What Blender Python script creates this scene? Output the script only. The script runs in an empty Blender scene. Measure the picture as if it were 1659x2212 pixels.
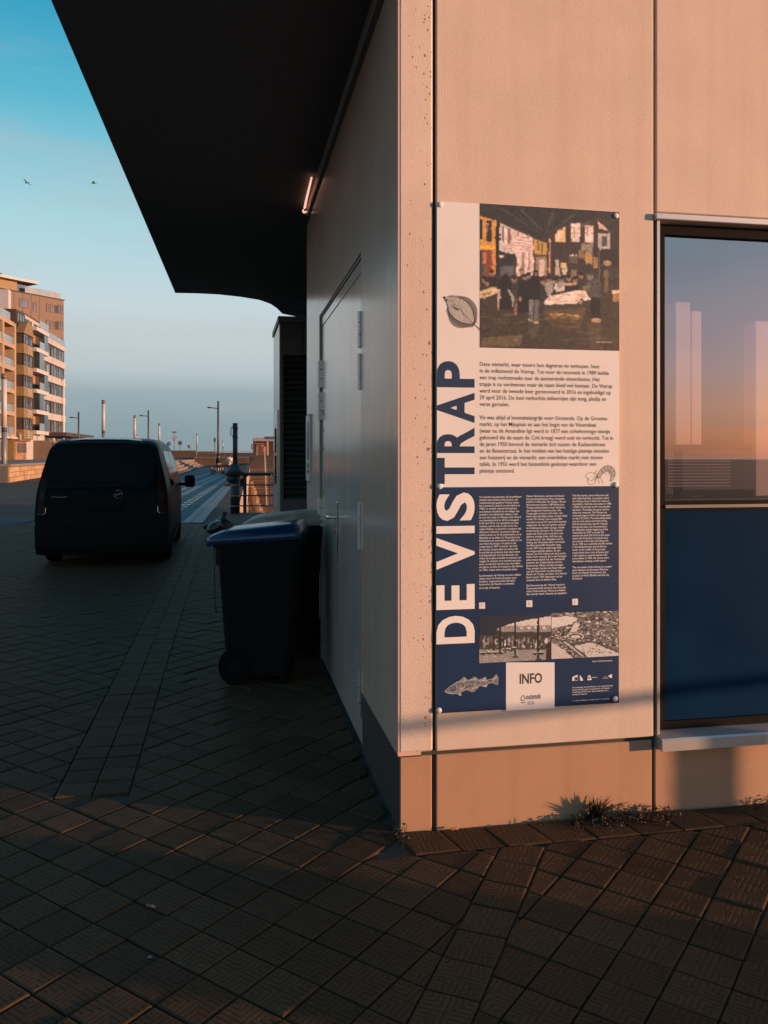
import bpy, math, random
import numpy as np
from mathutils import Vector, Matrix
R = math.radians
random.seed(7)
SC = bpy.context.scene
COL = SC.collection

# ------------------------------------------------------------------ camera
CAM_H = 1.6
YAW = -10.66
FPX = 1793.0                       # focal length in units of a 1659 px wide frame
cd = bpy.data.cameras.new('camera')
cam = bpy.data.objects.new('camera', cd)
COL.objects.link(cam)
cam.location = (0, 0, CAM_H)
cam.rotation_euler = (R(90), 0, R(YAW))
cd.sensor_fit = 'HORIZONTAL'
cd.sensor_width = 36
cd.lens = 36 * FPX / 1659
cd.shift_y = -(1106 - 985) / 1659
cd.clip_start = 0.05
cd.clip_end = 8000
SC.camera = cam

# ------------------------------------------------------------------ world, sun, exposure
SUN_EL = 3.6
SUN_DIR = Vector((0.912, -0.41, 0)).normalized() * math.cos(R(SUN_EL)) + Vector((0, 0, math.sin(R(SUN_EL))))
w = bpy.data.worlds.new('World')
SC.world = w
w.use_nodes = True
nt = w.node_tree
nt.nodes.clear()
def wn(t, **k):
    n = nt.nodes.new(t)
    for a, b in k.items():
        setattr(n, a, b)
    return n
out = wn('ShaderNodeOutputWorld')
bg = wn('ShaderNodeBackground')
bg.inputs['Strength'].default_value = 0.15
sky = wn('ShaderNodeTexSky', sky_type='NISHITA', sun_disc=False)
sky.sun_elevation = R(SUN_EL)
sky.sun_rotation = math.atan2(SUN_DIR.x, SUN_DIR.y)
sky.altitude = 0
sky.air_density = 1.0
sky.dust_density = 1.4
sky.ozone_density = 2.0
# the atmosphere's own colours, graded by height: deep teal overhead, pale low down, a grey sea haze at the horizon
tc = wn('ShaderNodeTexCoord')
sep = wn('ShaderNodeSeparateXYZ')
nt.links.new(tc.outputs['Generated'], sep.inputs[0])
asn = wn('ShaderNodeMath', operation='ARCSINE')
nt.links.new(sep.outputs[2], asn.inputs[0])
el = wn('ShaderNodeMapRange')
el.inputs[1].default_value = 0.0
el.inputs[2].default_value = math.pi / 2
nt.links.new(asn.outputs[0], el.inputs[0])
ramp = wn('ShaderNodeValToRGB')
STOPS = [(0.0, (.20, .285, .32)), (2.2, (.225, .315, .35)), (4.2, (.28, .365, .395)), (5.6, (.41, .49, .515)), (7.5, (.47, .545, .565)), (10, (.49, .585, .61)), (15, (.345, .585, .65)), (22, (.095, .41, .545)), (29, (.014, .265, .445)), (45, (.045, .17, .33)), (90, (.05, .125, .27))]
er = ramp.color_ramp
while len(er.elements) < len(STOPS):
    er.elements.new(0.5)
for e, (a, c) in zip(er.elements, STOPS):
    e.position = a / 90
    e.color = (*c, 1)
nt.links.new(el.outputs[0], ramp.inputs[0])
gain = wn('ShaderNodeVectorMath', operation='SCALE')
gain.inputs['Scale'].default_value = 2.55
nt.links.new(ramp.outputs[0], gain.inputs[0])
mixs = wn('ShaderNodeMix', data_type='RGBA')
# warmer and nearer the raw atmosphere towards the low sun
vd = wn('ShaderNodeVectorMath', operation='DOT_PRODUCT')
vd.inputs[1].default_value = tuple(SUN_DIR)
nt.links.new(tc.outputs['Generated'], vd.inputs[0])
fm = wn('ShaderNodeMapRange', interpolation_type='SMOOTHSTEP')
fm.inputs[1].default_value = -0.5
fm.inputs[2].default_value = 1.0
fm.inputs[3].default_value = 0.04
fm.inputs[4].default_value = 0.62
nt.links.new(vd.outputs['Value'], fm.inputs[0])
lowm = wn('ShaderNodeMapRange', interpolation_type='SMOOTHSTEP')
lowm.inputs[1].default_value = 0.33
lowm.inputs[2].default_value = 0.03
lowm.inputs[3].default_value = 0.10
lowm.inputs[4].default_value = 1.0
nt.links.new(sep.outputs[2], lowm.inputs[0])
fmm = wn('ShaderNodeMath', operation='MULTIPLY')
nt.links.new(fm.outputs[0], fmm.inputs[0])
nt.links.new(lowm.outputs[0], fmm.inputs[1])
nt.links.new(fmm.outputs[0], mixs.inputs[0])
nt.links.new(gain.outputs[0], mixs.inputs[6])
pk = wn('ShaderNodeMix', data_type='RGBA', blend_type='MULTIPLY')
pk.inputs[0].default_value = 1.0
pk.inputs[7].default_value = (0.95, 0.60, 0.80, 1)
nt.links.new(sky.outputs[0], pk.inputs[6])
nt.links.new(pk.outputs[2], mixs.inputs[7])
# faint rosy belt low down opposite the sun
ab = wn('ShaderNodeMapRange', interpolation_type='SMOOTHSTEP')
ab.inputs[1].default_value = -0.55
ab.inputs[2].default_value = -1.0
ab.inputs[4].default_value = 0.55
nt.links.new(vd.outputs['Value'], ab.inputs[0])
be = wn('ShaderNodeMapRange', interpolation_type='SMOOTHSTEP')
be.inputs[1].default_value = 0.55
be.inputs[2].default_value = 0.02
nt.links.new(sep.outputs[2], be.inputs[0])
bm2 = wn('ShaderNodeMath', operation='MULTIPLY')
nt.links.new(ab.outputs[0], bm2.inputs[0])
nt.links.new(be.outputs[0], bm2.inputs[1])
belt = wn('ShaderNodeMix', data_type='RGBA')
belt.inputs[7].default_value = (1.45, 1.12, 1.08, 1)
nt.links.new(bm2.outputs[0], belt.inputs[0])
nt.links.new(mixs.outputs[2], belt.inputs[6])
# soft cloud streaks
mp = wn('ShaderNodeMapping')
mp.inputs['Scale'].default_value = (1.2, 1.2, 8.0)
mp.inputs['Rotation'].default_value = (0.10, 0.04, 0.5)
nz = wn('ShaderNodeTexNoise')
nz.inputs['Scale'].default_value = 2.0
nz.inputs['Detail'].default_value = 6
nz.inputs['Roughness'].default_value = 0.55
cr = wn('ShaderNodeMapRange')
cr.inputs[1].default_value = 0.48
cr.inputs[2].default_value = 0.72
cr.inputs[3].default_value = 0.0
cr.inputs[4].default_value = 0.40
nt.links.new(tc.outputs['Generated'], mp.inputs[0])
nt.links.new(mp.outputs[0], nz.inputs[0])
nt.links.new(nz.outputs[0], cr.inputs[0])
cl = wn('ShaderNodeMix', data_type='RGBA')
cl.inputs[7].default_value = (1.05, 1.12, 1.15, 1)
nt.links.new(cr.outputs[0], cl.inputs[0])
nt.links.new(belt.outputs[2], cl.inputs[6])
nt.links.new(cl.outputs[2], bg.inputs[0])
nt.links.new(bg.outputs[0], out.inputs[0])

sd = bpy.data.lights.new('sun', 'SUN')
sd.energy = 2.4
sd.color = (1.0, 0.54, 0.31)
sd.angle = R(0.53)
sun = bpy.data.objects.new('sun', sd)
COL.objects.link(sun)
sun.rotation_euler = SUN_DIR.to_track_quat('Z', 'Y').to_euler()
sun.location = (40, -30, 30)

vs = SC.view_settings
vs.view_transform = 'Standard'
vs.look = 'None'
vs.exposure = 1.6
vs.gamma = 1
vs.use_curve_mapping = False
SC.cycles.max_bounces = 8
SC.cycles.transparent_max_bounces = 12

# ------------------------------------------------------------------ helpers
CY, SY = math.cos(R(YAW)), math.sin(R(YAW))
def C(X, Y, z=0.0):
    """metres right / ahead of the viewer -> world"""
    return Vector((CY * X - SY * Y, SY * X + CY * Y, z))
def at(px, py, depth):
    return C((px - 829.5) / FPX * depth, depth, CAM_H - (py - 985) / FPX * depth)
def gp(px, py, z=0.0):
    return at(px, py, FPX * (CAM_H - z) / (py - 985))
FX, FY = 0.7139, 3.4473            # the building's front corner
def fs(px, py):
    """photo position -> (x, z) on the front facade plane"""
    k = (px - 829.5) / FPX
    dx, dy = CY * k - SY, SY * k + CY
    t = FY / dy
    return dx * t, CAM_H - (py - 985) / FPX * t

def fsd(px, d):
    """world x where the sight line at px meets the plane d metres behind the facade"""
    k = (px - 829.5) / FPX
    return (CY * k - SY) / (SY * k + CY) * (FY + d)
def tag(o, label=None, cat=None, group=None, kind=None):
    for k, v in (('label', label), ('category', cat), ('group', group), ('kind', kind)):
        if v:
            o[k] = v
    return o
def thing(name, label, cat, loc=(0, 0, 0), group=None, kind=None):
    o = bpy.data.objects.new(name, None)
    o.empty_display_size = 0.1
    COL.objects.link(o)
    o.location = loc
    return tag(o, label, cat, group, kind)
def place(o, loc, rz=0):
    o.location = loc
    o.rotation_euler = (0, 0, rz)
def total_loc(o):
    v = Vector((0, 0, 0))
    while o:
        v += o.location
        o = o.parent
    return v
def kids(o):
    return [c for c in COL.objects if c.parent == o]
def copy_tree(o, kid_map):
    c = o.copy()
    COL.objects.link(c)
    for ch in kid_map.get(o.name, []):
        d = copy_tree(ch, kid_map)
        d.parent = c
    return c
def kid_map(root):
    m = {}
    def rec(o):
        m[o.name] = kids(o)
        for k in m[o.name]:
            rec(k)
    rec(root)
    return m

class MB:
    def __init__(s):
        s.v, s.f, s.c = [], [], []
        s.smooth = False
    def add(s, vs, fs_, col=None):
        b = len(s.v)
        s.v += [tuple(p) for p in vs]
        s.f += [tuple(i + b for i in f) for f in fs_]
        s.c += [col] * len(fs_)
        return s
    def box(s, x0, x1, y0, y1, z0, z1):
        x0, x1 = min(x0, x1), max(x0, x1); y0, y1 = min(y0, y1), max(y0, y1); z0, z1 = min(z0, z1), max(z0, z1)
        return s.add([(x0, y0, z0), (x1, y0, z0), (x1, y1, z0), (x0, y1, z0), (x0, y0, z1), (x1, y0, z1), (x1, y1, z1), (x0, y1, z1)],
              [(3, 2, 1, 0), (4, 5, 6, 7), (0, 1, 5, 4), (1, 2, 6, 5), (2, 3, 7, 6), (3, 0, 4, 7)])
    def cbox(s, x0, x1, y0, y1, z0, z1, b=0.004):
        """box with chamfered edges"""
        xs, ys, zs = (x0, x1), (y0, y1), (z0, z1)
        idx, V = {}, []
        for i in range(2):
            for j in range(2):
                for k in range(2):
                    sx, sy, sz = (1, -1)[i] * b, (1, -1)[j] * b, (1, -1)[k] * b
                    for ax, p in enumerate(((xs[i], ys[j] + sy, zs[k] + sz), (xs[i] + sx, ys[j], zs[k] + sz), (xs[i] + sx, ys[j] + sy, zs[k]))):
                        idx[i, j, k, ax] = len(V)
                        V.append(p)
        F = []
        for ax in range(3):
            for e in range(2):
                o = [a for a in range(3) if a != ax]
                q = []
                for a, bb in ((0, 0), (1, 0), (1, 1), (0, 1)):
                    t = [0, 0, 0]; t[ax] = e; t[o[0]] = a; t[o[1]] = bb
                    q.append(idx[t[0], t[1], t[2], ax])
                F.append(q)
        for ax in range(3):
            o = [a for a in range(3) if a != ax]
            for a in range(2):
                for bb in range(2):
                    t0 = [0, 0, 0]; t0[o[0]] = a; t0[o[1]] = bb; t0[ax] = 0
                    t1 = list(t0); t1[ax] = 1
                    F.append([idx[(*t0, o[0])], idx[(*t1, o[0])], idx[(*t1, o[1])], idx[(*t0, o[1])]])
        for i in range(2):
            for j in range(2):
                for k in range(2):
                    F.append([idx[i, j, k, 0], idx[i, j, k, 1], idx[i, j, k, 2]])
        cx, cy, cz = (x0 + x1) / 2, (y0 + y1) / 2, (z0 + z1) / 2
        G = []
        for q in F:
            P = [Vector(V[n]) for n in q]
            n = (P[1] - P[0]).cross(P[2] - P[0])
            m = sum(P, Vector()) / len(P) - Vector((cx, cy, cz))
            G.append(q if n.dot(m) > 0 else q[::-1])
        return s.add(V, G)
    def prism(s, poly, z0, z1):
        n = len(poly)
        a = sum(poly[i][0] * poly[(i + 1) % n][1] - poly[(i + 1) % n][0] * poly[i][1] for i in range(n))
        if a < 0:
            poly = poly[::-1]
        return s.add([(p[0], p[1], z0) for p in poly] + [(p[0], p[1], z1) for p in poly],
              [tuple(range(n))[::-1], tuple(range(n, 2 * n))] + [(i, (i + 1) % n, n + (i + 1) % n, n + i) for i in range(n)])
    def cyl(s, p0, p1, r0, r1=None, n=12, cap=True):
        r1 = r0 if r1 is None else r1
        p0, p1 = Vector(p0), Vector(p1)
        d = (p1 - p0).normalized()
        a = d.orthogonal().normalized()
        b = d.cross(a)
        V = []
        for p, r in ((p0, r0), (p1, r1)):
            for i in range(n):
                t = 2 * math.pi * i / n
                V.append(p + a * math.cos(t) * r + b * math.sin(t) * r)
        F = [(i, (i + 1) % n, n + (i + 1) % n, n + i) for i in range(n)]
        if cap:
            F += [tuple(range(n))[::-1], tuple(range(n, 2 * n))]
        return s.add(V, F)
    def tube(s, pts, r, n=8):
        pts = [Vector(p) for p in pts]
        rs = r if isinstance(r, (list, tuple)) else [r] * len(pts)
        V, F = [], []
        a = None
        for i, p in enumerate(pts):
            d = (pts[min(i + 1, len(pts) - 1)] - pts[max(i - 1, 0)]).normalized()
            a = d.orthogonal().normalized() if a is None else (a - d * a.dot(d)).normalized()
            b = d.cross(a)
            for k in range(n):
                t = 2 * math.pi * k / n
                V.append(p + (a * math.cos(t) + b * math.sin(t)) * rs[i])
        for i in range(len(pts) - 1):
            for k in range(n):
                F.append((i * n + k, i * n + (k + 1) % n, (i + 1) * n + (k + 1) % n, (i + 1) * n + k))
        F += [tuple(range(n))[::-1], tuple(range(len(V) - n, len(V)))]
        return s.add(V, F)
    def ball(s, c, r, n=10, m=6):
        rx, ry, rz = (r, r, r) if not isinstance(r, (tuple, list)) else r
        V = [(c[0], c[1], c[2] - rz)]
        for j in range(1, m):
            t = -math.pi / 2 + math.pi * j / m
            for i in range(n):
                u = 2 * math.pi * i / n
                V.append((c[0] + rx * math.cos(t) * math.cos(u), c[1] + ry * math.cos(t) * math.sin(u), c[2] + rz * math.sin(t)))
        V.append((c[0], c[1], c[2] + rz))
        F = [(0, 1 + (i + 1) % n, 1 + i) for i in range(n)]
        for j in range(m - 2):
            for i in range(n):
                F.append((1 + j * n + i, 1 + j * n + (i + 1) % n, 1 + (j + 1) * n + (i + 1) % n, 1 + (j + 1) * n + i))
        l = len(V) - 1
        F += [(l - n + i, l - n + (i + 1) % n, l) for i in range(n)]
        return s.add(V, F)
    def loft(s, rings, close=True, cap=True):
        n = len(rings[0])
        V = [p for r in rings for p in r]
        F = []
        for i in range(len(rings) - 1):
            for k in range(n if close else n - 1):
                F.append((i * n + k, i * n + (k + 1) % n, (i + 1) * n + (k + 1) % n, (i + 1) * n + k))
        if cap:
            F += [tuple(range(n))[::-1], tuple(range(len(V) - n, len(V)))]
        return s.add(V, F)
    def mesh(s, name, mat, off=Vector((0, 0, 0))):
        me = bpy.data.meshes.new(name)
        me.from_pydata([(p[0] - off[0], p[1] - off[1], p[2] - off[2]) for p in s.v], [], s.f)
        mats = mat if isinstance(mat, (list, tuple)) else [mat]
        for m in mats:
            me.materials.append(m)
        if any(c is not None for c in s.c):
            at_ = me.color_attributes.new('Col', 'FLOAT_COLOR', 'CORNER')
            arr = []
            for f, c in zip(s.f, s.c):
                c = c or (0.5, 0.5, 0.5)
                arr += [c[0], c[1], c[2], 1.0] * len(f)
            at_.data.foreach_set('color', arr)
        if s.smooth:
            me.polygons.foreach_set('use_smooth', [True] * len(me.polygons))
        me.update()
        return me
    def build(s, name, mat, parent=None, kind=None, loc=None):
        off = total_loc(parent) if parent else Vector(loc or (0, 0, 0))
        o = bpy.data.objects.new(name, s.mesh(name, mat, off))
        COL.objects.link(o)
        if parent:
            o.parent = parent
        else:
            o.location = off
        if kind:
            o['kind'] = kind
        return o
def smooth(mb):
    mb.smooth = True
    return mb
def add_bevel(o, wd=0.006, seg=2):
    m = o.modifiers.new('bevel', 'BEVEL')
    m.width = wd
    m.segments = seg
    m.limit_method = 'ANGLE'
    m.angle_limit = R(35)
    return o

# ------------------------------------------------------------------ materials
MATS = {}
def mat(name, col, rough=0.6, metal=0.0, var=0.12, vscale=6.0, bump=0.0, bscale=80.0, bdist=0.002, spec=0.5, coat=0.0,
        stretch=(1, 1, 1), emit=None, estr=0.0, rvar=0.0, dirt=None, dscale=2.0, damt=0.4, objrand=0.0, detail=4.0):
    m = bpy.data.materials.new(name)
    m.use_nodes = True
    t = m.node_tree
    p = t.nodes['Principled BSDF']
    p.inputs['Roughness'].default_value = rough
    p.inputs['Metallic'].default_value = metal
    p.inputs['Specular IOR Level'].default_value = spec
    p.inputs['Coat Weight'].default_value = coat
    p.inputs['Coat Roughness'].default_value = 0.08
    tc = t.nodes.new('ShaderNodeTexCoord')
    mp = t.nodes.new('ShaderNodeMapping')
    mp.inputs['Scale'].default_value = stretch
    t.links.new(tc.outputs['Object'], mp.inputs[0])
    nz = t.nodes.new('ShaderNodeTexNoise')
    nz.inputs['Scale'].default_value = vscale
    nz.inputs['Detail'].default_value = detail
    t.links.new(mp.outputs[0], nz.inputs[0])
    mr = t.nodes.new('ShaderNodeMapRange')
    mr.inputs[1].default_value = 0.25
    mr.inputs[2].default_value = 0.75
    mr.inputs[3].default_value = 1 - var
    mr.inputs[4].default_value = 1 + var
    t.links.new(nz.outputs[0], mr.inputs[0])
    mx = t.nodes.new('ShaderNodeVectorMath'); mx.operation = 'SCALE'
    mx.inputs[0].default_value = col[:3]
    t.links.new(mr.outputs[0], mx.inputs['Scale'])
    cur = mx.outputs[0]
    if objrand:
        oi = t.nodes.new('ShaderNodeObjectInfo')
        m2 = t.nodes.new('ShaderNodeMapRange')
        m2.inputs[3].default_value = 1 - objrand; m2.inputs[4].default_value = 1 + objrand
        t.links.new(oi.outputs['Random'], m2.inputs[0])
        v2 = t.nodes.new('ShaderNodeVectorMath'); v2.operation = 'SCALE'
        t.links.new(cur, v2.inputs[0]); t.links.new(m2.outputs[0], v2.inputs['Scale'])
        cur = v2.outputs[0]
    if dirt:
        n2 = t.nodes.new('ShaderNodeTexNoise')
        n2.inputs['Scale'].default_value = dscale; n2.inputs['Detail'].default_value = 8; n2.inputs['Roughness'].default_value = 0.65
        t.links.new(mp.outputs[0], n2.inputs[0])
        m3 = t.nodes.new('ShaderNodeMapRange')
        m3.inputs[1].default_value = 0.5; m3.inputs[2].default_value = 0.72; m3.inputs[4].default_value = damt
        t.links.new(n2.outputs[0], m3.inputs[0])
        mm = t.nodes.new('ShaderNodeMix'); mm.data_type = 'RGBA'
        mm.inputs[7].default_value = (*dirt[:3], 1)
        t.links.new(m3.outputs[0], mm.inputs[0]); t.links.new(cur, mm.inputs[6])
        cur = mm.outputs[2]
    t.links.new(cur, p.inputs['Base Color'])
    if rvar:
        m4 = t.nodes.new('ShaderNodeMapRange')
        m4.inputs[1].default_value = 0.3; m4.inputs[2].default_value = 0.7
        m4.inputs[3].default_value = max(0.02, rough - rvar); m4.inputs[4].default_value = min(1, rough + rvar)
        t.links.new(nz.outputs[0], m4.inputs[0]); t.links.new(m4.outputs[0], p.inputs['Roughness'])
    if bump:
        b = t.nodes.new('ShaderNodeBump')
        b.inputs['Strength'].default_value = bump
        b.inputs['Distance'].default_value = bdist
        n3 = t.nodes.new('ShaderNodeTexNoise')
        n3.inputs['Scale'].default_value = bscale; n3.inputs['Detail'].default_value = 4
        t.links.new(mp.outputs[0], n3.inputs[0]); t.links.new(n3.outputs[0], b.inputs['Height'])
        t.links.new(b.outputs[0], p.inputs['Normal'])
    if emit:
        p.inputs['Emission Color'].default_value = (*emit, 1)
        p.inputs['Emission Strength'].default_value = estr
    MATS[name] = m
    return m
def color_mat(name, rough=0.5, grain=0.05, gscale=300):
    """flat print: colour comes from the mesh's own colours"""
    m = mat(name, (1, 1, 1), rough, var=grain, vscale=gscale)
    t = m.node_tree
    vm = [n for n in t.nodes if n.type == 'VECT_MATH'][0]
    a = t.nodes.new('ShaderNodeVertexColor'); a.layer_name = 'Col'
    t.links.new(a.outputs[0], vm.inputs[0])
    return m
# material library
concrete = mat('facade_concrete', (0.585, 0.462, 0.378), 0.85, var=0.06, vscale=3, bump=0.5, bscale=210, bdist=0.004, dirt=(0.42, 0.30, 0.22), dscale=1.6, damt=0.22)
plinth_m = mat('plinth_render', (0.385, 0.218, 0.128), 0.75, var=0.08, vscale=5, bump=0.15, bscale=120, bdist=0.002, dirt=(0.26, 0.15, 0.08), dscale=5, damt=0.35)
sealant = mat('joint_sealant', (0.035, 0.033, 0.03), 0.7)
wall_paint = mat('painted_metal_cladding', (0.64, 0.42, 0.325), 0.20, var=0.04, vscale=2.5, bump=0.02, bscale=3, bdist=0.004, spec=0.8, dirt=(0.30, 0.21, 0.16), dscale=1.5, damt=0.25)
door_paint = mat('door_paint', (0.74, 0.58, 0.505), 0.18, metal=0.35, var=0.04, vscale=3, bump=0.015, bscale=3, bdist=0.003, spec=0.8, dirt=(0.34, 0.25, 0.20), dscale=2.5, damt=0.3)
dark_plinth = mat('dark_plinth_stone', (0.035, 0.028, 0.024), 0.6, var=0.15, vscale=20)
canopy_m = mat('canopy_soffit', (0.15, 0.14, 0.135), 0.85, var=0.1, vscale=8, bump=0.1, bscale=60)
trim_m = mat('grey_trim', (0.16, 0.145, 0.13), 0.5, var=0.08)
alu = mat('aluminium', (0.55, 0.52, 0.5), 0.35, metal=0.6, var=0.05, stretch=(0.3, 4, 4), vscale=8)
frame_m = mat('dark_window_frame', (0.010, 0.009, 0.009), 0.7, var=0.1, spec=0.05)
navy_panel = mat('navy_spandrel', (0.0018, 0.017, 0.046), 0.5, var=0.15, vscale=2.5, rvar=0.08, spec=0.02, dirt=(0.006, 0.03, 0.07), dscale=1.2, damt=0.35)
steel = mat('stainless_steel', (0.6, 0.58, 0.56), 0.25, metal=1.0, var=0.05)
dark_metal = mat('dark_coated_metal', (0.03, 0.03, 0.032), 0.45, var=0.15, vscale=15)
rust = mat('rust_streak', (0.16, 0.07, 0.03), 0.85, var=0.3, vscale=60)

def pored_concrete():
    m = mat('pored_corner_concrete', (0.60, 0.485, 0.405), 0.88, var=0.06, vscale=3, bump=0.5, bscale=210, bdist=0.004)
    t = m.node_tree
    p = t.nodes['Principled BSDF']
    tc = [n for n in t.nodes if n.type == 'TEX_COORD'][0]
    total = None
    for sc_, thr in ((38, 0.13), (75, 0.16)):
        v = t.nodes.new('ShaderNodeTexVoronoi'); v.inputs['Scale'].default_value = sc_
        mpn = t.nodes.new('ShaderNodeMapping'); mpn.inputs['Scale'].default_value = (1, 1, 0.7)
        mpn.inputs['Rotation'].default_value = (0, 0.5, 0)
        t.links.new(tc.outputs['Object'], mpn.inputs[0]); t.links.new(mpn.outputs[0], v.inputs['Vector'])
        sx = t.nodes.new('ShaderNodeSeparateColor'); t.links.new(v.outputs['Color'], sx.inputs[0])
        lt = t.nodes.new('ShaderNodeMath'); lt.operation = 'MULTIPLY'; lt.inputs[1].default_value = thr * 2.2
        t.links.new(sx.outputs[0], lt.inputs[0])
        sub = t.nodes.new('ShaderNodeMath'); sub.operation = 'SUBTRACT'; sub.inputs[1].default_value = thr * 0.9
        t.links.new(lt.outputs[0], sub.inputs[0])
        # more pores towards the right hand edge of the strip
        sp = t.nodes.new('ShaderNodeSeparateXYZ'); t.links.new(tc.outputs['Object'], sp.inputs[0])
        mr = t.nodes.new('ShaderNodeMapRange'); mr.inputs[1].default_value = 0.0; mr.inputs[2].default_value = 0.15
        mr.inputs[3].default_value = -0.07; mr.inputs[4].default_value = 0.09
        t.links.new(sp.outputs[0], mr.inputs[0])
        ad = t.nodes.new('ShaderNodeMath'); ad.operation = 'ADD'
        t.links.new(sub.outputs[0], ad.inputs[0]); t.links.new(mr.outputs[0], ad.inputs[1])
        cmp_ = t.nodes.new('ShaderNodeMath'); cmp_.operation = 'LESS_THAN'
        t.links.new(v.outputs['Distance'], cmp_.inputs[0]); t.links.new(ad.outputs[0], cmp_.inputs[1])
        if total is None:
            total = cmp_.outputs[0]
        else:
            mxn = t.nodes.new('ShaderNodeMath'); mxn.operation = 'MAXIMUM'
            t.links.new(total, mxn.inputs[0]); t.links.new(cmp_.outputs[0], mxn.inputs[1]); total = mxn.outputs[0]
    old = p.inputs['Base Color'].links[0].from_socket
    mx = t.nodes.new('ShaderNodeMix'); mx.data_type = 'RGBA'
    mx.inputs[7].default_value = (0.25, 0.16, 0.115, 1)
    t.links.new(total, mx.inputs[0]); t.links.new(old, mx.inputs[6]); t.links.new(mx.outputs[2], p.inputs['Base Color'])
    return m
pored = pored_concrete()
def rain_streaks(m, amt, col):
    """faint run-off marks: long vertical stains"""
    t = m.node_tree
    p = t.nodes['Principled BSDF']
    tc = [n for n in t.nodes if n.type == 'TEX_COORD'][0]
    mp = t.nodes.new('ShaderNodeMapping'); mp.inputs['Scale'].default_value = (7, 7, 0.35)
    nz = t.nodes.new('ShaderNodeTexNoise'); nz.inputs['Scale'].default_value = 1.6; nz.inputs['Detail'].default_value = 6
    mr = t.nodes.new('ShaderNodeMapRange'); mr.inputs[1].default_value = 0.48; mr.inputs[2].default_value = 0.75; mr.inputs[4].default_value = amt
    t.links.new(tc.outputs['Object'], mp.inputs[0]); t.links.new(mp.outputs[0], nz.inputs[0]); t.links.new(nz.outputs[0], mr.inputs[0])
    old = p.inputs['Base Color'].links[0].from_socket
    mx = t.nodes.new('ShaderNodeMix'); mx.data_type = 'RGBA'; mx.inputs[7].default_value = (*col, 1)
    t.links.new(mr.outputs[0], mx.inputs[0]); t.links.new(old, mx.inputs[6]); t.links.new(mx.outputs[2], p.inputs['Base Color'])
rain_streaks(concrete, 0.24, (0.40, 0.27, 0.19))
rain_streaks(pored, 0.25, (0.40, 0.27, 0.19))
rain_streaks(plinth_m, 0.35, (0.24, 0.14, 0.08))
rain_streaks(wall_paint, 0.25, (0.40, 0.28, 0.22))
rain_streaks(door_paint, 0.22, (0.38, 0.27, 0.21))

def tile_mat(name, ang, ox, oy, pitch, col):
    m = mat(name, col, 0.62, var=0.22, vscale=14, bump=0, objrand=0.22, spec=0.08, dirt=(0.026, 0.018, 0.014), dscale=9, damt=0.5)
    t = m.node_tree
    p = t.nodes['Principled BSDF']
    g = t.nodes.new('ShaderNodeNewGeometry')
    mp = t.nodes.new('ShaderNodeMapping'); mp.vector_type = 'TEXTURE'
    mp.inputs['Location'].default_value = (ox, oy, 0)
    mp.inputs['Rotation'].default_value = (0, 0, ang)
    mp.inputs['Scale'].default_value = (pitch, pitch, 1)
    t.links.new(g.outputs['Position'], mp.inputs[0])
    sp = t.nodes.new('ShaderNodeSeparateXYZ'); t.links.new(mp.outputs[0], sp.inputs[0])
    def mth(op, a, b=None, c=None):
        n = t.nodes.new('ShaderNodeMath'); n.operation = op
        for i, x in enumerate((a, b, c)):
            if x is None: continue
            if hasattr(x, 'is_linked'): t.links.new(x, n.inputs[i])
            else: n.inputs[i].default_value = x
        return n.outputs[0]
    ax = []
    for i in range(2):
        f = mth('FLOORED_MODULO', sp.outputs[i], 1.0)
        ax.append(mth('ABSOLUTE', mth('SUBTRACT', f, 0.5)))
    mn = mth('MINIMUM', ax[0], ax[1])
    mxv = mth('MAXIMUM', ax[0], ax[1])
    pp = mth('PINGPONG', mth('MULTIPLY', mn, 9.0), 0.5)      # 0 at groove lines
    mr = t.nodes.new('ShaderNodeMapRange'); mr.inputs[1].default_value = 0.07; mr.inputs[2].default_value = 0.19
    t.links.new(pp, mr.inputs[0])
    edge = mth('GREATER_THAN', mxv, 0.44)
    h = mth('MAXIMUM', mr.outputs[0], edge)
    n3 = t.nodes.new('ShaderNodeTexNoise'); n3.inputs['Scale'].default_value = 220; n3.inputs['Detail'].default_value = 3
    t.links.new(g.outputs['Position'], n3.inputs[0])
    hh = mth('ADD', h, mth('MULTIPLY', n3.outputs[0], 0.35))
    b = t.nodes.new('ShaderNodeBump'); b.inputs['Strength'].default_value = 0.9; b.inputs['Distance'].default_value = 0.004
    t.links.new(hh, b.inputs['Height']); t.links.new(b.outputs[0], p.inputs['Normal'])
    # grooves get a darker colour
    old = p.inputs['Base Color'].links[0].from_socket
    mx = t.nodes.new('ShaderNodeMix'); mx.data_type = 'RGBA'
    mx.inputs[6].default_value = (0.022, 0.018, 0.015, 1)
    k = mth('ADD', mth('MULTIPLY', h, 0.45), 0.55)
    t.links.new(k, mx.inputs[0]); t.links.new(old, mx.inputs[7]); t.links.new(mx.outputs[2], p.inputs['Base Color'])
    return m

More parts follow.
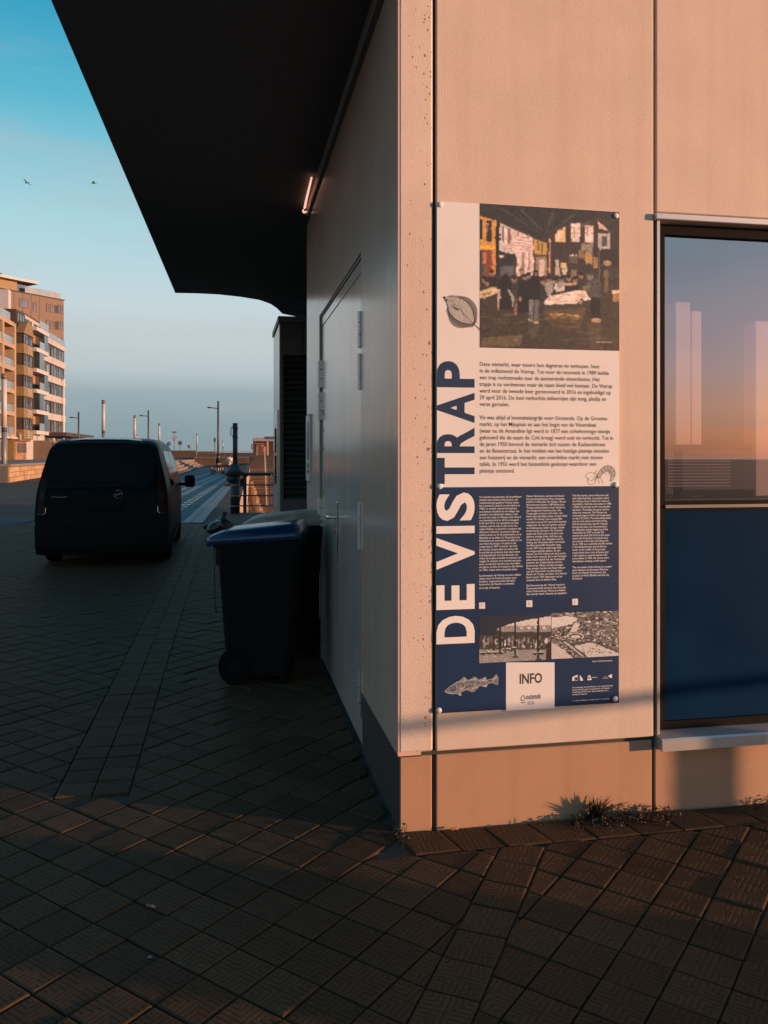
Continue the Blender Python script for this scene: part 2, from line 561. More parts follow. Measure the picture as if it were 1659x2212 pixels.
# ------------------------------------------------------------------ ground, sea, terraces
sea_m = mat('harbour_water', (0.02, 0.035, 0.04), 0.15, var=0.2, vscale=0.3, bump=0.4, bscale=1.5, bdist=0.08, spec=0.5)
ground_m = mat('plaza_paving', (0.105, 0.074, 0.054), 0.85, spec=0.12, var=0.2, vscale=0.5, bump=0.3, bscale=25, bdist=0.006, dirt=(0.07, 0.06, 0.05), dscale=0.2, damt=0.6)
quay_m = mat('quay_masonry', (0.34, 0.24, 0.16), 0.85, var=0.35, vscale=1.4, bump=0.6, bscale=5, bdist=0.05, dirt=(0.06, 0.05, 0.03), dscale=0.7, damt=0.7)
terr_m = mat('terrace_paving', (0.17, 0.15, 0.13), 0.8, var=0.15, vscale=0.6, dirt=(0.1, 0.08, 0.07), dscale=0.3, damt=0.5)
dike_m = mat('dike_asphalt', (0.075, 0.075, 0.075), 0.85, var=0.15, vscale=0.3)
SEA_Z = -4.5
n = 64
o = MB().add([(3500 * math.cos(2 * math.pi * i / n), 3500 * math.sin(2 * math.pi * i / n), SEA_Z) for i in range(n)], [tuple(range(n))]).build('sea', sea_m, kind='structure')

def dl(Y):                                 # dock's edge of the boardwalk
    return -4.2 - 0.160 * (Y - 23.8)
def dk(Y):                                 # the boardwalk's own right edge
    return min(-4.4 - 0.148 * (Y - 20.5), dl(Y) - 0.02)
land = [(-900, -300), (900, -300), (900, 23.8), (dl(23.8), 23.8), (dl(128), 128), (900, 128), (900, 700), (-900, 700)]
top_ = [C(x, y, -0.02) for x, y in land]
bot_ = [C(x, y, -6) for x, y in land]
k = len(land)
MB().add(top_, [tuple(range(k))]).build('ground', ground_m, kind='structure')
qw = MB()
for i in (2, 3, 4):
    qw.add([bot_[i], bot_[i + 1], top_[i + 1], top_[i]], [(0, 1, 2, 3)])
qw.build('quay_wall', quay_m, kind='structure')

# raised terrace on the left with its stone edge, and the dike beyond
terr = [(-22.7, 50), (-30.3, 80), (-21, 82), (-17.6, 63), (-29.3, 128.5), (-29.3, 134), (-400, 134), (-400, 50)]
MB().prism([C(*p)[:2] for p in terr], -0.5, 1.08).build('terrace', terr_m, kind='structure')
MB().prism([C(*p)[:2] for p in ((-29.25, 128.1), (200, 128.1), (200, 232), (-500, 232), (-500, 134.1), (-29.25, 134.1))], -0.5, 1.46).build('dike', dike_m, kind='structure')
MB().prism([C(*p)[:2] for p in ((-500, 232.1), (300, 232.1), (300, 420), (-500, 420))], 0.5, 2.52).build('sea_front_promenade', dike_m, kind='structure')

# ------------------------------------------------------------------ tiled pavement
PITCH = 0.1715
TO = (0.034, 2.741)
TCOL = (0.072, 0.043, 0.0225)
tile_m = tile_mat('paving_tile', R(45), TO[0], TO[1], PITCH, TCOL)
S1D = Vector((0.53, 0.848)).normalized()
S1N = Vector((S1D.y, -S1D.x))
S1P = Vector((0.93, 2.822))
S1W = 0.172
tile_s1 = tile_mat('paving_tile_course', math.atan2(S1D.y, S1D.x), S1P.x + S1N.x * S1W / 2, S1P.y + S1N.y * S1W / 2, S1W, TCOL)
tile_s2 = tile_mat('paving_tile_straight', 0, -0.80, 4.1, 0.17, TCOL)
tile_s3 = tile_mat('paving_tile_edge', 0, 0.70, 3.25, 0.197, TCOL)
sand = mat('joint_sand', (0.052, 0.036, 0.026), 0.9, var=0.3, vscale=60, bump=0.4, bscale=200)
S2X0, S2X1, S2Y = -0.80, -0.46, 4.1
EDGE = 3.25
def clip(poly, n, d):
    """keep n.p <= d"""
    out_ = []
    for i in range(len(poly)):
        a, b = poly[i], poly[(i + 1) % len(poly)]
        da, db = n[0] * a[0] + n[1] * a[1] - d, n[0] * b[0] + n[1] * b[1] - d
        if da <= 0: out_.append(a)
        if (da < 0 < db) or (db < 0 < da):
            t = da / (da - db)
            out_.append((a[0] + (b[0] - a[0]) * t, a[1] + (b[1] - a[1]) * t))
    return out_
def area(p):
    return abs(sum(p[i][0] * p[(i + 1) % len(p)][1] - p[(i + 1) % len(p)][0] * p[i][1] for i in range(len(p)))) / 2
def inset(poly, d):
    n_ = len(poly)
    a = sum(poly[i][0] * poly[(i + 1) % n_][1] - poly[(i + 1) % n_][0] * poly[i][1] for i in range(n_))
    if a < 0: poly = poly[::-1]
    res = []
    for i in range(n_):
        p0, p1, p2 = Vector(poly[i - 1]), Vector(poly[i]), Vector(poly[(i + 1) % n_])
        e0, e1 = (p1 - p0).normalized(), (p2 - p1).normalized()
        n0, n1 = Vector((-e0.y, e0.x)), Vector((-e1.y, e1.x))
        dn = 1 + n0.dot(n1)
        off = (n0 + n1) * (d / max(dn, 0.35))
        res.append((p1.x + off.x, p1.y + off.y))
    return res
def tile_shape(mb, poly, c, z, tilt, gap=0.0042, ch=0.0062, th=0.03):
    """a slab with a chamfered rim around c"""
    a = inset(poly, gap)
    b = inset(a, ch)
    k = len(a)
    def zz(p, dz):
        return z + dz + (p[0] - c[0]) * tilt[0] + (p[1] - c[1]) * tilt[1]
    V = [(p[0], p[1], zz(p, -th)) for p in a] + [(p[0], p[1], zz(p, -0.0022)) for p in a] + [(p[0], p[1], zz(p, 0)) for p in b]
    F = [tuple(range(2 * k, 3 * k))]
    for r in (0, 1):
        F += [(r * k + i, r * k + (i + 1) % k, (r + 1) * k + (i + 1) % k, (r + 1) * k + i) for i in range(k)]
    mb.add(V, F)
cells = []                                  # (poly, material index, full)
def seen(cx, cy, m=0.0):
    Xc, Yc = CY * cx + SY * cy, -SY * cx + CY * cy
    if Yc < 1.5 or Yc > 19.7: return None
    px = 829.5 + FPX * Xc / Yc
    if px < -820 - m or px > 1850 + m: return None
    return Yc
u1, u2 = Vector((math.cos(R(45)), math.sin(R(45)))) * PITCH, Vector((-math.sin(R(45)), math.cos(R(45)))) * PITCH
for i in range(-110, 140):
    for j in range(-60, 190):
        c = Vector(TO) + u1 * (i + 0.5) + u2 * (j + 0.5)
        d = seen(c.x, c.y)
        if d is None or c.x > 3.4: continue
        sq = [tuple(c + u1 * a + u2 * b) for a, b in ((-0.5, -0.5), (0.5, -0.5), (0.5, 0.5), (-0.5, 0.5))]
        polys = [sq]
        t = [S1N.dot(Vector(p) - S1P) for p in sq]
        if max(t) > -S1W / 2 and min(t) < S1W / 2 and c.y < 3.6 and c.x > -1.0:
            dd = S1N.dot(S1P)
            polys = [clip(sq, S1N, dd - S1W / 2), clip(sq, -S1N, -(dd + S1W / 2))]
        res = []
        for p in polys:
            if len(p) < 3: continue
            ys, xs = [q[1] for q in p], [q[0] for q in p]
            if max(xs) > 0.70 and max(ys) > EDGE:
                p = clip(p, (0, 1), EDGE) if c.y < EDGE + 0.03 or c.x > 0.70 else clip(p, (1, 0), 0.70)
            if len(p) < 3: continue
            ys, xs = [q[1] for q in p], [q[0] for q in p]
            if max(ys) > S2Y and max(xs) > S2X0 and min(xs) < S2X1 and c.y < 19:
                if c.y < S2Y and S2X0 < c.x < S2X1:
                    res.append(clip(p, (0, 1), S2Y))
                else:
                    if c.y > S2Y - 0.09:
                        res.append(clip(p, (1, 0), S2X0)); res.append(clip(p, (-1, 0), -S2X1))
                    else:
                        res.append(p)
            else:
                res.append(p)
        for p in res:
            if len(p) >= 3 and area(p) > 0.0012:
                cells.append((p, 0, d))
k = -9
while k < 6:
    a = S1P + S1D * (k * S1W) - S1N * S1W / 2
    p = [tuple(a), tuple(a + S1N * S1W), tuple(a + S1N * S1W + S1D * S1W), tuple(a + S1D * S1W)]
    p = clip(p, (0, 1), EDGE)
    if len(p) >= 3 and area(p) > 0.002:
        cc = a + S1D * S1W / 2 + S1N * S1W / 2
        d = seen(cc.x, cc.y)
        if d: cells.append((p, 1, d))
    k += 1
for j in range(92):
    for i in range(2):
        x0, y0 = S2X0 + i * 0.17, S2Y + j * 0.17
        d = seen(x0 + 0.085, y0 + 0.085)
        if d: cells.append(([(x0, y0), (x0 + 0.17, y0), (x0 + 0.17, y0 + 0.17), (x0, y0 + 0.17)], 2, d))
x = 0.70
while x < 3.0:
    wd = 0.197
    p = [(x + 0.04, EDGE), (x + wd + 0.04, EDGE), (x + wd - 0.01, FY - 0.004), (x - 0.01, FY - 0.004)]
    d = seen(x + 0.1, 3.35)
    if d: cells.append((p, 3, d))
    x += wd
cells.sort(key=lambda c_: c_[2])
pv = tag(MB().add([C(-17.5, 1.0, -0.013), C(3.2, 1.0, -0.013), C(3.2, 3.9, -0.013), C(0.5, 20.0, -0.013), C(-18, 20.0, -0.013)], [(0, 1, 2, 3, 4)]).build('pavement', sand), kind='structure')
tms = [tile_m, tile_s1, tile_s2, tile_s3]
rest = [MB() for _ in tms]
rt = random.Random(3)
full = None
cnt = 0
for poly, mi, d in cells:
    c = (sum(p[0] for p in poly) / len(poly), sum(p[1] for p in poly) / len(poly))
    z, tilt = rt.gauss(0, 0.0015), (rt.gauss(0, 0.009), rt.gauss(0, 0.009))
    Xc, Yc = CY * c[0] + SY * c[1], -SY * c[0] + CY * c[1]
    px, py = 829.5 + FPX * Xc / Yc, 985 + FPX * 1.6 / Yc
    if cnt < 300 and -40 < px < 1700 and py < 2260:
        cnt += 1
        if len(poly) == 4 and mi == 0 and area(poly) > 0.99 * PITCH * PITCH:
            if full is None:
                mb = MB(); tile_shape(mb, [(-PITCH / 2, -PITCH / 2), (PITCH / 2, -PITCH / 2), (PITCH / 2, PITCH / 2), (-PITCH / 2, PITCH / 2)], (0, 0), 0, (0, 0))
                full = mb.mesh('paving_tile', tile_m)
            o = bpy.data.objects.new('paving_tile', full)
            o.location = (c[0], c[1], z); o.rotation_euler = (tilt[1], -tilt[0], R(45) + rt.gauss(0, 0.006))
        else:
            mb = MB(); tile_shape(mb, [(p[0] - c[0], p[1] - c[1]) for p in poly], (0, 0), 0, tilt)
            o = bpy.data.objects.new('paving_tile', mb.mesh('paving_tile', tms[mi]))
            o.location = (c[0], c[1], z)
        COL.objects.link(o)
        o.parent = pv
    else:
        tile_shape(rest[mi], poly, c, z, tilt, 0.0026 if mi == 2 else 0.0042)
for mi, mb in enumerate(rest):
    if mb.f:
        mb.build('paving_tiles', tms[mi], pv, kind='stuff')

# ------------------------------------------------------------------ boardwalk
deck_m = mat('sky_tinted_deck_board', (0.014, 0.088, 0.118), 0.65, var=0.25, vscale=1.2, stretch=(0.25, 6, 1), bump=0.15, bscale=8, bdist=0.004, objrand=0.22, dirt=(0.03, 0.045, 0.055), dscale=0.25, damt=0.6, spec=0.10)  # the sky's blue reflection is put into the boards' base colour
stud_m = mat('white_deck_stud', (0.32, 0.36, 0.38), 0.5)
kerb_m = mat('grey_edge_stone', (0.10, 0.115, 0.12), 0.55, var=0.2, vscale=1.5)
bw = MB().add([C(-8.0, 19.8, -0.012), C(dk(19.8) + 0.05, 19.8, -0.012), C(dk(128), 127.9, -0.012), C(-27.7, 127.9, -0.012), C(-15.7, 62, -0.012)], [(0, 1, 2, 3, 4)]).build('boardwalk', sand)
tag(bw, kind='structure')
def dleft(Y): return -15.7 - 0.183 * (Y - 62) if Y > 62 else -8.0 - 7.7 * (Y - 19.8) / 42.2
Y = 19.8
i = 0
while Y < 127.5:
    wdt = 0.24 if Y < 45 else (0.6 if Y < 80 else 1.2)
    g_ = 0.02 if Y < 45 else 0.06
    x0, x1 = dleft(Y), dk(Y) - 0.55
    MB().prism([C(x0, Y)[:2], C(x1, Y)[:2], C(x1, Y + wdt - g_)[:2], C(x0, Y + wdt - g_)[:2]], -0.03, random.uniform(-0.002, 0.002)).build('plank', deck_m, bw)
    Y += wdt
    i += 1
st = MB()
for off in (0.55, 0.72, 1.35, 1.52, 1.85, 2.02, 2.9, 3.07):
    Y = 20.2
    while Y < 100:
        X = dk(Y) - 0.55 - off
        st.prism([C(X, Y)[:2], C(X + 0.11, Y)[:2], C(X + 0.06, Y + 0.42)[:2], C(X - 0.05, Y + 0.42)[:2]], -0.01, 0.006)
        Y += 1.15
st.build('deck_stud', stud_m, bw, kind='stuff')
kb = MB()
for a_, b_ in ((0.52, 0.33), (0.31, 0.03)):
    kb.add([C(dk(19.8) - a_, 19.8, 0.012), C(dk(19.8) - b_, 19.8, 0.012), C(dk(127) - b_, 127, 0.012), C(dk(127) - a_, 127, 0.012)], [(0, 1, 2, 3)])
kb.build('edge_stone', kerb_m, bw)

# steps up to the terrace
step_m = mat('step_brick', (0.24, 0.15, 0.095), 0.8, var=0.3, vscale=1.0, dirt=(0.09, 0.075, 0.07), dscale=0.6, damt=0.8)
tread_m = mat('step_tread', (0.18, 0.165, 0.15), 0.7, var=0.2, vscale=1.5)
stp = thing('terrace_steps', 'long flight of brown steps rising from the blue boardwalk to the terrace', 'steps', C(-16.5, 66))
for k in range(5):
    a, z0, z1 = -0.46 * k, 0.216 * k + (0.0 if k else 0.004), 0.216 * (k + 1) - 0.03
    pl = []
    for Y, s in ((61, 0), (127.8, 0), (127.8, 1), (61, 1)):
        X = -15.75 - 0.183 * (Y - 62) + a
        pl.append(C(X - (0.8 if s else 0), Y)[:2])
    st_ = MB().prism(pl, z0, z1).build('step', step_m, stp)
    pl2 = []
    for Y, s in ((61, 0), (127.8, 0), (127.8, 1), (61, 1)):
        X = -15.72 - 0.183 * (Y - 62) + a
        pl2.append(C(X - (0.8 if s else 0), Y)[:2])
    MB().prism(pl2, z1 + 0.002, z1 + 0.032).build('tread', tread_m, st_)
# ------------------------------------------------------------------ market building
bld = thing('market_building', 'pale concrete market hall corner with dark canopy, grey side door and big window', 'building', (FX, FY, 0))
def B(name, m, fn, parent=bld, bev=0.0, kind=None):
    mb = MB(); fn(mb)
    o = mb.build(name, m, parent, kind)
    if bev: add_bevel(o, bev)
    return o
T = 4.15
x_ = lambda s: FX + s
y_ = lambda t: FY + t
# front facade panels with open joints
cp = MB().cbox(x_(0.0), x_(0.1475), y_(0), y_(0.14), 0.337, T, 0.008).build('concrete_panel', pored, bld)
B('concrete_panel', concrete, lambda m: m.cbox(x_(0.1635), x_(1.170), y_(0), y_(0.14), 0.337, T, 0.004))
B('concrete_panel', concrete, lambda m: m.cbox(x_(1.184), x_(3.35), y_(0), y_(0.14), 2.70, T, 0.004))
B('concrete_panel', concrete, lambda m: m.cbox(x_(3.364), x_(7.0), y_(0), y_(0.14), 0.337, T, 0.004))
B('concrete_panel', concrete, lambda m: m.cbox(x_(7.014), x_(13), y_(0), y_(0.14), 0.337, T, 0.004))
for a, b_ in ((0.006, 0.1455), (0.1655, 1.168), (1.182, 3.35), (3.364, 7), (7.014, 13)):
    B('plinth_panel', plinth_m, lambda m: m.cbox(x_(a), x_(b_), y_(0.010), y_(0.15), -0.2, 0.318 if a != 1.182 else 0.285, 0.004))
for q in ((x_(0.012), x_(1.185), y_(0.022), y_(0.10), -0.1, T - 0.01), (x_(3.3), x_(3.5), y_(0.03), y_(0.10), 0, T - .01), (x_(6.9), x_(7.1), y_(0.03), y_(0.1), 0, T - .01), (x_(1.171), x_(3.36), y_(0.05), y_(0.1), 2.64, 2.72)):
    B('joint_backing', sealant, lambda m: m.box(*q))
# window
win = B('window', frame_m, lambda m: (m.box(x_(1.200), x_(1.250), y_(0.045), y_(0.11), 0.35, 2.655), m.box(x_(3.30), x_(3.34), y_(0.045), y_(0.11), 0.35, 2.655),
    m.box(x_(1.2505), x_(3.2995), y_(0.046), y_(0.11), 2.615, 2.655), m.box(x_(1.2505), x_(3.2995), y_(0.046), y_(0.11), 1.352, 1.392), m.box(x_(1.2505), x_(3.2995), y_(0.046), y_(0.11), 0.35, 0.385)))
gl = bpy.data.materials.new('tinted_reflecting_glass'); gl.use_nodes = True
t = gl.node_tree; t.nodes.clear()
o_ = t.nodes.new('ShaderNodeOutputMaterial'); mxs = t.nodes.new('ShaderNodeMixShader')
tr = t.nodes.new('ShaderNodeBsdfTransparent'); tr.inputs[0].default_value = (0.88, 0.86, 0.86, 1)
gg = t.nodes.new('ShaderNodeBsdfGlossy'); gg.inputs['Roughness'].default_value = 0.015; gg.inputs['Color'].default_value = (0.9, 0.9, 0.95, 1)
lw = t.nodes.new('ShaderNodeLayerWeight'); lw.inputs[0].default_value = 0.5
fr = t.nodes.new('ShaderNodeMath'); fr.operation = 'POWER'; fr.inputs[1].default_value = 4.0
t.links.new(lw.outputs['Facing'], fr.inputs[0])
mr = t.nodes.new('ShaderNodeMapRange'); mr.inputs[1].default_value = 0.0; mr.inputs[2].default_value = 1.0; mr.inputs[3].default_value = 0.36; mr.inputs[4].default_value = 1.0
t.links.new(fr.outputs[0], mr.inputs[0]); t.links.new(mr.outputs[0], mxs.inputs[0]); t.links.new(tr.outputs[0], mxs.inputs[1]); t.links.new(gg.outputs[0], mxs.inputs[2]); t.links.new(mxs.outputs[0], o_.inputs[0])
B('pane', gl, lambda m: m.add([(x_(1.2505), y_(0.070), 1.3925), (x_(3.2995), y_(0.070), 1.3925), (x_(3.2995), y_(0.070), 2.6145), (x_(1.2505), y_(0.070), 2.6145)], [(0, 1, 2, 3)]), win)
B('spandrel_panel', navy_panel, lambda m: m.box(x_(1.2505), x_(3.2995), y_(0.060), y_(0.09), 0.3855, 1.3515), win)
B('transom_trim', trim_m, lambda m: m.box(x_(1.252), x_(3.298), y_(0.038), y_(0.0455), 1.362, 1.376), win)
B('side_trim', alu, lambda m: m.box(x_(1.1855), x_(1.1985), y_(-0.004), y_(0.11), 0.347, 2.66), win)
B('head_trim', alu, lambda m: m.cbox(x_(1.172), x_(3.36), y_(-0.022), y_(0.10), 2.662, 2.690, 0.003), win)
def sill_fn(m):
    pr = [(-0.048, 0.283), (-0.048, 0.330), (-0.040, 0.338), (0.04, 0.3475), (0.09, 0.3475), (0.09, 0.297), (-0.03, 0.283)]
    m.loft([[(x_(a), y_(p[0]), p[1]) for p in pr] for a in (1.186, 3.36)])
B('window_sill', alu, sill_fn, win)
# the room behind the glass
room_m = mat('interior_plaster', (0.20, 0.17, 0.16), 0.8, var=0.1)
post_m = mat('interior_white_column', (0.50, 0.37, 0.345), 0.6, var=0.05)
silhouette_m = mat('dark_silhouette', (0.03, 0.024, 0.022), 0.6)
for q in ((x_(1.0), x_(9), y_(2.6), y_(2.7), 0.0, 3.2), (x_(1.0), x_(1.1), y_(0.5), y_(2.6), 0, 3.2), (x_(8.9), x_(9), y_(0.2), y_(2.6), 0, 3.2), (x_(1.0), x_(9), y_(0.2), y_(2.7), 3.0, 3.1), (x_(1.0), x_(9), y_(0.16), y_(2.7), 0.0, 0.1)):
    B('room_wall', room_m, lambda m: m.box(*q), win)
B('interior_column', post_m, lambda m: m.cbox(fsd(1457.7, .30), fsd(1491, .30), y_(0.30), y_(0.40), 0.1, 2.36, 0.006), win)
B('interior_column', post_m, lambda m: m.cbox(fsd(1493, .36), fsd(1516, .36), y_(0.36), y_(0.44), 0.1, 2.33, 0.006), win)
B('interior_column', post_m, lambda m: m.cbox(fsd(1631, .36), fsd(1720, .36), y_(0.36), y_(0.46), 0.1, 2.29, 0.006), win)
bx = B('silhouette_box', silhouette_m, lambda m: m.cbox(fsd(1462, .14), fsd(1640, .14), y_(0.14), y_(0.24), 1.41, 1.655, 0.03), win)  # dark boxes added indoors in place of a silhouette reflected in the glass
B('silhouette_box', silhouette_m, lambda m: m.cbox(fsd(1432, .13), fsd(1461.5, .13), y_(0.14), y_(0.24), 1.40, 1.64, 0.02), win)
B('dark_strip', silhouette_m, lambda m: m.box(x_(1.234), x_(3.2), y_(0.12), y_(0.6), 1.36, 1.398), win)
dm = MB()
gx = fsd(1446, .13)
for i in range(26):
    for j in range(9):
        dm.box(gx + i * 0.0125, gx + i * 0.0125 + 0.006, y_(0.1375), y_(0.1395), 1.455 + j * 0.0145, 1.462 + j * 0.0145)
dm.build('dot_grid', post_m, win, kind='stuff')

alu_trim = mat('pale_eaves_trim', (0.5, 0.40, 0.35), 0.5, var=0.06)
# side wall (left) with double door
cl = []
WX = FX - 0.004
def clad(m, t0, t1, z0, z1):
    m.box(WX, WX + 0.10, y_(t0), y_(t1), z0, z1)
B('side_cladding', wall_paint, lambda m: clad(m, 0.0025, 0.998, 0.325, 3.70))
B('side_cladding', wall_paint, lambda m: clad(m, 0.9985, 3.085, 2.705, 3.70))
B('side_cladding', wall_paint, lambda m: clad(m, 3.0855, 4.13, 0.325, 3.70))
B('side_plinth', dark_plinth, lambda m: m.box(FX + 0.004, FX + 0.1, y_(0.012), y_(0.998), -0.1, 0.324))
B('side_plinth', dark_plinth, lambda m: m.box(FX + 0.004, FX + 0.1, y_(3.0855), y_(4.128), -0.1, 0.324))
B('eaves_gap', sealant, lambda m: m.box(FX + 0.03, FX + 0.2, y_(0.02), y_(4.12), 3.70, 3.80))
B('eaves_trim', alu_trim, lambda m: m.box(FX - 0.006, FX + 0.12, y_(0.004), y_(4.13), 3.79, 3.8795))
door = B('door', trim_m, lambda m: (m.box(FX + 0.004, FX + 0.10, y_(1.000), y_(1.012), 0.0, 2.703), m.box(FX + 0.004, FX + 0.10, y_(3.071), y_(3.084), 0.0, 2.703), m.box(FX + 0.004, FX + 0.1, y_(1.0125), y_(3.0705), 2.690, 2.703)))
DX = FX + 0.012
for a, b_ in ((1.014, 2.033), (2.039, 3.069)):
    B('door_leaf', door_paint, lambda m: m.cbox(DX + (0 if a < 2 else 0.002), DX + 0.05, y_(a), y_(b_), 0.012, 2.612, 0.002), door)
B('top_panel', door_paint, lambda m: m.cbox(DX, DX + 0.05, y_(1.014), y_(3.069), 2.618, 2.688, 0.002), door)
def hinge(y, z, h):
    m = MB()
    for k in range(3):
        m.cyl((FX - 0.006, y_(y), z + k * h / 3 + 0.003), (FX - 0.006, y_(y), z + (k + 1) * h / 3 - 0.003), 0.014, n=12)
        m.box(FX - 0.004, DX + 0.004, y_(y) - 0.004, y_(y) + 0.05 * (1 if y < 2 else -1), z + k * h / 3 + 0.003, z + (k + 1) * h / 3 - 0.003)
    m.smooth = False
    m.build('hinge', alu, door)
for z, h in ((2.19, 0.20), (1.96, 0.20), (1.09, 0.26), (0.17, 0.26)):
    hinge(1.02, z, h)
for z, h in ((2.13, 0.22), (1.88, 0.22), (1.05, 0.22)):
    hinge(3.065, z, h)
def lever(m):
    y0, z0 = y_(2.10), 1.19
    m.cbox(DX - 0.010, DX - 0.0005, y0 - 0.022, y0 + 0.022, z0 - 0.13, z0 + 0.10, 0.004)
    m.tube([(DX - 0.008, y0, z0), (DX - 0.055, y0, z0), (DX - 0.062, y0 + 0.015, z0 - 0.002), (DX - 0.060, y0 + 0.13, z0 - 0.006)], [0.011, 0.011, 0.012, 0.011], 10)
    m.cyl((DX - 0.016, y0, z0 - 0.085), (DX - 0.009, y0, z0 - 0.085), 0.010, n=10)
ho = B('door_handle', steel, lever, door)
def rs(m):
    rr = random.Random(4)
    for k in range(5):
        yy, zz = y_(2.10 + rr.uniform(-0.018, 0.018)), 1.06 - rr.uniform(0, 0.02)
        m.box(DX - 0.0012, DX + 0.001, yy - 0.003, yy + 0.003, zz - rr.uniform(0.05, 0.22), zz)
    pass
B('rust_run', rust, rs, door, kind='stuff')
for zz in (1.935, 1.80, 1.655, 1.32):
    B('worn_sticker', trim_m, lambda m: m.box(DX - 0.0012, DX + 0.004, y_(2.93), y_(2.99), zz - 0.014, zz + 0.012), door)
# solid core, hall body, roof and canopy
core = mat('hall_core', (0.3, 0.28, 0.26), 0.8)
B('core_wall', core, lambda m: (m.box(FX + 0.101, x_(0.95), y_(0.145), y_(0.99), 0, T), m.box(FX + 0.101, x_(0.95), y_(0.99), y_(4.12), 0, T), m.box(x_(1.0), x_(13), y_(2.75), y_(4.12), 0, T),
    m.box(x_(2.6), x_(13), y_(4.13), y_(16.5), 0, T)))
B('roof', canopy_m, lambda m: m.box(x_(0.0), x_(13.2), y_(0.0), y_(4.16), T + 0.003, T + 0.32))
def can(m):
    pts = [(-2.92, 11.61), (-2.62, 11.64), (-2.33, 11.72), (-2.05, 11.90), (-1.82, 12.13), (-1.70, 12.45), (-1.655, 12.80), (-1.63, 13.3), (-1.0, 14.2), (1.5, 15.3)]
    pl = [C(*p)[:2] for p in pts]
    f0 = C(-2.92, 11.61); f1 = C(-1.665, 4.15)
    d = (f1 - f0) / (f0.y - f1.y)
    e = f0 + d * (f0.y - (FY + 0.01))
    pl = [(e.x, e.y)] + pl + [(x_(2.4), pl[-1][1]), (x_(2.4), y_(4.14)), (FX - 0.006, y_(4.14)), (FX - 0.006, y_(0.01))]
    n_ = len(pl)
    m.add([(p[0], p[1], 3.88) for p in pl] + [(p[0], p[1], T) for p in pl],
          [tuple(range(n_)), tuple(range(n_, 2 * n_))[::-1]] + [(i, n_ + i, n_ + (i + 1) % n_, (i + 1) % n_) for i in range(n_)])
B('canopy', canopy_m, can)
# tube lamp at the far end of the side wall
lamp_m = mat('lit_tube', (0.9, 0.8, 0.75), 0.4, emit=(1.0, 0.52, 0.38), estr=0.36)
wl = thing('wall_lamp', 'slim lit tube lamp on a short bracket under the dark canopy edge', 'lamp', (FX - 0.03, y_(4.0), 3.7))
smooth(MB().tube([at(673, 384, 6.70), at(668, 405, 6.98), at(662, 430, 7.28), at(658.5, 448, 7.48)], [0.008, 0.009, 0.010, 0.012], 10)).build('tube', lamp_m, wl)
smooth(MB().ball(at(657.5, 456, 7.55), 0.021)).build('end_cap', lamp_m, wl)
MB().cyl(at(657.5, 454, 7.53), Vector((FX + 0.02, y_(4.05), at(657.5, 454, 7.53).z)), 0.010).build('bracket', alu, wl)

# small sign on the side wall
sgn = thing('wall_sign', 'small white notice with a blue oval on the grey side wall past the door', 'sign', (FX - 0.02, y_(3.88), 1.67))
white_print = mat('white_print', (0.60, 0.585, 0.57), 0.4, var=0.03)
blue_print = mat('blue_print', (0.06, 0.16, 0.24), 0.4)
brown_print = mat('brown_print', (0.16, 0.07, 0.05), 0.4)
SX = WX - 0.012
MB().box(SX, WX - 0.001, y_(3.705), y_(4.10), 1.375, 1.965).build('board', white_print, sgn)
def ov(m, cy, cz, ry, rz, a0=0, a1=2 * math.pi, dx=0.001, n_=24):
    m.add([(SX - dx, cy - ry * math.cos(a0 + (a1 - a0) * i / n_), cz + rz * math.sin(a0 + (a1 - a0) * i / n_)) for i in range(n_ + 1)], [tuple(range(n_ + 1))])
m = MB(); ov(m, y_(3.90), 1.76, 0.12, 0.155); m.build('emblem', blue_print, sgn)
m = MB(); ov(m, y_(3.90), 1.66, 0.10, 0.10, math.pi, 2 * math.pi, 0.002)
for i in range(2):
    for j in range(2):
        m.box(SX - 0.002, SX - 0.0005, y_(3.81 + i * 0.1), y_(3.88 + i * 0.1), 1.50 - 0.055 * j, 1.535 - 0.055 * j)
m.build('notice_print', brown_print, sgn)
m = MB()
for z0, z1 in ((1.375, 1.381), (1.959, 1.965)): m.box(SX - 0.003, SX - 0.0002, y_(3.705), y_(4.1), z0, z1)
m.box(SX - 0.003, SX - 0.0002, y_(3.705), y_(3.711), 1.3815, 1.9585)
m.build('sign_frame', dark_metal, sgn)

# ------------------------------------------------------------------ block with louvres behind the canopy
blk = thing('louvred_block', 'dark block with a slatted louvre wall past the grey side wall, under the canopy', 'building', (FX, 11.53, 0))
bwall = mat('dark_block_cladding', (0.12, 0.095, 0.085), 0.6, var=0.15)
louv = mat('louvre_slat', (0.055, 0.05, 0.047), 0.5, var=0.15)
y0 = 11.53
B('wall', bwall, lambda m: (m.box(FX, 0.757, y0, 13.05, 0, 3.45), m.box(0.757, 4, y0 + 0.002, y0 + 0.1, 0, 1.0), m.box(0.757, 1.02, y0 + 0.002, y0 + 0.1, 3.0, 3.45), m.box(1.032, 4, y0 + 0.002, y0 + 0.1, 3.0, 3.45),
    m.box(0.757, 4, y0 + 0.16, 13.04, 0, 3.45)), blk)
B('side_skin', wall_paint, lambda m: m.box(FX - 0.012, FX - 0.0005, y0 + 0.03, 13.05, 0.05, 3.44), blk)
B('coping', trim_m, lambda m: m.box(FX - 0.03, 4, y0 - 0.02, 13.08, 3.452, 3.53), blk)
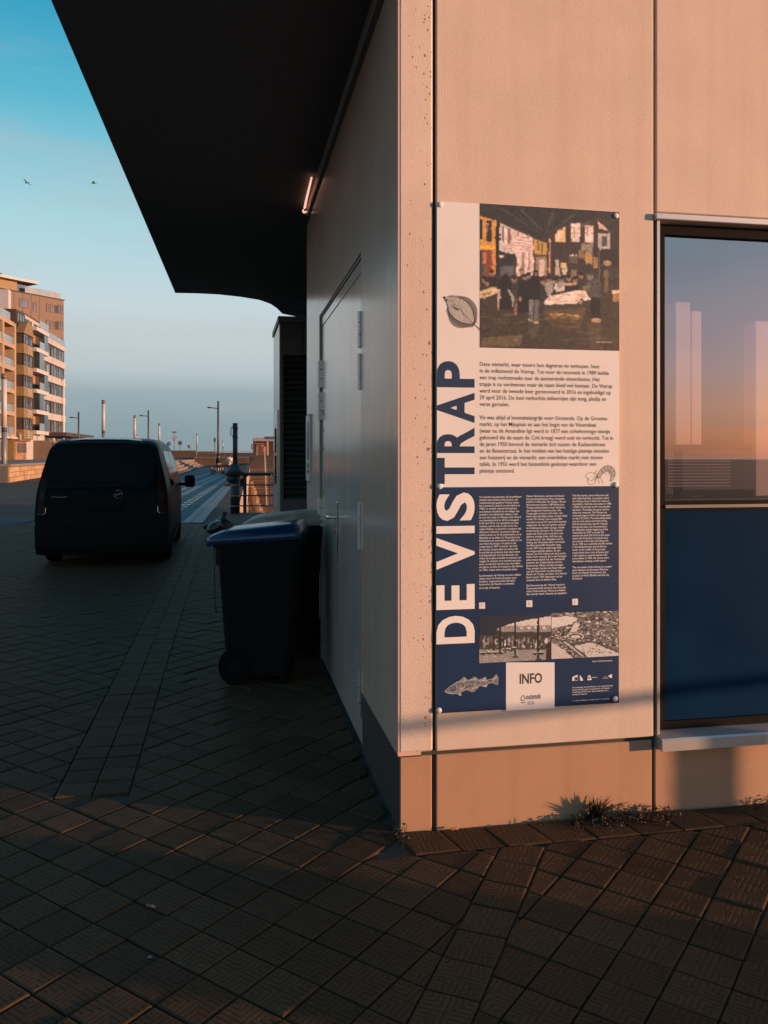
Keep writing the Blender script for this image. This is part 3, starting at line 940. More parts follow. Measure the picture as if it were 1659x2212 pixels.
for k in range(26):
    z = 1.01 + k * 0.0765
    B('louvre_slat', louv, lambda m: m.add([(0.76, y0 + 0.01, z), (4, y0 + 0.01, z), (4, y0 + 0.09, z + 0.055), (0.76, y0 + 0.09, z + 0.055),
      (0.76, y0 + 0.01, z - 0.006), (4, y0 + 0.01, z - 0.006), (4, y0 + 0.09, z + 0.049), (0.76, y0 + 0.09, z + 0.049)], [(0, 1, 2, 3), (7, 6, 5, 4), (0, 4, 5, 1)]), blk)
dr = B('door', door_paint, lambda m: m.box(FX - 0.03, FX - 0.0125, 11.75, 12.75, 0.03, 2.25), blk)
B('door_handle', steel, lambda m: m.tube([(FX - 0.03, 11.9, 1.32), (FX - 0.09, 11.9, 1.32), (FX - 0.09, 12.03, 1.32)], 0.013, 8), dr)
B('door_window', frame_m, lambda m: (m.box(FX - 0.034, FX - 0.0302, 11.95, 12.35, 1.65, 2.0), m.box(FX - 0.034, FX - 0.0302, 11.95, 12.35, 1.2, 1.6)), dr)
B('outlet_lamp', alu, lambda m: m.box(FX - 0.16, FX - 0.0125, 12.9, 13.0, 1.86, 1.90), blk)
# ------------------------------------------------------------------ information panel
def lin(c):
    c = c / 255.0
    return c / 12.92 if c <= 0.04045 else ((c + 0.055) / 1.055) ** 2.4
def ph(r, g, b):
    """own colour of a print that shows as r,g,b in the warm sun"""
    return (min(0.9, lin(r) / 0.94), min(0.9, lin(g) / 0.66), min(0.9, lin(b) / 0.54))
Z6 = lambda x, y: fs(915.7 + .268 * x, 398.1 + .268 * y)
Z7 = lambda x, y: fs(915.7 + .268 * x, 749.8 + .268 * y)
Z8 = lambda x, y: fs(915.7 + .268 * x, 1035.2 + .268 * y)
PY = FY - 0.0085
board_m = mat('panel_white_print', (0.70, 0.685, 0.665), 0.42, var=0.03, vscale=4, dirt=(0.55, 0.45, 0.4), dscale=5, damt=0.12)
navy_m = mat('panel_navy_print', (0.008, 0.030, 0.085), 0.38, var=0.15, vscale=5, dirt=(0.03, 0.05, 0.09), dscale=4, damt=0.25)
ink_navy = mat('navy_ink', (0.012, 0.032, 0.082), 0.4, var=0.08)
ink_dark = mat('dark_ink', (0.035, 0.036, 0.042), 0.45, var=0.05)
ink_white = mat('white_ink', (0.74, 0.73, 0.71), 0.42, var=0.04)
print_m = color_mat('picture_print', 0.42)
xl, zt = fs(943, 436); xr, _ = fs(1335, 460)
zb = fs(943, 1540)[1]
zm = fs(943, 1052.5)[1]
pan = thing('info_panel', 'tall white and navy printed panel about the fish market, screwed to the sunlit facade', 'sign', (xl, PY, zb))
MB().box(xl, xr, PY, FY - 0.001, zm, zt).build('white_board', board_m, pan)
MB().box(xl, xr, PY, FY - 0.001, zb, zm - 0.0008).build('navy_board', navy_m, pan)
def layer(pts, k=1):
    return [(p[0], PY - 0.00025 * k, p[1]) for p in pts]
def flat(mb, pts, k=1, col=None):
    P = layer(pts, k)
    n_ = len(P)
    a = sum(P[i][0] * P[(i + 1) % n_][2] - P[(i + 1) % n_][0] * P[i][2] for i in range(n_))
    idx = tuple(range(n_)) if a > 0 else tuple(range(n_))[::-1]
    mb.add(P, [idx], col)
def stroke(mb, pts, wdt, k=1, col=None):
    for i in range(len(pts) - 1):
        a, b = Vector(pts[i]), Vector(pts[i + 1])
        d = (b - a)
        if d.length < 1e-6: continue
        n_ = Vector((-d.y, d.x)).normalized() * wdt / 2
        flat(mb, [a - n_, b - n_, b + n_, a + n_], k, col)
def glyphs(s, bold=0.0, shear=0.0, res=2):
    cu = bpy.data.curves.new('t', 'FONT')
    cu.body = s
    cu.size = 1
    cu.offset = bold
    cu.shear = shear
    cu.resolution_u = res
    ob = bpy.data.objects.new('t', cu)
    COL.objects.link(ob)
    dg = bpy.context.evaluated_depsgraph_get()
    me = bpy.data.meshes.new_from_object(ob.evaluated_get(dg))
    v = [(p.co.x, p.co.y) for p in me.vertices]
    f = [tuple(p.vertices) for p in me.polygons]
    bpy.data.objects.remove(ob); bpy.data.curves.remove(cu); bpy.data.meshes.remove(me)
    return v, f
def ext(v):
    xs, ys = [p[0] for p in v], [p[1] for p in v]
    return min(xs), max(xs), min(ys), max(ys)
CAPH = None
def text_lines(mb, rows, cap, ref, refw, bold=0.0, k=2, shear=0.0):
    """rows: (string, x, z of the baseline) in metres; cap height cap; the line ref is refw wide"""
    global CAPH
    if CAPH is None:
        CAPH = ext(glyphs('D')[0])[3]
    sy = cap / CAPH
    e = ext(glyphs(ref, bold, shear)[0])
    sx = refw / (e[1] - e[0])
    for s, x, z in rows:
        v, f = glyphs(s, bold, shear)
        if not v: continue
        mb.add([(x + p[0] * sx, PY - 0.00025 * k, z + p[1] * sy) for p in v], f)
def rows(Zf, x, y0, dy, lines):
    return [(s, *Zf(x, y0 + i * dy)) for i, s in enumerate(lines) if s]
# big upright title
tn, tw = MB(), MB()
def letter(mb, ch, Zf, xa, xb, ya, yb):
    """letter turned a quarter left to fill the given box"""
    v, f = glyphs(ch, 0.034, 0, 4)
    e = ext(v)
    P = []
    (X0, _), (X1, _) = Zf(xa, (ya + yb) / 2), Zf(xb, (ya + yb) / 2)
    Zt, Zb = Zf(xa, ya)[1], Zf(xa, yb)[1]
    for p in v:
        a = (p[0] - e[0]) / (e[1] - e[0]); b = (p[1] - e[2]) / (e[3] - e[2])
        P.append((X1 + (X0 - X1) * b, PY - 0.0005, Zb + (Zt - Zb) * a))
    mb.add(P, f)
for ch, ya, yb in (('P', 112, 324), ('A', 365, 610), ('R', 648, 854), ('T', 892, 1103)):
    letter(tn, ch, Z7, 100, 404, ya, yb)
for ch, ya, yb in (('S', 108, 336), ('I', 378, 438), ('V', 472, 728), ('E', 850, 1052), ('D', 1104, 1328)):
    letter(tw, ch, Z8, 97, 404, ya, yb)
tn.build('title_lettering', ink_navy, pan)
tw.build('title_lettering', ink_white, pan)
NL = ['Deze vismarkt, waar vissers hun dagverse vis verkopen, heet', 'in de volksmond de Vistrap. Tot voor de renovatie in 1989 leidde', 'een trap rechtstreeks naar de aanmerende vissersboten. Het', 'trapje is nu verdwenen maar de naam bleef wel bestaan. De Vistrap', 'werd voor de tweede keer gerenoveerd in 2016 en ingehuldigd op', '29 april 2016. De best verkochte lekkernijen zijn tong, pladijs en', 'verse garnalen.', '',
      'Vis was altijd al levensbelangrijk voor Oostende. Op de Groente-', 'markt, op het Mijnplein en aan het begin van de Visserskaai', '(waar nu de Amandine ligt werd in 1877 een cirkelvormige vismijn', 'gebouwd die de naam de Cirk kreeg) werd ooit vis verkocht. Tot in', 'de jaren 1950 bevond de vismarkt zich tussen de Kadzandstraat', 'en de Bonenstraat. In het midden van het huidige pleintje stonden', 'een huizenrij en de vismarkt: een overdekte markt met stenen', 'tafels. In 1955 werd het huizenblok gesloopt waardoor een', 'pleintje ontstond.']
m = MB()
text_lines(m, rows(Z7, 443, 153, 53.7, NL), 0.0172, NL[3], Z7(1512, 320)[0] - Z7(443, 320)[0], 0.009)
m.build('dutch_text', ink_dark, pan)
FR = ['Ce marché aux poissons, où les pêcheurs', 'vendent leur poisson frais du jour, est', "communément appelé le Vistrap ('esca-", "lier à poisson'). Jusqu'à sa rénovation en", '1989, un escalier menait directement', 'aux bateaux de pêche au mouillage. Les', 'escaliers ont maintenant disparu, mais', 'le nom est resté. Le Vistrap a été rénové', 'une deuxième fois en 2016 et inauguré', 'le 29 avril 2016. Les spécialités les plus', 'vendues sont la sole, la plie et les cre-', 'vettes fraîches. Le poisson a toujours été', 'vital pour Ostende. Le poisson était au-', 'trefois vendu sur le Groentemarkt, sur la', 'Mijnplein et au début du Visserskaai (où', "l'Amandine est maintenant mouillée et où", 'une mine de poisson circulaire a été', "construite en 1877 nommée 'de Cirk'", '(le Cercle). Jusque dans les années 50,', 'le marché aux poissons était situé entre', 'la Kadzandstraat et la Bonenstraat. Au', 'milieu de la place actuelle se trouvait une', 'rangée de maisons et le marché aux pois-', 'sons: un marché couvert avec des tables', 'en pierre. Le bloc de maisons a été démoli', 'en 1955, créant ainsi une petite place.']
F2 = ['La rénovation du Vistrap est une collabo-', 'ration entre le Fonds européen pour', 'la pêche, le gouvernement flamand,', 'la province de Flandre occidentale', "et la ville d'Ostende."]
DE = ['Dieser Fischmarkt, auf dem die Fischer', 'ihre gerade gefangene Ware verkaufen,', "heißt im Volksmund 'De Vistrap'. Bis zur", 'Renovierung im Jahre 1989 führte eine', "Treppe (niederländisch 'trap') direkt zu", 'den anlegenden Fischerbooten. Die', 'Treppe gibt es heute nicht mehr, der', 'Name lebt allerdings weiter. Im Jahr 2016', "wurde 'De Vistrap' zum zweiten Mal", 'renoviert und am 29. April 2016 feierlich', 'eingeweiht. Zu den am meisten verkauf-', 'ten Delikatessen zählen Zunge, Scholle', 'sowie frische Garnelen. Für Ostende', 'spielte der Fisch schon seit jeher eine', 'äußerst wichtige Rolle. Auf dem sog.', 'Groentemarkt, dem Mijnplein und am', 'Anfang des Visserskaai (dort, wo heute', "das Museumsschiff 'Amandine' liegt,", 'wurde 1877 eine kreisförmige Fisch-', 'versteigerungshalle gebaut, die den', "Namen 'de Cirk' bekommen hat) wurde", 'früher Fisch verkauft. Bis in die Fünfziger-', 'jahre hinein befand sich der Fischmarkt', 'zwischen der Kadzandstraat und der', 'Bonenstraat. Mitten auf dem heutigen', 'Platz standen damals eine Reihe Häuser', 'und der Fischmarkt: ein überdeckter', 'Markt mit Tischen aus Stein. Der Häuser-', 'block wurde 1955 abgerissen und es', 'entstand dort ein kleiner Platz.']
D2 = ["Die Renovierung der 'Vistrap' wurde in", 'Zusammenarbeit zwischen dem Europäi-', 'schen Fischereifonds, Flämischen Behör-', 'den und der Stadt Ostende durchgeführt.']
EN = ['This fish market, where fishermen sell', 'their daily fresh fish, is popularly called', "the Vistrap ('trap' is Dutch for stairs or", 'stepladder). Until the renovation in 1989,', 'a ladder led directly to the mooring fish-', 'ing boats. The ladder has gone, but the', 'name has remained. The Vistrap was', 'renovated again in 2016 and inaugurated', 'on April 29, 2016. The best-selling delica-', 'cies are sole, plaice and fresh shrimp.', 'Fish has always been vital for Ostend.', 'During the years, the Groentemarkt,', 'the Mijnplein and the beginning of the', 'Visserskaai (in 1877 a circular fish', 'market was built (De Cirk) at the place', 'where the Amandine is located) were', 'once places where fish was being sold.', 'Up to 1955 you could find the fish market', 'in the Kadzandstraat and the Bonen-', 'straat. In the middle of the present', 'square there was a row of houses and', 'a fish market: a covered market with', 'stone tables. In 1955, the houses were', 'demolished, creating a small square.']
E2 = ['The renovation of the Vistrap is a cooper-', 'ation between the European Fisheries', 'Fund, the Flemish Government, the', 'province of West Flanders and the city', 'of Ostend.']
for nm, x0, x1, ref, blocks in (('french_text', 441, 777, FR[11], ((150, 23.5, FR), (783, 23.4, F2[:4]), (882, 20, F2[4:]))),
                                ('german_text', 820, 1147, DE[7], ((143, 23.3, DE), (862, 23.3, D2))),
                                ('english_text', 1190, 1509, EN[17], ((138, 23.0, EN), (716, 22.5, E2)))):
    m = MB()
    for y0_, dy, ls in blocks:
        text_lines(m, rows(Z8, x0, y0_, dy, ls), 0.0082, ref, Z8(x1, 300)[0] - Z8(x0, 300)[0], 0.007)
    m.build(nm, ink_white, pan)
m = MB()
SM = ['De renovatie van de Vistrap is een samenwerking', 'tussen het Europees Visserijfonds, de Vlaamse', 'Overheid, de Provincie West-Vlaanderen en', 'de Stad Oostende.']
text_lines(m, rows(Z8, 1190, 1681, 18.6, SM), 0.0062, SM[0], Z8(1512, 1660)[0] - Z8(1190, 1660)[0], 0.004)
m.build('small_print', ink_white, pan); m = MB()
text_lines(m, [('v.u.: Kristof Beuren, Vindictivelaan 1, Oostende', *Z8(1190, 1786))], 0.0058, 'v.u.: Kristof Beuren, Vindictivelaan 1, Oostende', Z8(1490, 1770)[0] - Z8(1190, 1770)[0])
m.build('small_print', ink_white, pan); m = MB()
text_lines(m, [("Foto's Archief Oostende", *Z8(1350, 1470))], 0.0066, "Foto's Archief Oostende", Z8(1510, 1460)[0] - Z8(1350, 1460)[0], 0.004)
m.build('small_print', ink_white, pan)
for (x0, x1, y0_, y1) in ((440, 488, 990, 1041), (820, 868, 973, 1027), (1190, 1235, 960, 1011), (657, 1047, 1472, 1851)):
    m = MB()
    flat(m, [Z8(x0, y0_ + 1), Z8(x1, y0_), Z8(x1, y1 - (8 if x0 == 657 else 0)), Z8(x0, y1 + (10 if x0 == 657 else 0))], 1)
    m.build('white_field', board_m, pan)
m = MB()
for ch, x, y in (('F', 457, 1024), ('D', 836, 1009), ('E', 1204, 995)):
    m = MB()
    text_lines(m, [(ch, *Z8(x, y))], 0.0088, 'D', 0.0062, 0.01, 3)
    m.build('language_letter', ink_dark, pan)
m = MB()
text_lines(m, [('INFO', *Z8(762, 1645))], Z8(762, 1567)[1] - Z8(762, 1645)[1], 'INFO', Z8(943, 1640)[0] - Z8(762, 1640)[0], 0.02, 3)
m.build('info_lettering', ink_dark, pan); m = MB()
text_lines(m, [('O', *Z8(768, 1786))], 0.026, 'O', 0.021, 0.0, 3, 0.2)
text_lines(m, [('ostende', *Z8(812, 1770))], 0.0235, 'ostende', Z8(932, 1750)[0] - Z8(812, 1750)[0], 0.012, 3, 0.45)
m.build('info_lettering', ink_dark, pan); m = MB()
text_lines(m, [('DE STAD', *Z8(828, 1797)), ('AAN ZEE', *Z8(828, 1812))], 0.0055, 'DE STAD', Z8(880, 1790)[0] - Z8(828, 1790)[0], 0.006, 3)
m.build('info_lettering', ink_dark, pan); m = MB()
stroke(m, [Z8(774, 1798), Z8(811, 1794)], 0.0028, 3)
m.build('info_lettering', ink_dark, pan)
# emblems of the sponsors, bottom right
m = MB()
flat(m, [Z8(1190, 1590), Z8(1232, 1572), Z8(1232, 1620), Z8(1190, 1621)], 1)
flat(m, [Z8(1250, 1572), Z8(1256, 1580), Z8(1270, 1600), Z8(1278, 1618), Z8(1252, 1619)], 1)
for i in range(12):
    a = i * math.pi / 6
    c = Z8(1222 + 13 * math.cos(a), 1604 + 13 * math.sin(a))
    flat(m, [(c[0] - .0012, c[1]), (c[0], c[1] - .0012), (c[0] + .0012, c[1]), (c[0], c[1] + .0012)], 3)
m.build('emblem', ink_white, pan); m = MB()
flat(m, [Z8(1316, 1578), Z8(1334, 1577), Z8(1346, 1614), Z8(1312, 1616)], 1)
text_lines(m, [('Vlaanderen', *Z8(1345, 1598))], 0.0055, 'Vlaanderen', Z8(1390, 1600)[0] - Z8(1345, 1600)[0], 0.004)
m.build('emblem', ink_white, pan); m = MB()
text_lines(m, [('provincie', *Z8(1445, 1592)), ('West-Vlaanderen', *Z8(1430, 1604))], 0.004, 'West-Vlaanderen', Z8(1482, 1600)[0] - Z8(1430, 1600)[0])
flat(m, [Z8(1478, 1580), Z8(1510, 1566), Z8(1508, 1600), Z8(1490, 1592)], 1)
m.build('emblem', ink_white, pan)
m = MB()
flat(m, [Z8(1207, 1591), Z8(1231, 1590), Z8(1231, 1618), Z8(1207, 1619)], 2)
m.build('emblem_ground', ink_navy, pan); m = MB()
flat(m, [Z8(1322, 1586), Z8(1332, 1590), Z8(1330, 1604), Z8(1320, 1606)], 2)
m.build('emblem_ground', ink_navy, pan)

# --- line drawings: flatfish, shrimp, cod
def curve(pts, n_=8, closed=False):
    """smooth curve through the points"""
    P = [Vector(p) for p in pts]
    N = len(P)
    res = []
    for i in range(N if closed else N - 1):
        p0, p1, p2, p3 = (P[(i - 1) % N], P[i], P[(i + 1) % N], P[(i + 2) % N]) if closed else (P[max(i - 1, 0)], P[i], P[i + 1], P[min(i + 2, N - 1)])
        for j in range(n_):
            t_ = j / n_
            res.append(0.5 * ((2 * p1) + (p2 - p0) * t_ + (2 * p0 - 5 * p1 + 4 * p2 - p3) * t_ ** 2 + (3 * p1 - p0 - 3 * p2 + p3) * t_ ** 3))
    if not closed:
        res.append(P[-1])
    return res
INK = (0.02, 0.025, 0.035)
m = MB()
fin = curve([(255, 908), (330, 908), (395, 950), (424, 1010), (424, 1080), (412, 1126)], 6) + curve([(398, 1120), (396, 1060), (378, 1000), (335, 950), (255, 915)], 6)
flat(m, [Z6(*p) for p in fin], 1, (0.20, 0.19, 0.18))
fin = curve([(188, 1050), (205, 1110), (245, 1150), (300, 1162), (365, 1150), (400, 1134)], 6) + curve([(398, 1124), (340, 1124), (280, 1106), (230, 1070), (196, 1020)], 6)
flat(m, [Z6(*p) for p in fin], 1, (0.20, 0.19, 0.18))
body = curve([(158, 918), (205, 910), (275, 914), (340, 950), (380, 1000), (397, 1060), (400, 1122), (345, 1126), (285, 1110), (232, 1074), (196, 1022), (182, 965)], 6, True)
flat(m, [Z6(*p) for p in body], 2, (0.42, 0.40, 0.37))
stroke(m, [Z6(*p) for p in body + body[:1]], 0.0022, 4, INK)
flat(m, [Z6(395, 1118), Z6(403, 1128), Z6(448, 1168), Z6(446, 1186), Z6(425, 1160), Z6(392, 1130)], 2, (0.16, 0.15, 0.15))
rr = random.Random(5)
for i in range(70):                                   # fin rays round the rim
    u_ = i / 70
    if u_ < 0.45:
        a = body[int((0.07 + u_ * 1.0) * len(body)) % len(body)]
        o2 = Vector((a.x + 12 + 30 * u_, a.y - 14 + 24 * u_))
    else:
        a = body[int((0.10 + u_ * 0.80) * len(body)) % len(body)]
        o2 = Vector((a.x - 10, a.y + 30))
    stroke(m, [Z6(*a), Z6(*o2)], 0.0013, 3, INK)
for i in range(520):
    x, y = rr.uniform(170, 400), rr.uniform(915, 1130)
    ins = False
    for j in range(len(body)):
        p, q = body[j], body[(j + 1) % len(body)]
        if (p.y > y) != (q.y > y) and x < (q.x - p.x) * (y - p.y) / (q.y - p.y) + p.x: ins = not ins
    if ins:
        d = (x - 290) / 110 + (y - 1020) / 110
        if rr.random() < 0.35 + 0.3 * abs(d): stroke(m, [Z6(x, y), Z6(x + rr.uniform(4, 8), y + rr.uniform(3, 8))], 0.0009, 3, (0.10, 0.10, 0.11))
stroke(m, [Z6(*p) for p in curve([(238, 968), (265, 985), (290, 1010), (330, 1065), (400, 1128)])], 0.0013, 4, INK)
stroke(m, [Z6(*p) for p in curve([(205, 935), (235, 955), (238, 985), (205, 998), (188, 985)])], 0.0014, 4, INK)
flat(m, [Z6(*p) for p in ((228, 990), (245, 990), (278, 1008), (275, 1022), (250, 1015))], 4, (0.09, 0.09, 0.10))
flat(m, [Z6(160 + 9 * math.cos(a * .6), 916 + 9 * math.sin(a * .6)) for a in range(10)], 4, INK)
flat(m, [Z6(178 + 10 * math.cos(a * .6), 935 + 9 * math.sin(a * .6)) for a in range(10)], 4, (0.06, 0.06, 0.07))
m.build('flatfish_drawing', print_m, pan)
m = MB()
sh = curve([(1385, 1040), (1420, 985), (1465, 955), (1510, 965), (1535, 1005), (1530, 1045), (1510, 1075), (1492, 1078), (1500, 1045), (1495, 1015), (1465, 1000), (1430, 1025), (1405, 1055)], 5, True)
flat(m, [Z7(*p) for p in sh], 1, (0.42, 0.40, 0.37))
stroke(m, [Z7(*p) for p in sh + sh[:1]], 0.0016, 2, INK)
for a, b in (((1420, 985), (1440, 1020)), ((1445, 965), (1460, 1002)), ((1475, 955), (1478, 1000)), ((1505, 962), (1492, 1010)), ((1530, 990), (1498, 1022)), ((1534, 1025), (1500, 1042))):
    stroke(m, [Z7(*a), Z7(*b)], 0.0022, 3, (0.06, 0.06, 0.07))
for pts in ([(1390, 1035), (1350, 1075), (1310, 1060), (1297, 1035), (1330, 1010), (1385, 1020)], [(1392, 1040), (1365, 1095), (1325, 1108), (1312, 1080), (1320, 1050)], [(1400, 1050), (1405, 1100)], [(1415, 1045), (1440, 1100)],
            [(1455, 1010), (1465, 1035)], [(1475, 1005), (1490, 1030)], [(1395, 1040), (1372, 1075)], [(1365, 1030), (1390, 985)], [(1360, 1045), (1405, 1020)], [(1355, 1060), (1400, 1045)]):
    stroke(m, [Z7(*p) for p in curve(pts, 5)], 0.0013, 2, INK)
m.build('shrimp_drawing', print_m, pan)
m = MB()
WH = (0.62, 0.60, 0.56)
cod = curve([(166, 1700), (190, 1680), (245, 1640), (310, 1620), (400, 1612), (480, 1618), (525, 1610), (548, 1605), (548, 1632), (520, 1640), (470, 1655), (400, 1672), (340, 1690), (280, 1716), (225, 1725), (185, 1718), (172, 1712)], 5, True)
flat(m, [Z8(*p) for p in cod], 1, (0.085, 0.10, 0.13))
low = curve([(170, 1710), (230, 1705), (300, 1690), (390, 1660), (480, 1640), (545, 1625), (548, 1632), (470, 1655), (400, 1672), (340, 1690), (280, 1716), (225, 1725), (185, 1718)], 4, True)
flat(m, [Z8(*p) for p in low], 2, (0.20, 0.21, 0.23))
for fin in ([(270, 1632), (318, 1590), (345, 1612), (340, 1620)], [(355, 1616), (405, 1588), (430, 1606), (425, 1613)], [(445, 1613), (492, 1588), (498, 1612), (490, 1617)], [(548, 1600), (580, 1568), (594, 1600), (590, 1652), (565, 1645), (545, 1634)],
            [(340, 1692), (385, 1675), (440, 1668), (400, 1705), (385, 1710)], [(450, 1660), (510, 1644), (500, 1668), (478, 1668)], [(255, 1722), (290, 1716), (298, 1735), (288, 1742)], [(280, 1672), (330, 1668), (300, 1695), (270, 1700)]):
    flat(m, [Z8(*p) for p in fin], 3, (0.16, 0.17, 0.19))
    stroke(m, [Z8(*p) for p in fin + fin[:1]], 0.0010, 4, WH)
    c0 = Vector(fin[0]).lerp(Vector(fin[-1]), 0.5)
    for k in range(1, 6):
        e = Vector(fin[1]).lerp(Vector(fin[2]), k / 6)
        stroke(m, [Z8(*c0.lerp(e, 0.2)), Z8(*e)], 0.0008, 4, WH)
stroke(m, [Z8(*p) for p in cod + cod[:1]], 0.0014, 4, WH)
for i in range(420):
    x = rr.uniform(215, 530); c_ = 1640 + (x - 245) * -0.08 + 18; y = rr.uniform(c_ - 38 + max(0, (x - 430) * .28), c_ + 22 - max(0, (x - 330) * .17))
    if x < 250: y = max(y, 1668 - (x - 215) * .7)
    stroke(m, [Z8(x, y), Z8(x + rr.uniform(2, 5), y + rr.uniform(-2, 2))], 0.0013, 3, WH)
flat(m, [Z8(200 + 5 * math.cos(a * .7), 1688 + 4 * math.sin(a * .7)) for a in range(9)], 4, WH)
stroke(m, [Z8(*p) for p in ((168, 1706), (200, 1706), (215, 1712))], 0.0012, 4, WH)
stroke(m, [Z8(*p) for p in curve([(250, 1650), (262, 1680), (252, 1712)])], 0.0012, 4, WH)
m.build('cod_drawing', print_m, pan)

# --- printed pictures: small cells of colour, like the print's own raster
class Raster:
    def __init__(s, quad, nx, ny, Zf, base):
        s.q, s.nx, s.ny, s.Zf = quad, nx, ny, Zf
        (a, b, c, d) = [np.array(p, float) for p in quad]      # TL TR BR BL in zoom coordinates
        U, V = np.meshgrid((np.arange(nx) + .5) / nx, (np.arange(ny) + .5) / ny)
        top = a[None, None] * (1 - U[..., None]) + b[None, None] * U[..., None]
        bot = d[None, None] * (1 - U[..., None]) + c[None, None] * U[..., None]
        P = top * (1 - V[..., None]) + bot * V[..., None]
        s.X, s.Y = P[..., 0], P[..., 1]
        s.rng = np.random.RandomState(11)
        # brushy distortion so that edges are not ruler-straight
        s.dx = s.noise(9) * 7 - 3.5
        s.dy = s.noise(9) * 7 - 3.5
        s.img = np.ones((ny, nx, 3)) * np.array(base)
    def noise(s, cells_):
        g = s.rng.rand(cells_ * 2 + 2, cells_ * 2 + 2)
        yy = np.linspace(0, cells_ * 2, s.ny); xx = np.linspace(0, cells_ * 2, s.nx)
        yi, xi = yy.astype(int), xx.astype(int)
        fy, fx = (yy - yi)[:, None], (xx - xi)[None]
        fy, fx = fy * fy * (3 - 2 * fy), fx * fx * (3 - 2 * fx)
        A = g[yi][:, xi]; B_ = g[yi][:, xi + 1]; C_ = g[yi + 1][:, xi]; D_ = g[yi + 1][:, xi + 1]
        return (A * (1 - fx) + B_ * fx) * (1 - fy) + (C_ * (1 - fx) + D_ * fx) * fy
    def mask(s, pts):
        X, Y = s.X + s.dx, s.Y + s.dy
        ins = np.zeros(X.shape, bool)
        n_ = len(pts)
        for i in range(n_):
            (x0, y0), (x1, y1) = pts[i], pts[(i + 1) % n_]
            if y0 == y1: continue
            c = ((y0 > Y) != (y1 > Y)) & (X < (x1 - x0) * (Y - y0) / (y1 - y0) + x0)
            ins ^= c
        return ins
    def paint(s, mk, col, amt=1.0, var=0.15):
        v = 1 + (s.rng.rand() - .5) * var
        s.img[mk] = s.img[mk] * (1 - amt) + np.array(col) * v * amt
        return s
    def poly(s, pts, col, amt=1.0): return s.paint(s.mask(pts), col, amt)
    def rect(s, x0, y0, x1, y1, col, amt=1.0): return s.poly([(x0, y0), (x1, y0), (x1, y1), (x0, y1)], col, amt)
    def ell(s, cx, cy, rx, ry, col, amt=1.0):
        return s.paint(((s.X + s.dx - cx) / rx) ** 2 + ((s.Y + s.dy - cy) / ry) ** 2 < 1, col, amt)
    def build(s, name):
        a, b, c, d = [np.array(p, float) for p in s.q]
        V = []
        for j in range(s.ny + 1):
            for i in range(s.nx + 1):
                u_, v_ = i / s.nx, j / s.ny
                p = (a * (1 - u_) + b * u_) * (1 - v_) + (d * (1 - u_) + c * u_) * v_
                x, z = s.Zf(*p)
                V.append((x, PY - 0.0006, z))
        m = MB()
        m.v = V
        w_ = s.nx + 1
        for j in range(s.ny):
            for i in range(s.nx):
                m.f.append((j * w_ + i, (j + 1) * w_ + i, (j + 1) * w_ + i + 1, j * w_ + i + 1))
                m.c.append(tuple(np.clip(s.img[j, i], 0.004, 0.85)))
        return m.build(name, print_m, pan)
pc = Raster([(445, 158), (1568, 229), (1568, 1345), (445, 1318)], 150, 156, Z6, ph(66, 50, 42))
def drk(k=1.0): return ph(50 * k, 41 * k, 37 * k)
pc.rect(445, 900, 1568, 1350, ph(64, 48, 38))
pc.poly([(445, 262), (580, 300), (572, 730), (445, 740)], ph(205, 132, 62)).rect(445, 530, 545, 745, ph(120, 62, 42)).rect(470, 555, 500, 640, ph(190, 100, 60)).rect(445, 540, 470, 740, ph(60, 62, 66))
pc.rect(500, 300, 540, 465, drk()).rect(505, 320, 518, 380, ph(150, 110, 100)).rect(445, 285, 466, 445, drk()).rect(445, 500, 575, 525, ph(230, 150, 60)).rect(545, 540, 565, 735, ph(205, 110, 60))
pc.poly([(605, 318), (722, 368), (722, 600), (605, 560)], ph(205, 165, 148)).rect(622, 345, 640, 470, ph(120, 90, 75)).rect(668, 360, 695, 485, ph(140, 85, 65)).rect(640, 370, 668, 480, ph(215, 180, 165))
pc.poly([(598, 545), (748, 572), (715, 622), (690, 720), (598, 730)], drk()).ell(612, 582, 9, 9, ph(225, 190, 160)).rect(610, 660, 720, 740, ph(90, 78, 78))
pc.poly([(716, 370), (872, 432), (878, 740), (740, 740), (745, 600), (716, 540)], ph(228, 176, 158))
for y in (420, 445, 470, 495, 520): pc.poly([(720, y), (872, y + 18), (872, y + 23), (720, y + 6)], ph(170, 125, 112))
pc.rect(780, 555, 803, 700, ph(150, 115, 100)).rect(832, 560, 852, 700, ph(160, 120, 105)).rect(745, 380, 760, 420, ph(150, 110, 100)).rect(826, 410, 842, 445, ph(150, 110, 100))
pc.poly([(878, 440), (990, 480), (990, 580), (880, 565)], ph(185, 132, 72)).rect(895, 590, 985, 740, ph(150, 112, 85)).rect(925, 610, 965, 740, ph(205, 160, 140)).rect(905, 460, 920, 540, ph(120, 80, 45)).rect(940, 480, 955, 555, ph(120, 80, 45)).rect(880, 572, 990, 590, ph(80, 60, 40))
pc.poly([(985, 440), (1568, 300), (1568, 760), (1000, 760)], ph(62, 49, 42))
pc.rect(575, 300, 602, 740, drk(.8)).rect(565, 425, 612, 445, drk(.8)).rect(990, 430, 1003, 740, drk(.8)).rect(1005, 440, 1015, 720, ph(200, 130, 100))
pc.poly([(445, 158), (1568, 229), (1568, 300), (1400, 285), (1250, 300), (1010, 410), (965, 440), (870, 425), (690, 345), (605, 305), (445, 262)], ph(55, 46, 41))
for a, b in (((600, 200), (960, 420)), ((760, 210), (980, 400)), ((1200, 240), (1000, 400)), ((1020, 230), (970, 410)), ((1420, 270), (1010, 420))):
    pc.poly([a, (a[0] + 30, a[1]), (b[0] + 8, b[1]), b], ph(84, 72, 64), .7)
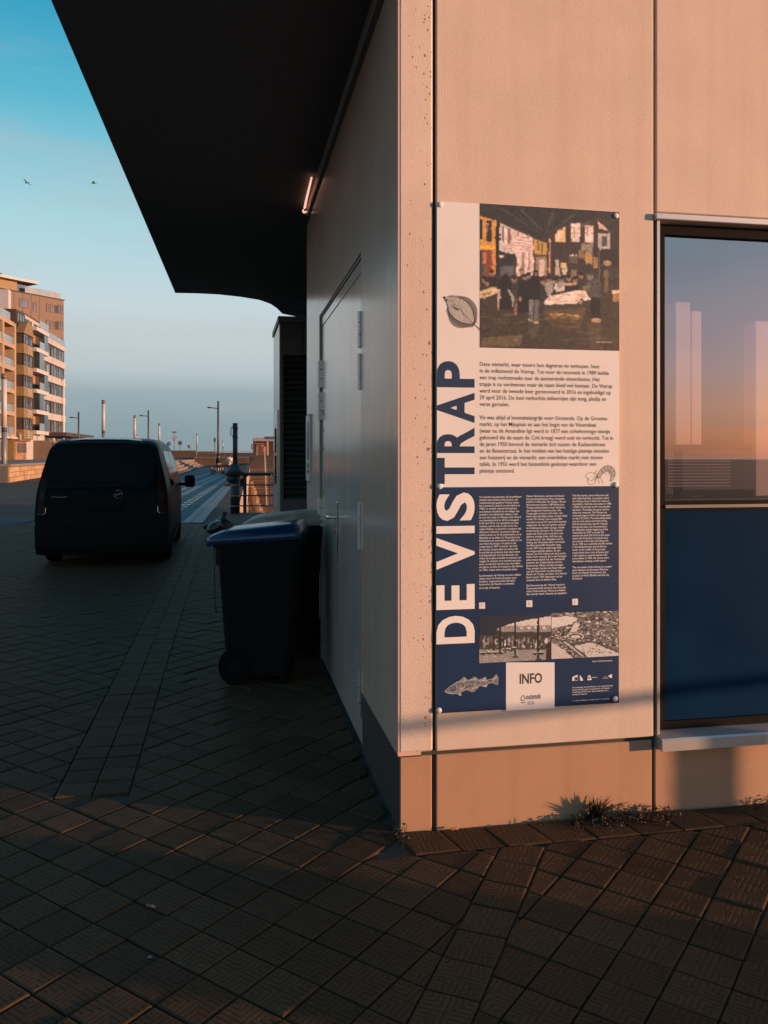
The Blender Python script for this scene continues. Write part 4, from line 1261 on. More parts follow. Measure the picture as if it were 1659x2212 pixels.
pc.poly([(1055, 385), (1135, 342), (1135, 468), (1055, 462)], ph(222, 160, 105)).rect(1075, 380, 1100, 460, ph(235, 175, 155)).poly([(1180, 322), (1250, 318), (1250, 472), (1180, 468)], ph(230, 180, 158)).rect(1288, 335, 1356, 470, ph(230, 178, 155)).poly([(1398, 300), (1480, 380), (1398, 360)], ph(225, 165, 140))
for x in (1205, 1228, 1310, 1333): pc.rect(x, 322, x + 4, 470, ph(110, 80, 65))
for y in (350, 395): pc.rect(1180, y, 1356, y + 5, ph(110, 80, 65), .8)
pc.rect(1398, 400, 1492, 522, ph(178, 148, 135)).rect(1422, 422, 1472, 505, ph(85, 70, 62)).rect(1262, 482, 1356, 535, ph(140, 112, 90)).rect(1240, 535, 1285, 600, ph(128, 92, 62)).rect(1292, 540, 1352, 610, ph(150, 112, 78)).rect(1295, 590, 1350, 640, ph(180, 125, 70)).rect(1358, 592, 1395, 680, ph(150, 105, 68)).rect(1165, 565, 1230, 640, ph(92, 75, 64)).rect(1170, 566, 1225, 580, ph(210, 170, 140))
pc.rect(1052, 612, 1085, 735, ph(185, 150, 125)).rect(1100, 632, 1146, 712, ph(205, 158, 105)).rect(1110, 660, 1140, 735, ph(200, 165, 140)).rect(1180, 690, 1220, 760, ph(125, 92, 65))
pc.rect(1405, 530, 1552, 800, ph(52, 43, 39)).rect(1405, 530, 1412, 800, ph(100, 84, 72)).ell(1470, 640, 30, 22, ph(180, 130, 85)).ell(1500, 720, 60, 60, ph(66, 55, 48))
crowd = [(480, 790, 30, 900), (545, 740, 40, 900), (505, 810, 45, 880), (655, 770, 50, 930), (605, 800, 30, 900), (722, 790, 38, 980), (785, 730, 30, 850), (840, 760, 30, 850), (950, 800, 34, 950), (1005, 790, 40, 900), (1048, 800, 30, 880), (1100, 790, 36, 880), (1160, 780, 32, 880), (1260, 760, 30, 880), (1210, 790, 26, 860)]
for x, y, wd_, yb in crowd:
    pc.poly([(x - wd_, y + 60), (x - wd_ * .6, y + 10), (x + wd_ * .6, y + 10), (x + wd_, y + 60), (x + wd_ * .9, yb), (x - wd_ * .9, yb)], drk(.85 + rr.random() * .4))
    pc.ell(x, y - 18, 19, 26, ph(140, 100, 80)).ell(x, y - 34, 20, 15, drk(.8))
pc.poly([(445, 872), (540, 830), (592, 842), (580, 880), (520, 905), (445, 925)], ph(205, 160, 118)).poly([(445, 890), (560, 862), (480, 905)], ph(150, 105, 70))
pc.poly([(590, 780), (660, 720), (700, 800), (720, 1010), (580, 1015)], drk(.75)).poly([(590, 850), (612, 850), (600, 1010), (583, 1015)], ph(170, 138, 118)).poly([(665, 850), (685, 850), (720, 910), (715, 1010), (700, 920)], ph(170, 138, 118)).poly([(725, 1000), (745, 900), (740, 1055), (722, 1055)], ph(130, 88, 62))
pc.ell(785, 702, 24, 22, ph(150, 118, 100)).ell(785, 695, 24, 12, ph(95, 80, 72)).poly([(750, 830), (800, 770), (845, 830), (840, 1030), (755, 1040)], drk(.7)).ell(806, 752, 20, 26, ph(130, 92, 74)).ell(804, 738, 22, 14, drk(.7))
pc.poly([(825, 800), (870, 735), (920, 740), (940, 830), (928, 945), (835, 945)], drk(.75)).ell(895, 715, 25, 28, drk(.8)).ell(900, 728, 14, 16, ph(120, 84, 66)).poly([(845, 930), (880, 935), (870, 1095), (842, 1095)], ph(112, 98, 90)).poly([(888, 935), (925, 935), (910, 1110), (882, 1110)], ph(104, 90, 82)).rect(835, 1090, 870, 1105, ph(195, 150, 115)).rect(880, 1108, 915, 1122, ph(195, 150, 115)).ell(768, 930, 11, 20, ph(150, 105, 80))
pc.poly([(975, 790), (1040, 780), (1035, 860), (1000, 910), (970, 850)], ph(150, 128, 115)).poly([(1055, 800), (1120, 790), (1125, 860), (1060, 870), (1040, 840)], ph(198, 165, 142)).poly([(1110, 795), (1220, 795), (1225, 815), (1120, 825)], ph(190, 140, 105)).ell(1090, 815, 26, 28, ph(150, 132, 122)).poly([(1035, 870), (1120, 870), (1080, 900), (1030, 920)], drk(.7))
pc.poly([(955, 955), (1000, 905), (1100, 885), (1235, 858), (1312, 870), (1325, 935), (1260, 925), (1225, 965), (1100, 965), (980, 975)], ph(225, 180, 155))
for i in range(26):
    x, y = rr.uniform(970, 1300), rr.uniform(880, 955)
    pc.ell(x, y, rr.uniform(10, 28), rr.uniform(4, 9), ph(*rr.choice([(190, 140, 112), (240, 205, 185), (150, 108, 84), (215, 160, 140)])), .8)
pc.poly([(955, 975), (1230, 965), (1215, 1060), (1000, 1040)], ph(70, 56, 46)).poly([(955, 1020), (1300, 990), (1280, 1080), (1240, 1160), (1150, 1185), (1030, 1160), (985, 1090)], ph(88, 64, 44))
for i in range(16):
    x, y = rr.uniform(1000, 1250), rr.uniform(1040, 1110)
    pc.ell(x, y, rr.uniform(14, 40), rr.uniform(4, 8), ph(*rr.choice([(175, 120, 66), (140, 94, 54), (196, 146, 96)])), .8)
for i in range(9): pc.rect(985, 1100 + i * 9, 1240, 1103 + i * 9, ph(60, 44, 32), .6)
pc.poly([(1285, 840), (1330, 760), (1380, 745), (1415, 800), (1420, 920), (1320, 915)], ph(78, 68, 62)).ell(1335, 745, 26, 28, ph(140, 102, 80)).ell(1338, 730, 32, 12, ph(80, 68, 60)).poly([(1270, 830), (1330, 815), (1330, 850), (1275, 860)], ph(120, 92, 66)).poly([(1330, 915), (1415, 915), (1418, 1080), (1340, 1080)], drk(.75)).ell(1380, 1102, 40, 20, ph(190, 132, 100))
pc.poly([(1440, 700), (1475, 700), (1480, 870), (1450, 880)], ph(120, 86, 56)).rect(1515, 860, 1568, 945, ph(165, 112, 72)).poly([(1510, 860), (1568, 855), (1568, 880), (1512, 885)], ph(215, 168, 130))
for i in range(60):
    x, y = rr.uniform(445, 1560), rr.uniform(1020, 1320)
    if 950 < x < 1300 and y < 1170: continue
    pc.ell(x, y, rr.uniform(20, 90), rr.uniform(3, 9), ph(*rr.choice([(92, 70, 50), (50, 38, 32), (76, 58, 44), (110, 84, 58)])), .45)
pc.poly([(470, 1240), (800, 1215), (770, 1300), (450, 1318)], ph(112, 86, 58), .55).poly([(1310, 1110), (1420, 1110), (1430, 1330), (1330, 1330)], ph(100, 76, 54), .4).poly([(840, 1120), (930, 1120), (900, 1230), (850, 1230)], ph(92, 76, 62), .45)
for i in range(1000):                                 # brush dabs around the local colour
    j_, k_ = pc.rng.randint(0, 156), pc.rng.randint(0, 150)
    a_, b_ = pc.rng.randint(1, 3), pc.rng.randint(1, 4)
    if pc.rng.rand() < .5: a_, b_ = b_, a_
    pc.img[j_:j_ + a_, k_:k_ + b_] = pc.img[j_, k_] * (0.6 + 0.7 * pc.rng.rand()) + 0.003
sm = pc.img.copy()
for dj, dk in ((0, 1), (1, 0), (0, -1), (-1, 0)):
    sm += np.roll(np.roll(pc.img, dj, 0), dk, 1) * 0.22
pc.img = sm / 1.88
nz1, nz2 = pc.noise(40), pc.noise(18)
pc.img *= (0.70 + 0.42 * nz1 + 0.22 * nz2)[..., None]
pc.img *= (1 + (pc.rng.rand(156, 150) - .5) * .22)[..., None]
pc.build('market_painting', )
m = MB()
text_lines(m, [('Julius Collen Turner', *Z6(1385, 1278))], 0.0062, 'Julius Collen Turner', Z6(1512, 1278)[0] - Z6(1385, 1278)[0], 0.004, 4)
m.build('caption', ink_white, pan)
def gry(k): return (k * 1.0, k * .98, k * .96)
p1 = Raster([(441, 1104), (1018, 1083), (1018, 1449), (441, 1479)], 86, 54, Z8, gry(0.06))
p1.dx *= .5; p1.dy *= .5
p1.rect(430, 1370, 1030, 1490, gry(.26))
for i in range(240):
    x, y = rr.uniform(441, 1018), rr.uniform(1365, 1478)
    p1.ell(x, y, rr.uniform(4, 10), 3, gry(rr.choice([.12, .4, .5, .2])), .7)
p1.poly([(441, 1240), (1018, 1225), (1018, 1290), (441, 1300)], gry(.05))
for i in range(130):
    x, y = rr.uniform(445, 1010), rr.uniform(1275, 1350)
    p1.ell(x, y, rr.uniform(4, 9), rr.uniform(10, 26), gry(rr.choice([.02, .04, .06, .3, .5, .14])), .9)
p1.poly([(630, 1185), (700, 1160), (800, 1135), (1018, 1100), (1018, 1180), (640, 1195)], gry(.62))
p1.poly([(580, 1200), (640, 1180), (1018, 1172), (1018, 1226), (640, 1228), (590, 1215)], gry(.28))
for i in range(20): p1.poly([(640 + i * 20, 1182), (645 + i * 20, 1182), (655 + i * 20, 1226), (650 + i * 20, 1226)], gry(.12), .7)
for i in range(4): p1.poly([(760 + i * 60, 1185), (790 + i * 60, 1183), (800 + i * 60, 1203), (775 + i * 60, 1205)], gry(.6))
p1.poly([(435, 1090), (1025, 1070), (1025, 1098), (880, 1118), (780, 1138), (690, 1160), (630, 1184), (580, 1202), (575, 1225), (600, 1245), (435, 1255)], (0.02, 0.028, 0.05))
for x, wd_, y0_, y1 in ((610, 6, 1190, 1400), (730, 7, 1150, 1430), (915, 8, 1110, 1450), (556, 3, 1240, 1370)):
    p1.rect(x - wd_, y0_, x + wd_, y1, gry(.02))
    p1.poly([(x - wd_, y1 - 18), (x + wd_, y1 - 18), (x + wd_ * 4, y1 + 6), (x - wd_ * 4, y1 + 6)], gry(.05))
for x, y in ((470, 1400), (520, 1395), (570, 1395), (650, 1370), (690, 1370), (720, 1360), (890, 1400), (940, 1400)):
    p1.ell(x, y, 22, 14, gry(.05)).ell(x, y - 9, 20, 5, gry(.5))
p1.poly([(985, 1330), (1018, 1300), (1018, 1450), (975, 1450)], gry(.03)).ell(648, 1330, 8, 14, gry(.7)).rect(640, 1335, 658, 1400, gry(.08)).ell(980, 1300, 12, 24, gry(.65)).ell(835, 1330, 28, 16, gry(.06))
p1.img *= (0.85 + .3 * p1.rng.rand(54, 86))[..., None]
p1.build('hall_photo')
p2 = Raster([(1022, 1076), (1562, 1058), (1562, 1419), (1022, 1446)], 82, 54, Z8, gry(0.16))
p2.dx *= .6; p2.dy *= .6
for i in range(700):
    x, y = rr.uniform(1025, 1562), rr.uniform(1060, 1440)
    p2.ell(x, y, rr.uniform(5, 16), rr.uniform(3, 8), gry(rr.choice([.02, .02, .03, .05, .10, .45, .60])), .9)
p2.poly([(1022, 1110), (1180, 1100), (1240, 1120), (1180, 1165), (1022, 1200)], gry(.60)).poly([(1022, 1310), (1060, 1330), (1210, 1445), (1022, 1448)], gry(.55)).poly([(1200, 1340), (1345, 1310), (1562, 1400), (1562, 1419), (1320, 1432)], gry(.58)).poly([(1200, 1160), (1250, 1150), (1220, 1230), (1160, 1260)], gry(.6))
p2.ell(1215, 1262, 78, 34, gry(.05)).ell(1215, 1262, 70, 29, gry(.6)).ell(1216, 1264, 58, 23, gry(.05)).ell(1217, 1266, 42, 15, gry(.5))
p2.poly([(1085, 1300), (1140, 1290), (1290, 1420), (1260, 1432)], gry(.05)).poly([(1110, 1305), (1135, 1300), (1280, 1420), (1270, 1426)], gry(.55), .8).poly([(1170, 1320), (1340, 1292), (1345, 1305), (1190, 1335)], gry(.08)).poly([(1340, 1292), (1562, 1385), (1562, 1400), (1335, 1306)], gry(.07))
for i in range(40):
    p2.ell(rr.uniform(1260, 1500), rr.uniform(1335, 1410), rr.uniform(4, 9), 3, gry(.05), .9)
p2.img *= (0.85 + .3 * p2.rng.rand(54, 82))[..., None]
p2.build('aerial_photo')
screw_m = mat('painted_screw', (0.62, 0.58, 0.55), 0.5, metal=0.0, var=0.05)
for px_, py_ in ((949.5, 443), (1328.5, 467.5), (949, 1050.5), (1328, 1047), (947, 1533), (1326.5, 1508)):
    x, z = fs(px_, py_)
    mb = MB()
    rings = []
    for r_, h in ((0.0125, 0), (0.0122, 0.003), (0.009, 0.006), (0.004, 0.0075)):
        rings.append([(x + r_ * math.cos(a * math.pi / 8), PY - 0.0012 - h, z + r_ * math.sin(a * math.pi / 8)) for a in range(16)])
    smooth(mb.loft(rings)).build('screw', screw_m, pan)
# ------------------------------------------------------------------ parked people carrier
car_paint = mat('black_car_paint', (0.017, 0.016, 0.016), 0.30, var=0.1, coat=0.0, spec=0.012, dirt=(0.024, 0.021, 0.019), dscale=3, damt=0.4)
car_glass = mat('dark_car_glass', (0.010, 0.0105, 0.011), 0.08, var=0.05, spec=0.06)
side_glass = mat('side_car_glass', (0.005, 0.005, 0.006), 0.05, var=0.05, spec=0.16)
car_plastic = mat('black_plastic', (0.014, 0.013, 0.013), 0.6, var=0.15, vscale=25, spec=0.06)
rubber = mat('tyre_rubber', (0.007, 0.007, 0.007), 0.9, var=0.2, vscale=30, spec=0.06)
red_lens = mat('red_lens', (0.03, 0.008, 0.006), 0.3, var=0.1, coat=0.0, spec=0.1)
clear_lens = mat('clear_lens', (0.03, 0.028, 0.026), 0.3, coat=0.0, spec=0.1)
chrome = mat('chrome', (0.4, 0.4, 0.4), 0.12, metal=1.0, var=0.02)
plate_m = mat('white_plate', (0.009, 0.009, 0.009), 0.5, spec=0.08)
amber = mat('orange_indicator', (0.8, 0.25, 0.05), 0.3, coat=0.5)
van = thing('parked_van', 'black people carrier parked with its rear to us beside the blue boardwalk', 'van')
def lerp_tab(tab, v):
    for (a, x), (b, y) in zip(tab, tab[1:]):
        if v <= b:
            return x + (y - x) * max(0, (v - a)) / (b - a)
    return tab[-1][1]
def top_z(y):
    return lerp_tab([(0, 1.78), (0.12, 1.825), (0.6, 1.865), (2.2, 1.875), (3.1, 1.84), (3.45, 1.77), (4.0, 1.36), (4.3, 1.17), (4.7, 1.06), (4.9, 0.92), (4.96, 0.72)], y)
def half_w(y, z):
    pl = lerp_tab([(0, 0.925), (0.25, 0.955), (3.9, 0.955), (4.5, 0.90), (4.8, 0.78), (4.96, 0.62)], y)
    zz = lerp_tab([(0.2, 0.93), (0.32, 0.96), (0.75, 1.0), (1.05, 0.985), (1.3, 0.935), (1.62, 0.845), (1.8, 0.79), (2.2, 0.70)], z)
    return pl * zz
def rear_y(z):
    return lerp_tab([(0.2, 0.10), (0.3, 0.03), (0.5, 0.0), (0.72, 0.0), (0.80, 0.035), (1.02, 0.05), (1.2, 0.09), (1.6, 0.22), (1.80, 0.30), (1.95, 0.40)], z)
def section(y, k=0):
    tz = top_z(y)
    R_ = 0.15
    zs = [0.17, 0.30, 0.5, 0.72, 0.9, 1.02, 1.2, 1.4, 1.6]
    zs = [0.17 + (min(z_, tz - R_) - 0.17) if z_ > tz - R_ else z_ for z_ in zs]
    pts = []
    prev = 0
    for i, z_ in enumerate(zs):
        if z_ <= prev: z_ = prev + 0.0015
        prev = z_
        pts.append((half_w(y, z_), z_))
    wx, wz = half_w(y, max(prev, tz - R_)), max(prev, tz - R_)
    for a in (0.25, 0.5, 0.75, 1.0):
        t_ = a * math.pi / 2
        pts.append((wx - R_ * 1.25 * (1 - math.cos(t_)), wz + (tz - wz) * math.sin(t_)))
    pts.append(((wx - R_ * 1.25) * 0.5, tz + 0.012))
    pts.append((0, tz + 0.016))
    full_ = pts + [(-x, z_) for x, z_ in pts[-2::-1]]
    ys = []
    for x, z_ in full_:
        yy = y
        if y < 1.0:
            yy = rear_y(z_) + 0.05 * (x / 0.95) ** 4 + y * (1 - rear_y(z_))
        ys.append((x, yy, z_))
    return ys
st_y = [0.0, 0.03, 0.1, 0.3, 0.6, 1.0, 1.6, 2.2, 2.8, 3.1, 3.3, 3.5, 3.75, 4.0, 4.15, 4.3, 4.5, 4.7, 4.85, 4.93, 4.96]
bm_ = MB()
rings = [section(y)[::-1] for y in st_y]
bm_.loft(rings, close=True, cap=True)
bodyo = smooth(bm_).build('body', car_paint, van)
em = bodyo.modifiers.new('es', 'EDGE_SPLIT'); em.split_angle = R(42)
def side_patch(name, m, ya, yb, za, zb, s, taper=(0, 0), off=0.006, parent=van, n1=8, n2=5):
    mb = MB()
    V = []
    for j in range(n2 + 1):
        z_ = za + (zb - za) * j / n2
        for i in range(n1 + 1):
            y0_ = ya + taper[0] * j / n2
            y1_ = yb + taper[1] * j / n2
            yy = y0_ + (y1_ - y0_) * i / n1
            V.append((s * (half_w(yy, z_) + off), yy, z_))
    F = []
    for j in range(n2):
        for i in range(n1):
            a = j * (n1 + 1) + i
            q = (a, a + 1, a + n1 + 2, a + n1 + 1)
            F.append(q if s > 0 else q[::-1])
    mb.add(V, F)
    return smooth(mb).build(name, m, parent)
def rear_patch(name, m, pts, off=0.006, parent=van):
    """grid patch on the tailgate: pts(u,v)->(x,z)"""
    V, F, n1, n2 = [], [], 10, 8
    for j in range(n2 + 1):
        for i in range(n1 + 1):
            x, z_ = pts(i / n1, j / n2)
            V.append((x, rear_y(z_) + 0.05 * (abs(x) / 0.95) ** 4 - off, z_))
    for j in range(n2):
        for i in range(n1):
            a = j * (n1 + 1) + i
            F.append((a, a + 1, a + n1 + 2, a + n1 + 1))
    return smooth(MB().add(V, F)).build(name, m, parent)
rear_patch('rear_window', car_glass, lambda u, v: ((u - .5) * 2 * (0.80 - 0.13 * v), 1.13 + 0.58 * v + 0.02 * math.sin(math.pi * u)), 0.010)
rear_patch('bumper', car_plastic, lambda u, v: ((u - .5) * 2 * 0.92, 0.185 + 0.42 * v), 0.02)
rear_patch('number_plate', plate_m, lambda u, v: (0.26 * (u - .5) * 2, 0.83 + 0.11 * v), 0.012)
for s in (-1, 1):
    tl = rear_patch('tail_light', red_lens, lambda u, v: ((0.80 + (u if s > 0 else 1 - u) * 0.09) * s - 0.03 * v * s, 0.76 + 0.52 * v), 0.012)
    rear_patch('reversing_lens', clear_lens, lambda u, v: ((0.812 + (u if s > 0 else 1 - u) * 0.06) * s - 0.02 * s, 0.98 + 0.10 * v), 0.018, tl)
    mb = MB()
    pts = [(0.775, 0.86), (0.775, 0.79), (0.80, 0.765), (0.875, 0.765)]
    mb.tube([(s * x, rear_y(z_) + 0.05 * (x / .95) ** 4 - 0.014, z_) for x, z_ in pts], 0.006, 6)
    mb.build('light_rim', chrome, tl)
    side_patch('rear_side_window', side_glass, 0.75, 2.05, 1.15, 1.68, s, (0.10, 0.0), n1=10)
    side_patch('door_window', side_glass, 2.12, 3.15, 1.15, 1.68, s, (0, -0.12), n1=10)
    side_patch('quarter_window', side_glass, 3.22, 3.75, 1.15, 1.62, s, (-0.1, -0.42))
    side_patch('window_strip', chrome, 0.75, 3.7, 1.125, 1.142, s, off=0.010, n2=1)
    side_patch('sill', car_plastic, 0.85, 3.4, 0.19, 0.38, s, off=0.012)
    side_patch('door_handle', car_plastic, 2.18, 2.40, 1.00, 1.04, s, off=0.03, n1=3, n2=2)
    side_patch('door_handle', car_plastic, 1.75, 1.97, 1.00, 1.04, s, off=0.03, n1=3, n2=2)
    mb = MB()
    xm = half_w(3.35, 1.12)
    mb.cbox(s * (xm + 0.10), s * (xm + 0.285), 3.30, 3.42, 1.02, 1.245, 0.035)
    mi = smooth(mb).build('wing_mirror', car_plastic, van)
    MB().tube([(s * (xm - 0.03), 3.42, 1.09), (s * (xm + 0.12), 3.38, 1.075)], 0.028, 8).build('mirror_arm', car_plastic, mi)
    MB().add([(s * (xm + 0.125), 3.296, 1.06), (s * (xm + 0.265), 3.296, 1.06), (s * (xm + 0.265), 3.296, 1.215), (s * (xm + 0.125), 3.296, 1.215)], [(0, 1, 2, 3)]).build('mirror_glass', car_glass, mi)
    MB().ball((s * (xm + 0.155), 3.293, 1.175), 0.013, 8, 5).build('indicator', amber, mi)
    for yy in (0.98, 3.98):
        mb = MB()
        prof = [(0.20, 0.0), (0.31, 0.0), (0.33, 0.03), (0.33, 0.17), (0.31, 0.20), (0.20, 0.20)]
        rg = []
        for i in range(24):
            a = 2 * math.pi * i / 24
            rg.append([(s * (0.72 + px_), yy + r_ * math.cos(a), 0.33 + r_ * math.sin(a)) for r_, px_ in prof])
        rg.append(rg[0])
        wh = MB().loft(rg, close=True, cap=False)
        who = wh.build('wheel', rubber, van)
        MB().cyl((s * 0.80, yy, 0.33), (s * 0.905, yy, 0.33), 0.20, n=20).build('rim', alu, who)
roof_paint = mat('glossy_roof_paint', (0.004, 0.004, 0.005), 0.22, var=0.05, spec=0.7)
rp = []
for y in (0.16, 0.4, 0.8, 1.4, 2.0, 2.6, 3.0):
    rp.append([(x, y + 0.30 * (1 - min(1, y)), top_z(y) + 0.022 - 0.05 * abs(x / 0.62) ** 4) for x in (-0.62, -0.5, -0.3, 0, 0.3, 0.5, 0.62)])
smooth(MB().loft(rp, close=False, cap=False)).build('roof_skin', roof_paint, van)
# emblem: a ring with a flash through it, and the bright name letters
mb = MB()
ez, ey = 1.045, lambda z_: rear_y(z_) - 0.012
mb.tube([(0.22 + 0.055 * math.cos(a * math.pi / 12), ey(ez), ez + 0.055 * math.sin(a * math.pi / 12)) for a in range(25)], 0.006, 6)
mb.add([(0.22 + p[0], p[1], p[2]) for p in [(-0.085, ey(ez) - .003, ez - 0.008), (0.012, ey(ez) - .003, ez - 0.002), (0.006, ey(ez) - .003, ez + 0.016), (0.085, ey(ez) - .003, ez + 0.008), (-0.012, ey(ez) - .003, ez + 0.002), (-0.006, ey(ez) - .003, ez - 0.016)]], [(0, 5, 1), (1, 3, 2), (0, 1, 2, 4)])
mb.build('emblem', chrome, van)
v_, f_ = glyphs('VIVARO', 0.02)
MB().add([(-0.70 + p[0] * 0.062, rear_y(1.02) + 0.05 * (0.6 / .95) ** 4 - 0.013, 1.0 + p[1] * 0.036) for p in v_], f_).build('name_letters', chrome, van)
MB().tube([(-0.02, rear_y(1.1) - 0.01, 1.10), (0.05, rear_y(1.1) - 0.02, 1.105)], 0.008, 6).build('rear_wiper', car_plastic, van)
place(van, C(-4.06, 11.95), R(0.6))

# ------------------------------------------------------------------ wheelie bins by the door
bin_body = mat('bin_charcoal_plastic', (0.009, 0.0088, 0.0105), 0.6, var=0.15, vscale=20, spec=0.08)
lid_blue = mat('bin_blue_lid', (0.003, 0.022, 0.075), 0.25, var=0.12, vscale=6, spec=0.6)
lid_grey = mat('bin_grey_lid', (0.30, 0.23, 0.195), 0.5, var=0.25, vscale=9, dirt=(0.09, 0.07, 0.06), dscale=5, damt=0.7)
def make_bin(label, lid_m, loc, rz, ht=1.0):
    b = thing('wheelie_bin', label, 'bin')
    bd = MB()
    def rect(x0, x1, w_, z_, r_=0.05):
        pts = []
        for cx, cy, a0 in ((x1 - r_, w_ - r_, 0), (x0 + r_, w_ - r_, 90), (x0 + r_, -w_ + r_, 180), (x1 - r_, -w_ + r_, 270)):
            for k in range(4):
                a = R(a0 + k * 30)
                pts.append((cx + r_ * math.cos(a), cy + r_ * math.sin(a), z_))
        return pts
    # front of the bin is -x, handle side +x
    bd.loft([rect(-0.24, 0.26, 0.23, 0.06), rect(-0.25, 0.27, 0.235, 0.12), rect(-0.29, 0.31, 0.262, 0.60 * ht), rect(-0.315, 0.335, 0.28, 0.93 * ht), rect(-0.35, 0.36, 0.292, 0.935 * ht), rect(-0.355, 0.36, 0.295, 0.985 * ht)])
    bo = bd.build('body', bin_body, b)
    MB().loft([rect(-0.355, -0.255, 0.15, z_, 0.03) for z_ in (0.80 * ht, 0.93 * ht)]).build('comb_lip', bin_body, bo)
    for s in (-1, 1):
        w_ = MB().cyl((-0.175, s * 0.20, 0.13), (-0.175, s * 0.248, 0.13), 0.13, n=22).build('wheel', rubber, b)
        MB().cyl((-0.175, s * 0.2485, 0.13), (-0.175, s * 0.252, 0.13), 0.06, n=14).build('hub', bin_body, w_)
        MB().cbox(0.18, 0.25, s * 0.12, s * 0.2, 0.0, 0.07, 0.008).build('foot', bin_body, b)
    MB().cyl((-0.175, -0.199, 0.13), (-0.175, 0.199, 0.13), 0.012, n=8).build('axle', dark_metal, b)
    ld = MB()
    z0 = 0.988 * ht
    def lidring(g, z_, dz): 
        return [(p[0], p[1], z_ + (p[0] + 0.39) * dz) for p in rect(-0.39 + g, 0.37 - g * .4, 0.31 - g, 0, 0.06)]
    ld.loft([lidring(0.0, z0 - 0.035, 0.055), lidring(-0.006, z0 - 0.01, 0.055), lidring(0.0, z0 + 0.012, 0.06), lidring(0.03, z0 + 0.030, 0.075), lidring(0.09, z0 + 0.046, 0.085), lidring(0.20, z0 + 0.055, 0.085)])
    lo = smooth(ld).build('lid', lid_m, b)
    e2 = lo.modifiers.new('es', 'EDGE_SPLIT'); e2.split_angle = R(50)
    MB().cbox(-0.425, -0.385, -0.17, 0.17, z0 - 0.06, z0 + 0.005, 0.012).build('front_grip', lid_m, lo)
    MB().cyl((0.375, -0.22, z0 + 0.03), (0.375, 0.22, z0 + 0.03), 0.016, n=10).build('handle', bin_body, b)
    place(b, loc, rz)
    b.scale = (0.86, 1, 1)
    return b
p_ = C(-0.895, 6.04)
make_bin('charcoal wheelie bin with a closed blue lid standing against the grey side door', lid_blue, (p_.x, p_.y, 0), R(-10.5), 1.03)
p_ = C(-0.78, 6.78)
make_bin('dusty wheelie bin with a grey lid half hidden behind the blue-lidded one', lid_grey, (p_.x, p_.y, 0), R(-8), 1.07)
bag_m = mat('black_bag_plastic', (0.012, 0.012, 0.013), 0.28, var=0.2, vscale=8, bump=0.6, bscale=14, bdist=0.02)
mb = MB(); mb.ball((0, 0, -0.012), (0.095, 0.12, 0.058), 28, 18)
rb = random.Random(8)
mb.v = [(x * (1 + 0.15 * math.sin(31 * y + 3) * math.cos(27 * z_)), y * (1 + 0.2 * math.sin(45 * x + 20 * z_)), z_ * (1 + .2 * math.sin(38 * x + 29 * y)) - 0.3 * abs(x)) for x, y, z_ in mb.v]
mb.tube([(0.01, 0, 0.02), (0.02, 0.01, 0.055), (0.028, 0.02, 0.08)], [0.04, 0.013, 0.022], 7)
mb.tube([(-0.06, 0, -0.03), (-0.10, 0.01, -0.01), (-0.125, 0.0, -0.03)], [0.03, 0.010, 0.018], 7)
smooth(mb)
bagp = at(477, 1128, 6.20)
bo_ = mb.build('rubbish_bag', bag_m)
bo_.location = (bagp.x, bagp.y, 1.095)
tag(bo_, 'crumpled black plastic bag knotted on the front edge of the bin lids', 'bag')
stp_m = mat('dark_strap', (0.02, 0.02, 0.02), 0.7)
sp0 = at(463, 1172, 6.0)
so = MB().tube([sp0, at(463.5, 1230, 6.0), at(464, 1290, 6.0), at(467, 1325, 6.0)], 0.004, 5).build('loose_strap', stp_m)
tag(so, 'thin dark strap hanging from the lip of the blue-lidded bin', 'strap')

# ------------------------------------------------------------------ railing and mast by the dock
rail_m = mat('dark_rail_paint', (0.022, 0.022, 0.023), 0.5, var=0.2, vscale=12)
ml = thing('mooring_mast', 'black dockside mast with a thick ringed foot and a cone collar', 'mast', at(508, 1110, 23.2) * 1)
ml.location.z = 0
pb = C((508 - 829.5) / FPX * 23.2, 23.2)
def up(px, py): return CAM_H - (py - 985) / FPX * 23.2
smooth(MB().cyl((pb.x, pb.y, 1.0), (pb.x, pb.y, up(508, 916)), 0.068, n=14)).build('pole', rail_m, ml)
MB().cyl((pb.x, pb.y, up(0, 916) + 0.002), (pb.x, pb.y, up(0, 914)), 0.072, n=14).build('cap', rail_m, ml)
smooth(MB().cyl((pb.x, pb.y, 0), (pb.x, pb.y, 1.05), 0.13, n=16)).build('foot', rail_m, ml)
smooth(MB().cyl((pb.x, pb.y, 1.06), (pb.x, pb.y, 1.40), 0.30, 0.075, n=18)).build('collar', rail_m, ml)
smooth(MB().ball((pb.x - 0.05, pb.y, 0.98), (0.20, 0.2, 0.16))).build('bowl', rail_m, ml)
ring_m = mat('grey_ring', (0.3, 0.31, 0.32), 0.35, metal=0.5)
for py in (1047.5, 1070.6, 1092.7):
    MB().cyl((pb.x, pb.y, up(0, py) - 0.012), (pb.x, pb.y, up(0, py) + 0.012), 0.137, n=16).build('ring', ring_m, ml)
MB().tube([(pb.x - 0.066, pb.y, up(0, 922)), (pb.x - 0.115, pb.y, up(0, 923)), (pb.x - 0.12, pb.y, up(0, 940)), (pb.x - 0.066, pb.y, up(0, 941))], 0.012, 6).build('bracket', rail_m, ml)
for py in (925, 944): MB().cyl((pb.x, pb.y, up(0, py) - .02), (pb.x, pb.y, up(0, py) + .02), 0.08, n=14).build('clamp', rail_m, ml)
rl = thing('dock_railing', 'dark steel railing of four bars closing the gap between mast and louvred block', 'railing', C(-3.6, 23.25))
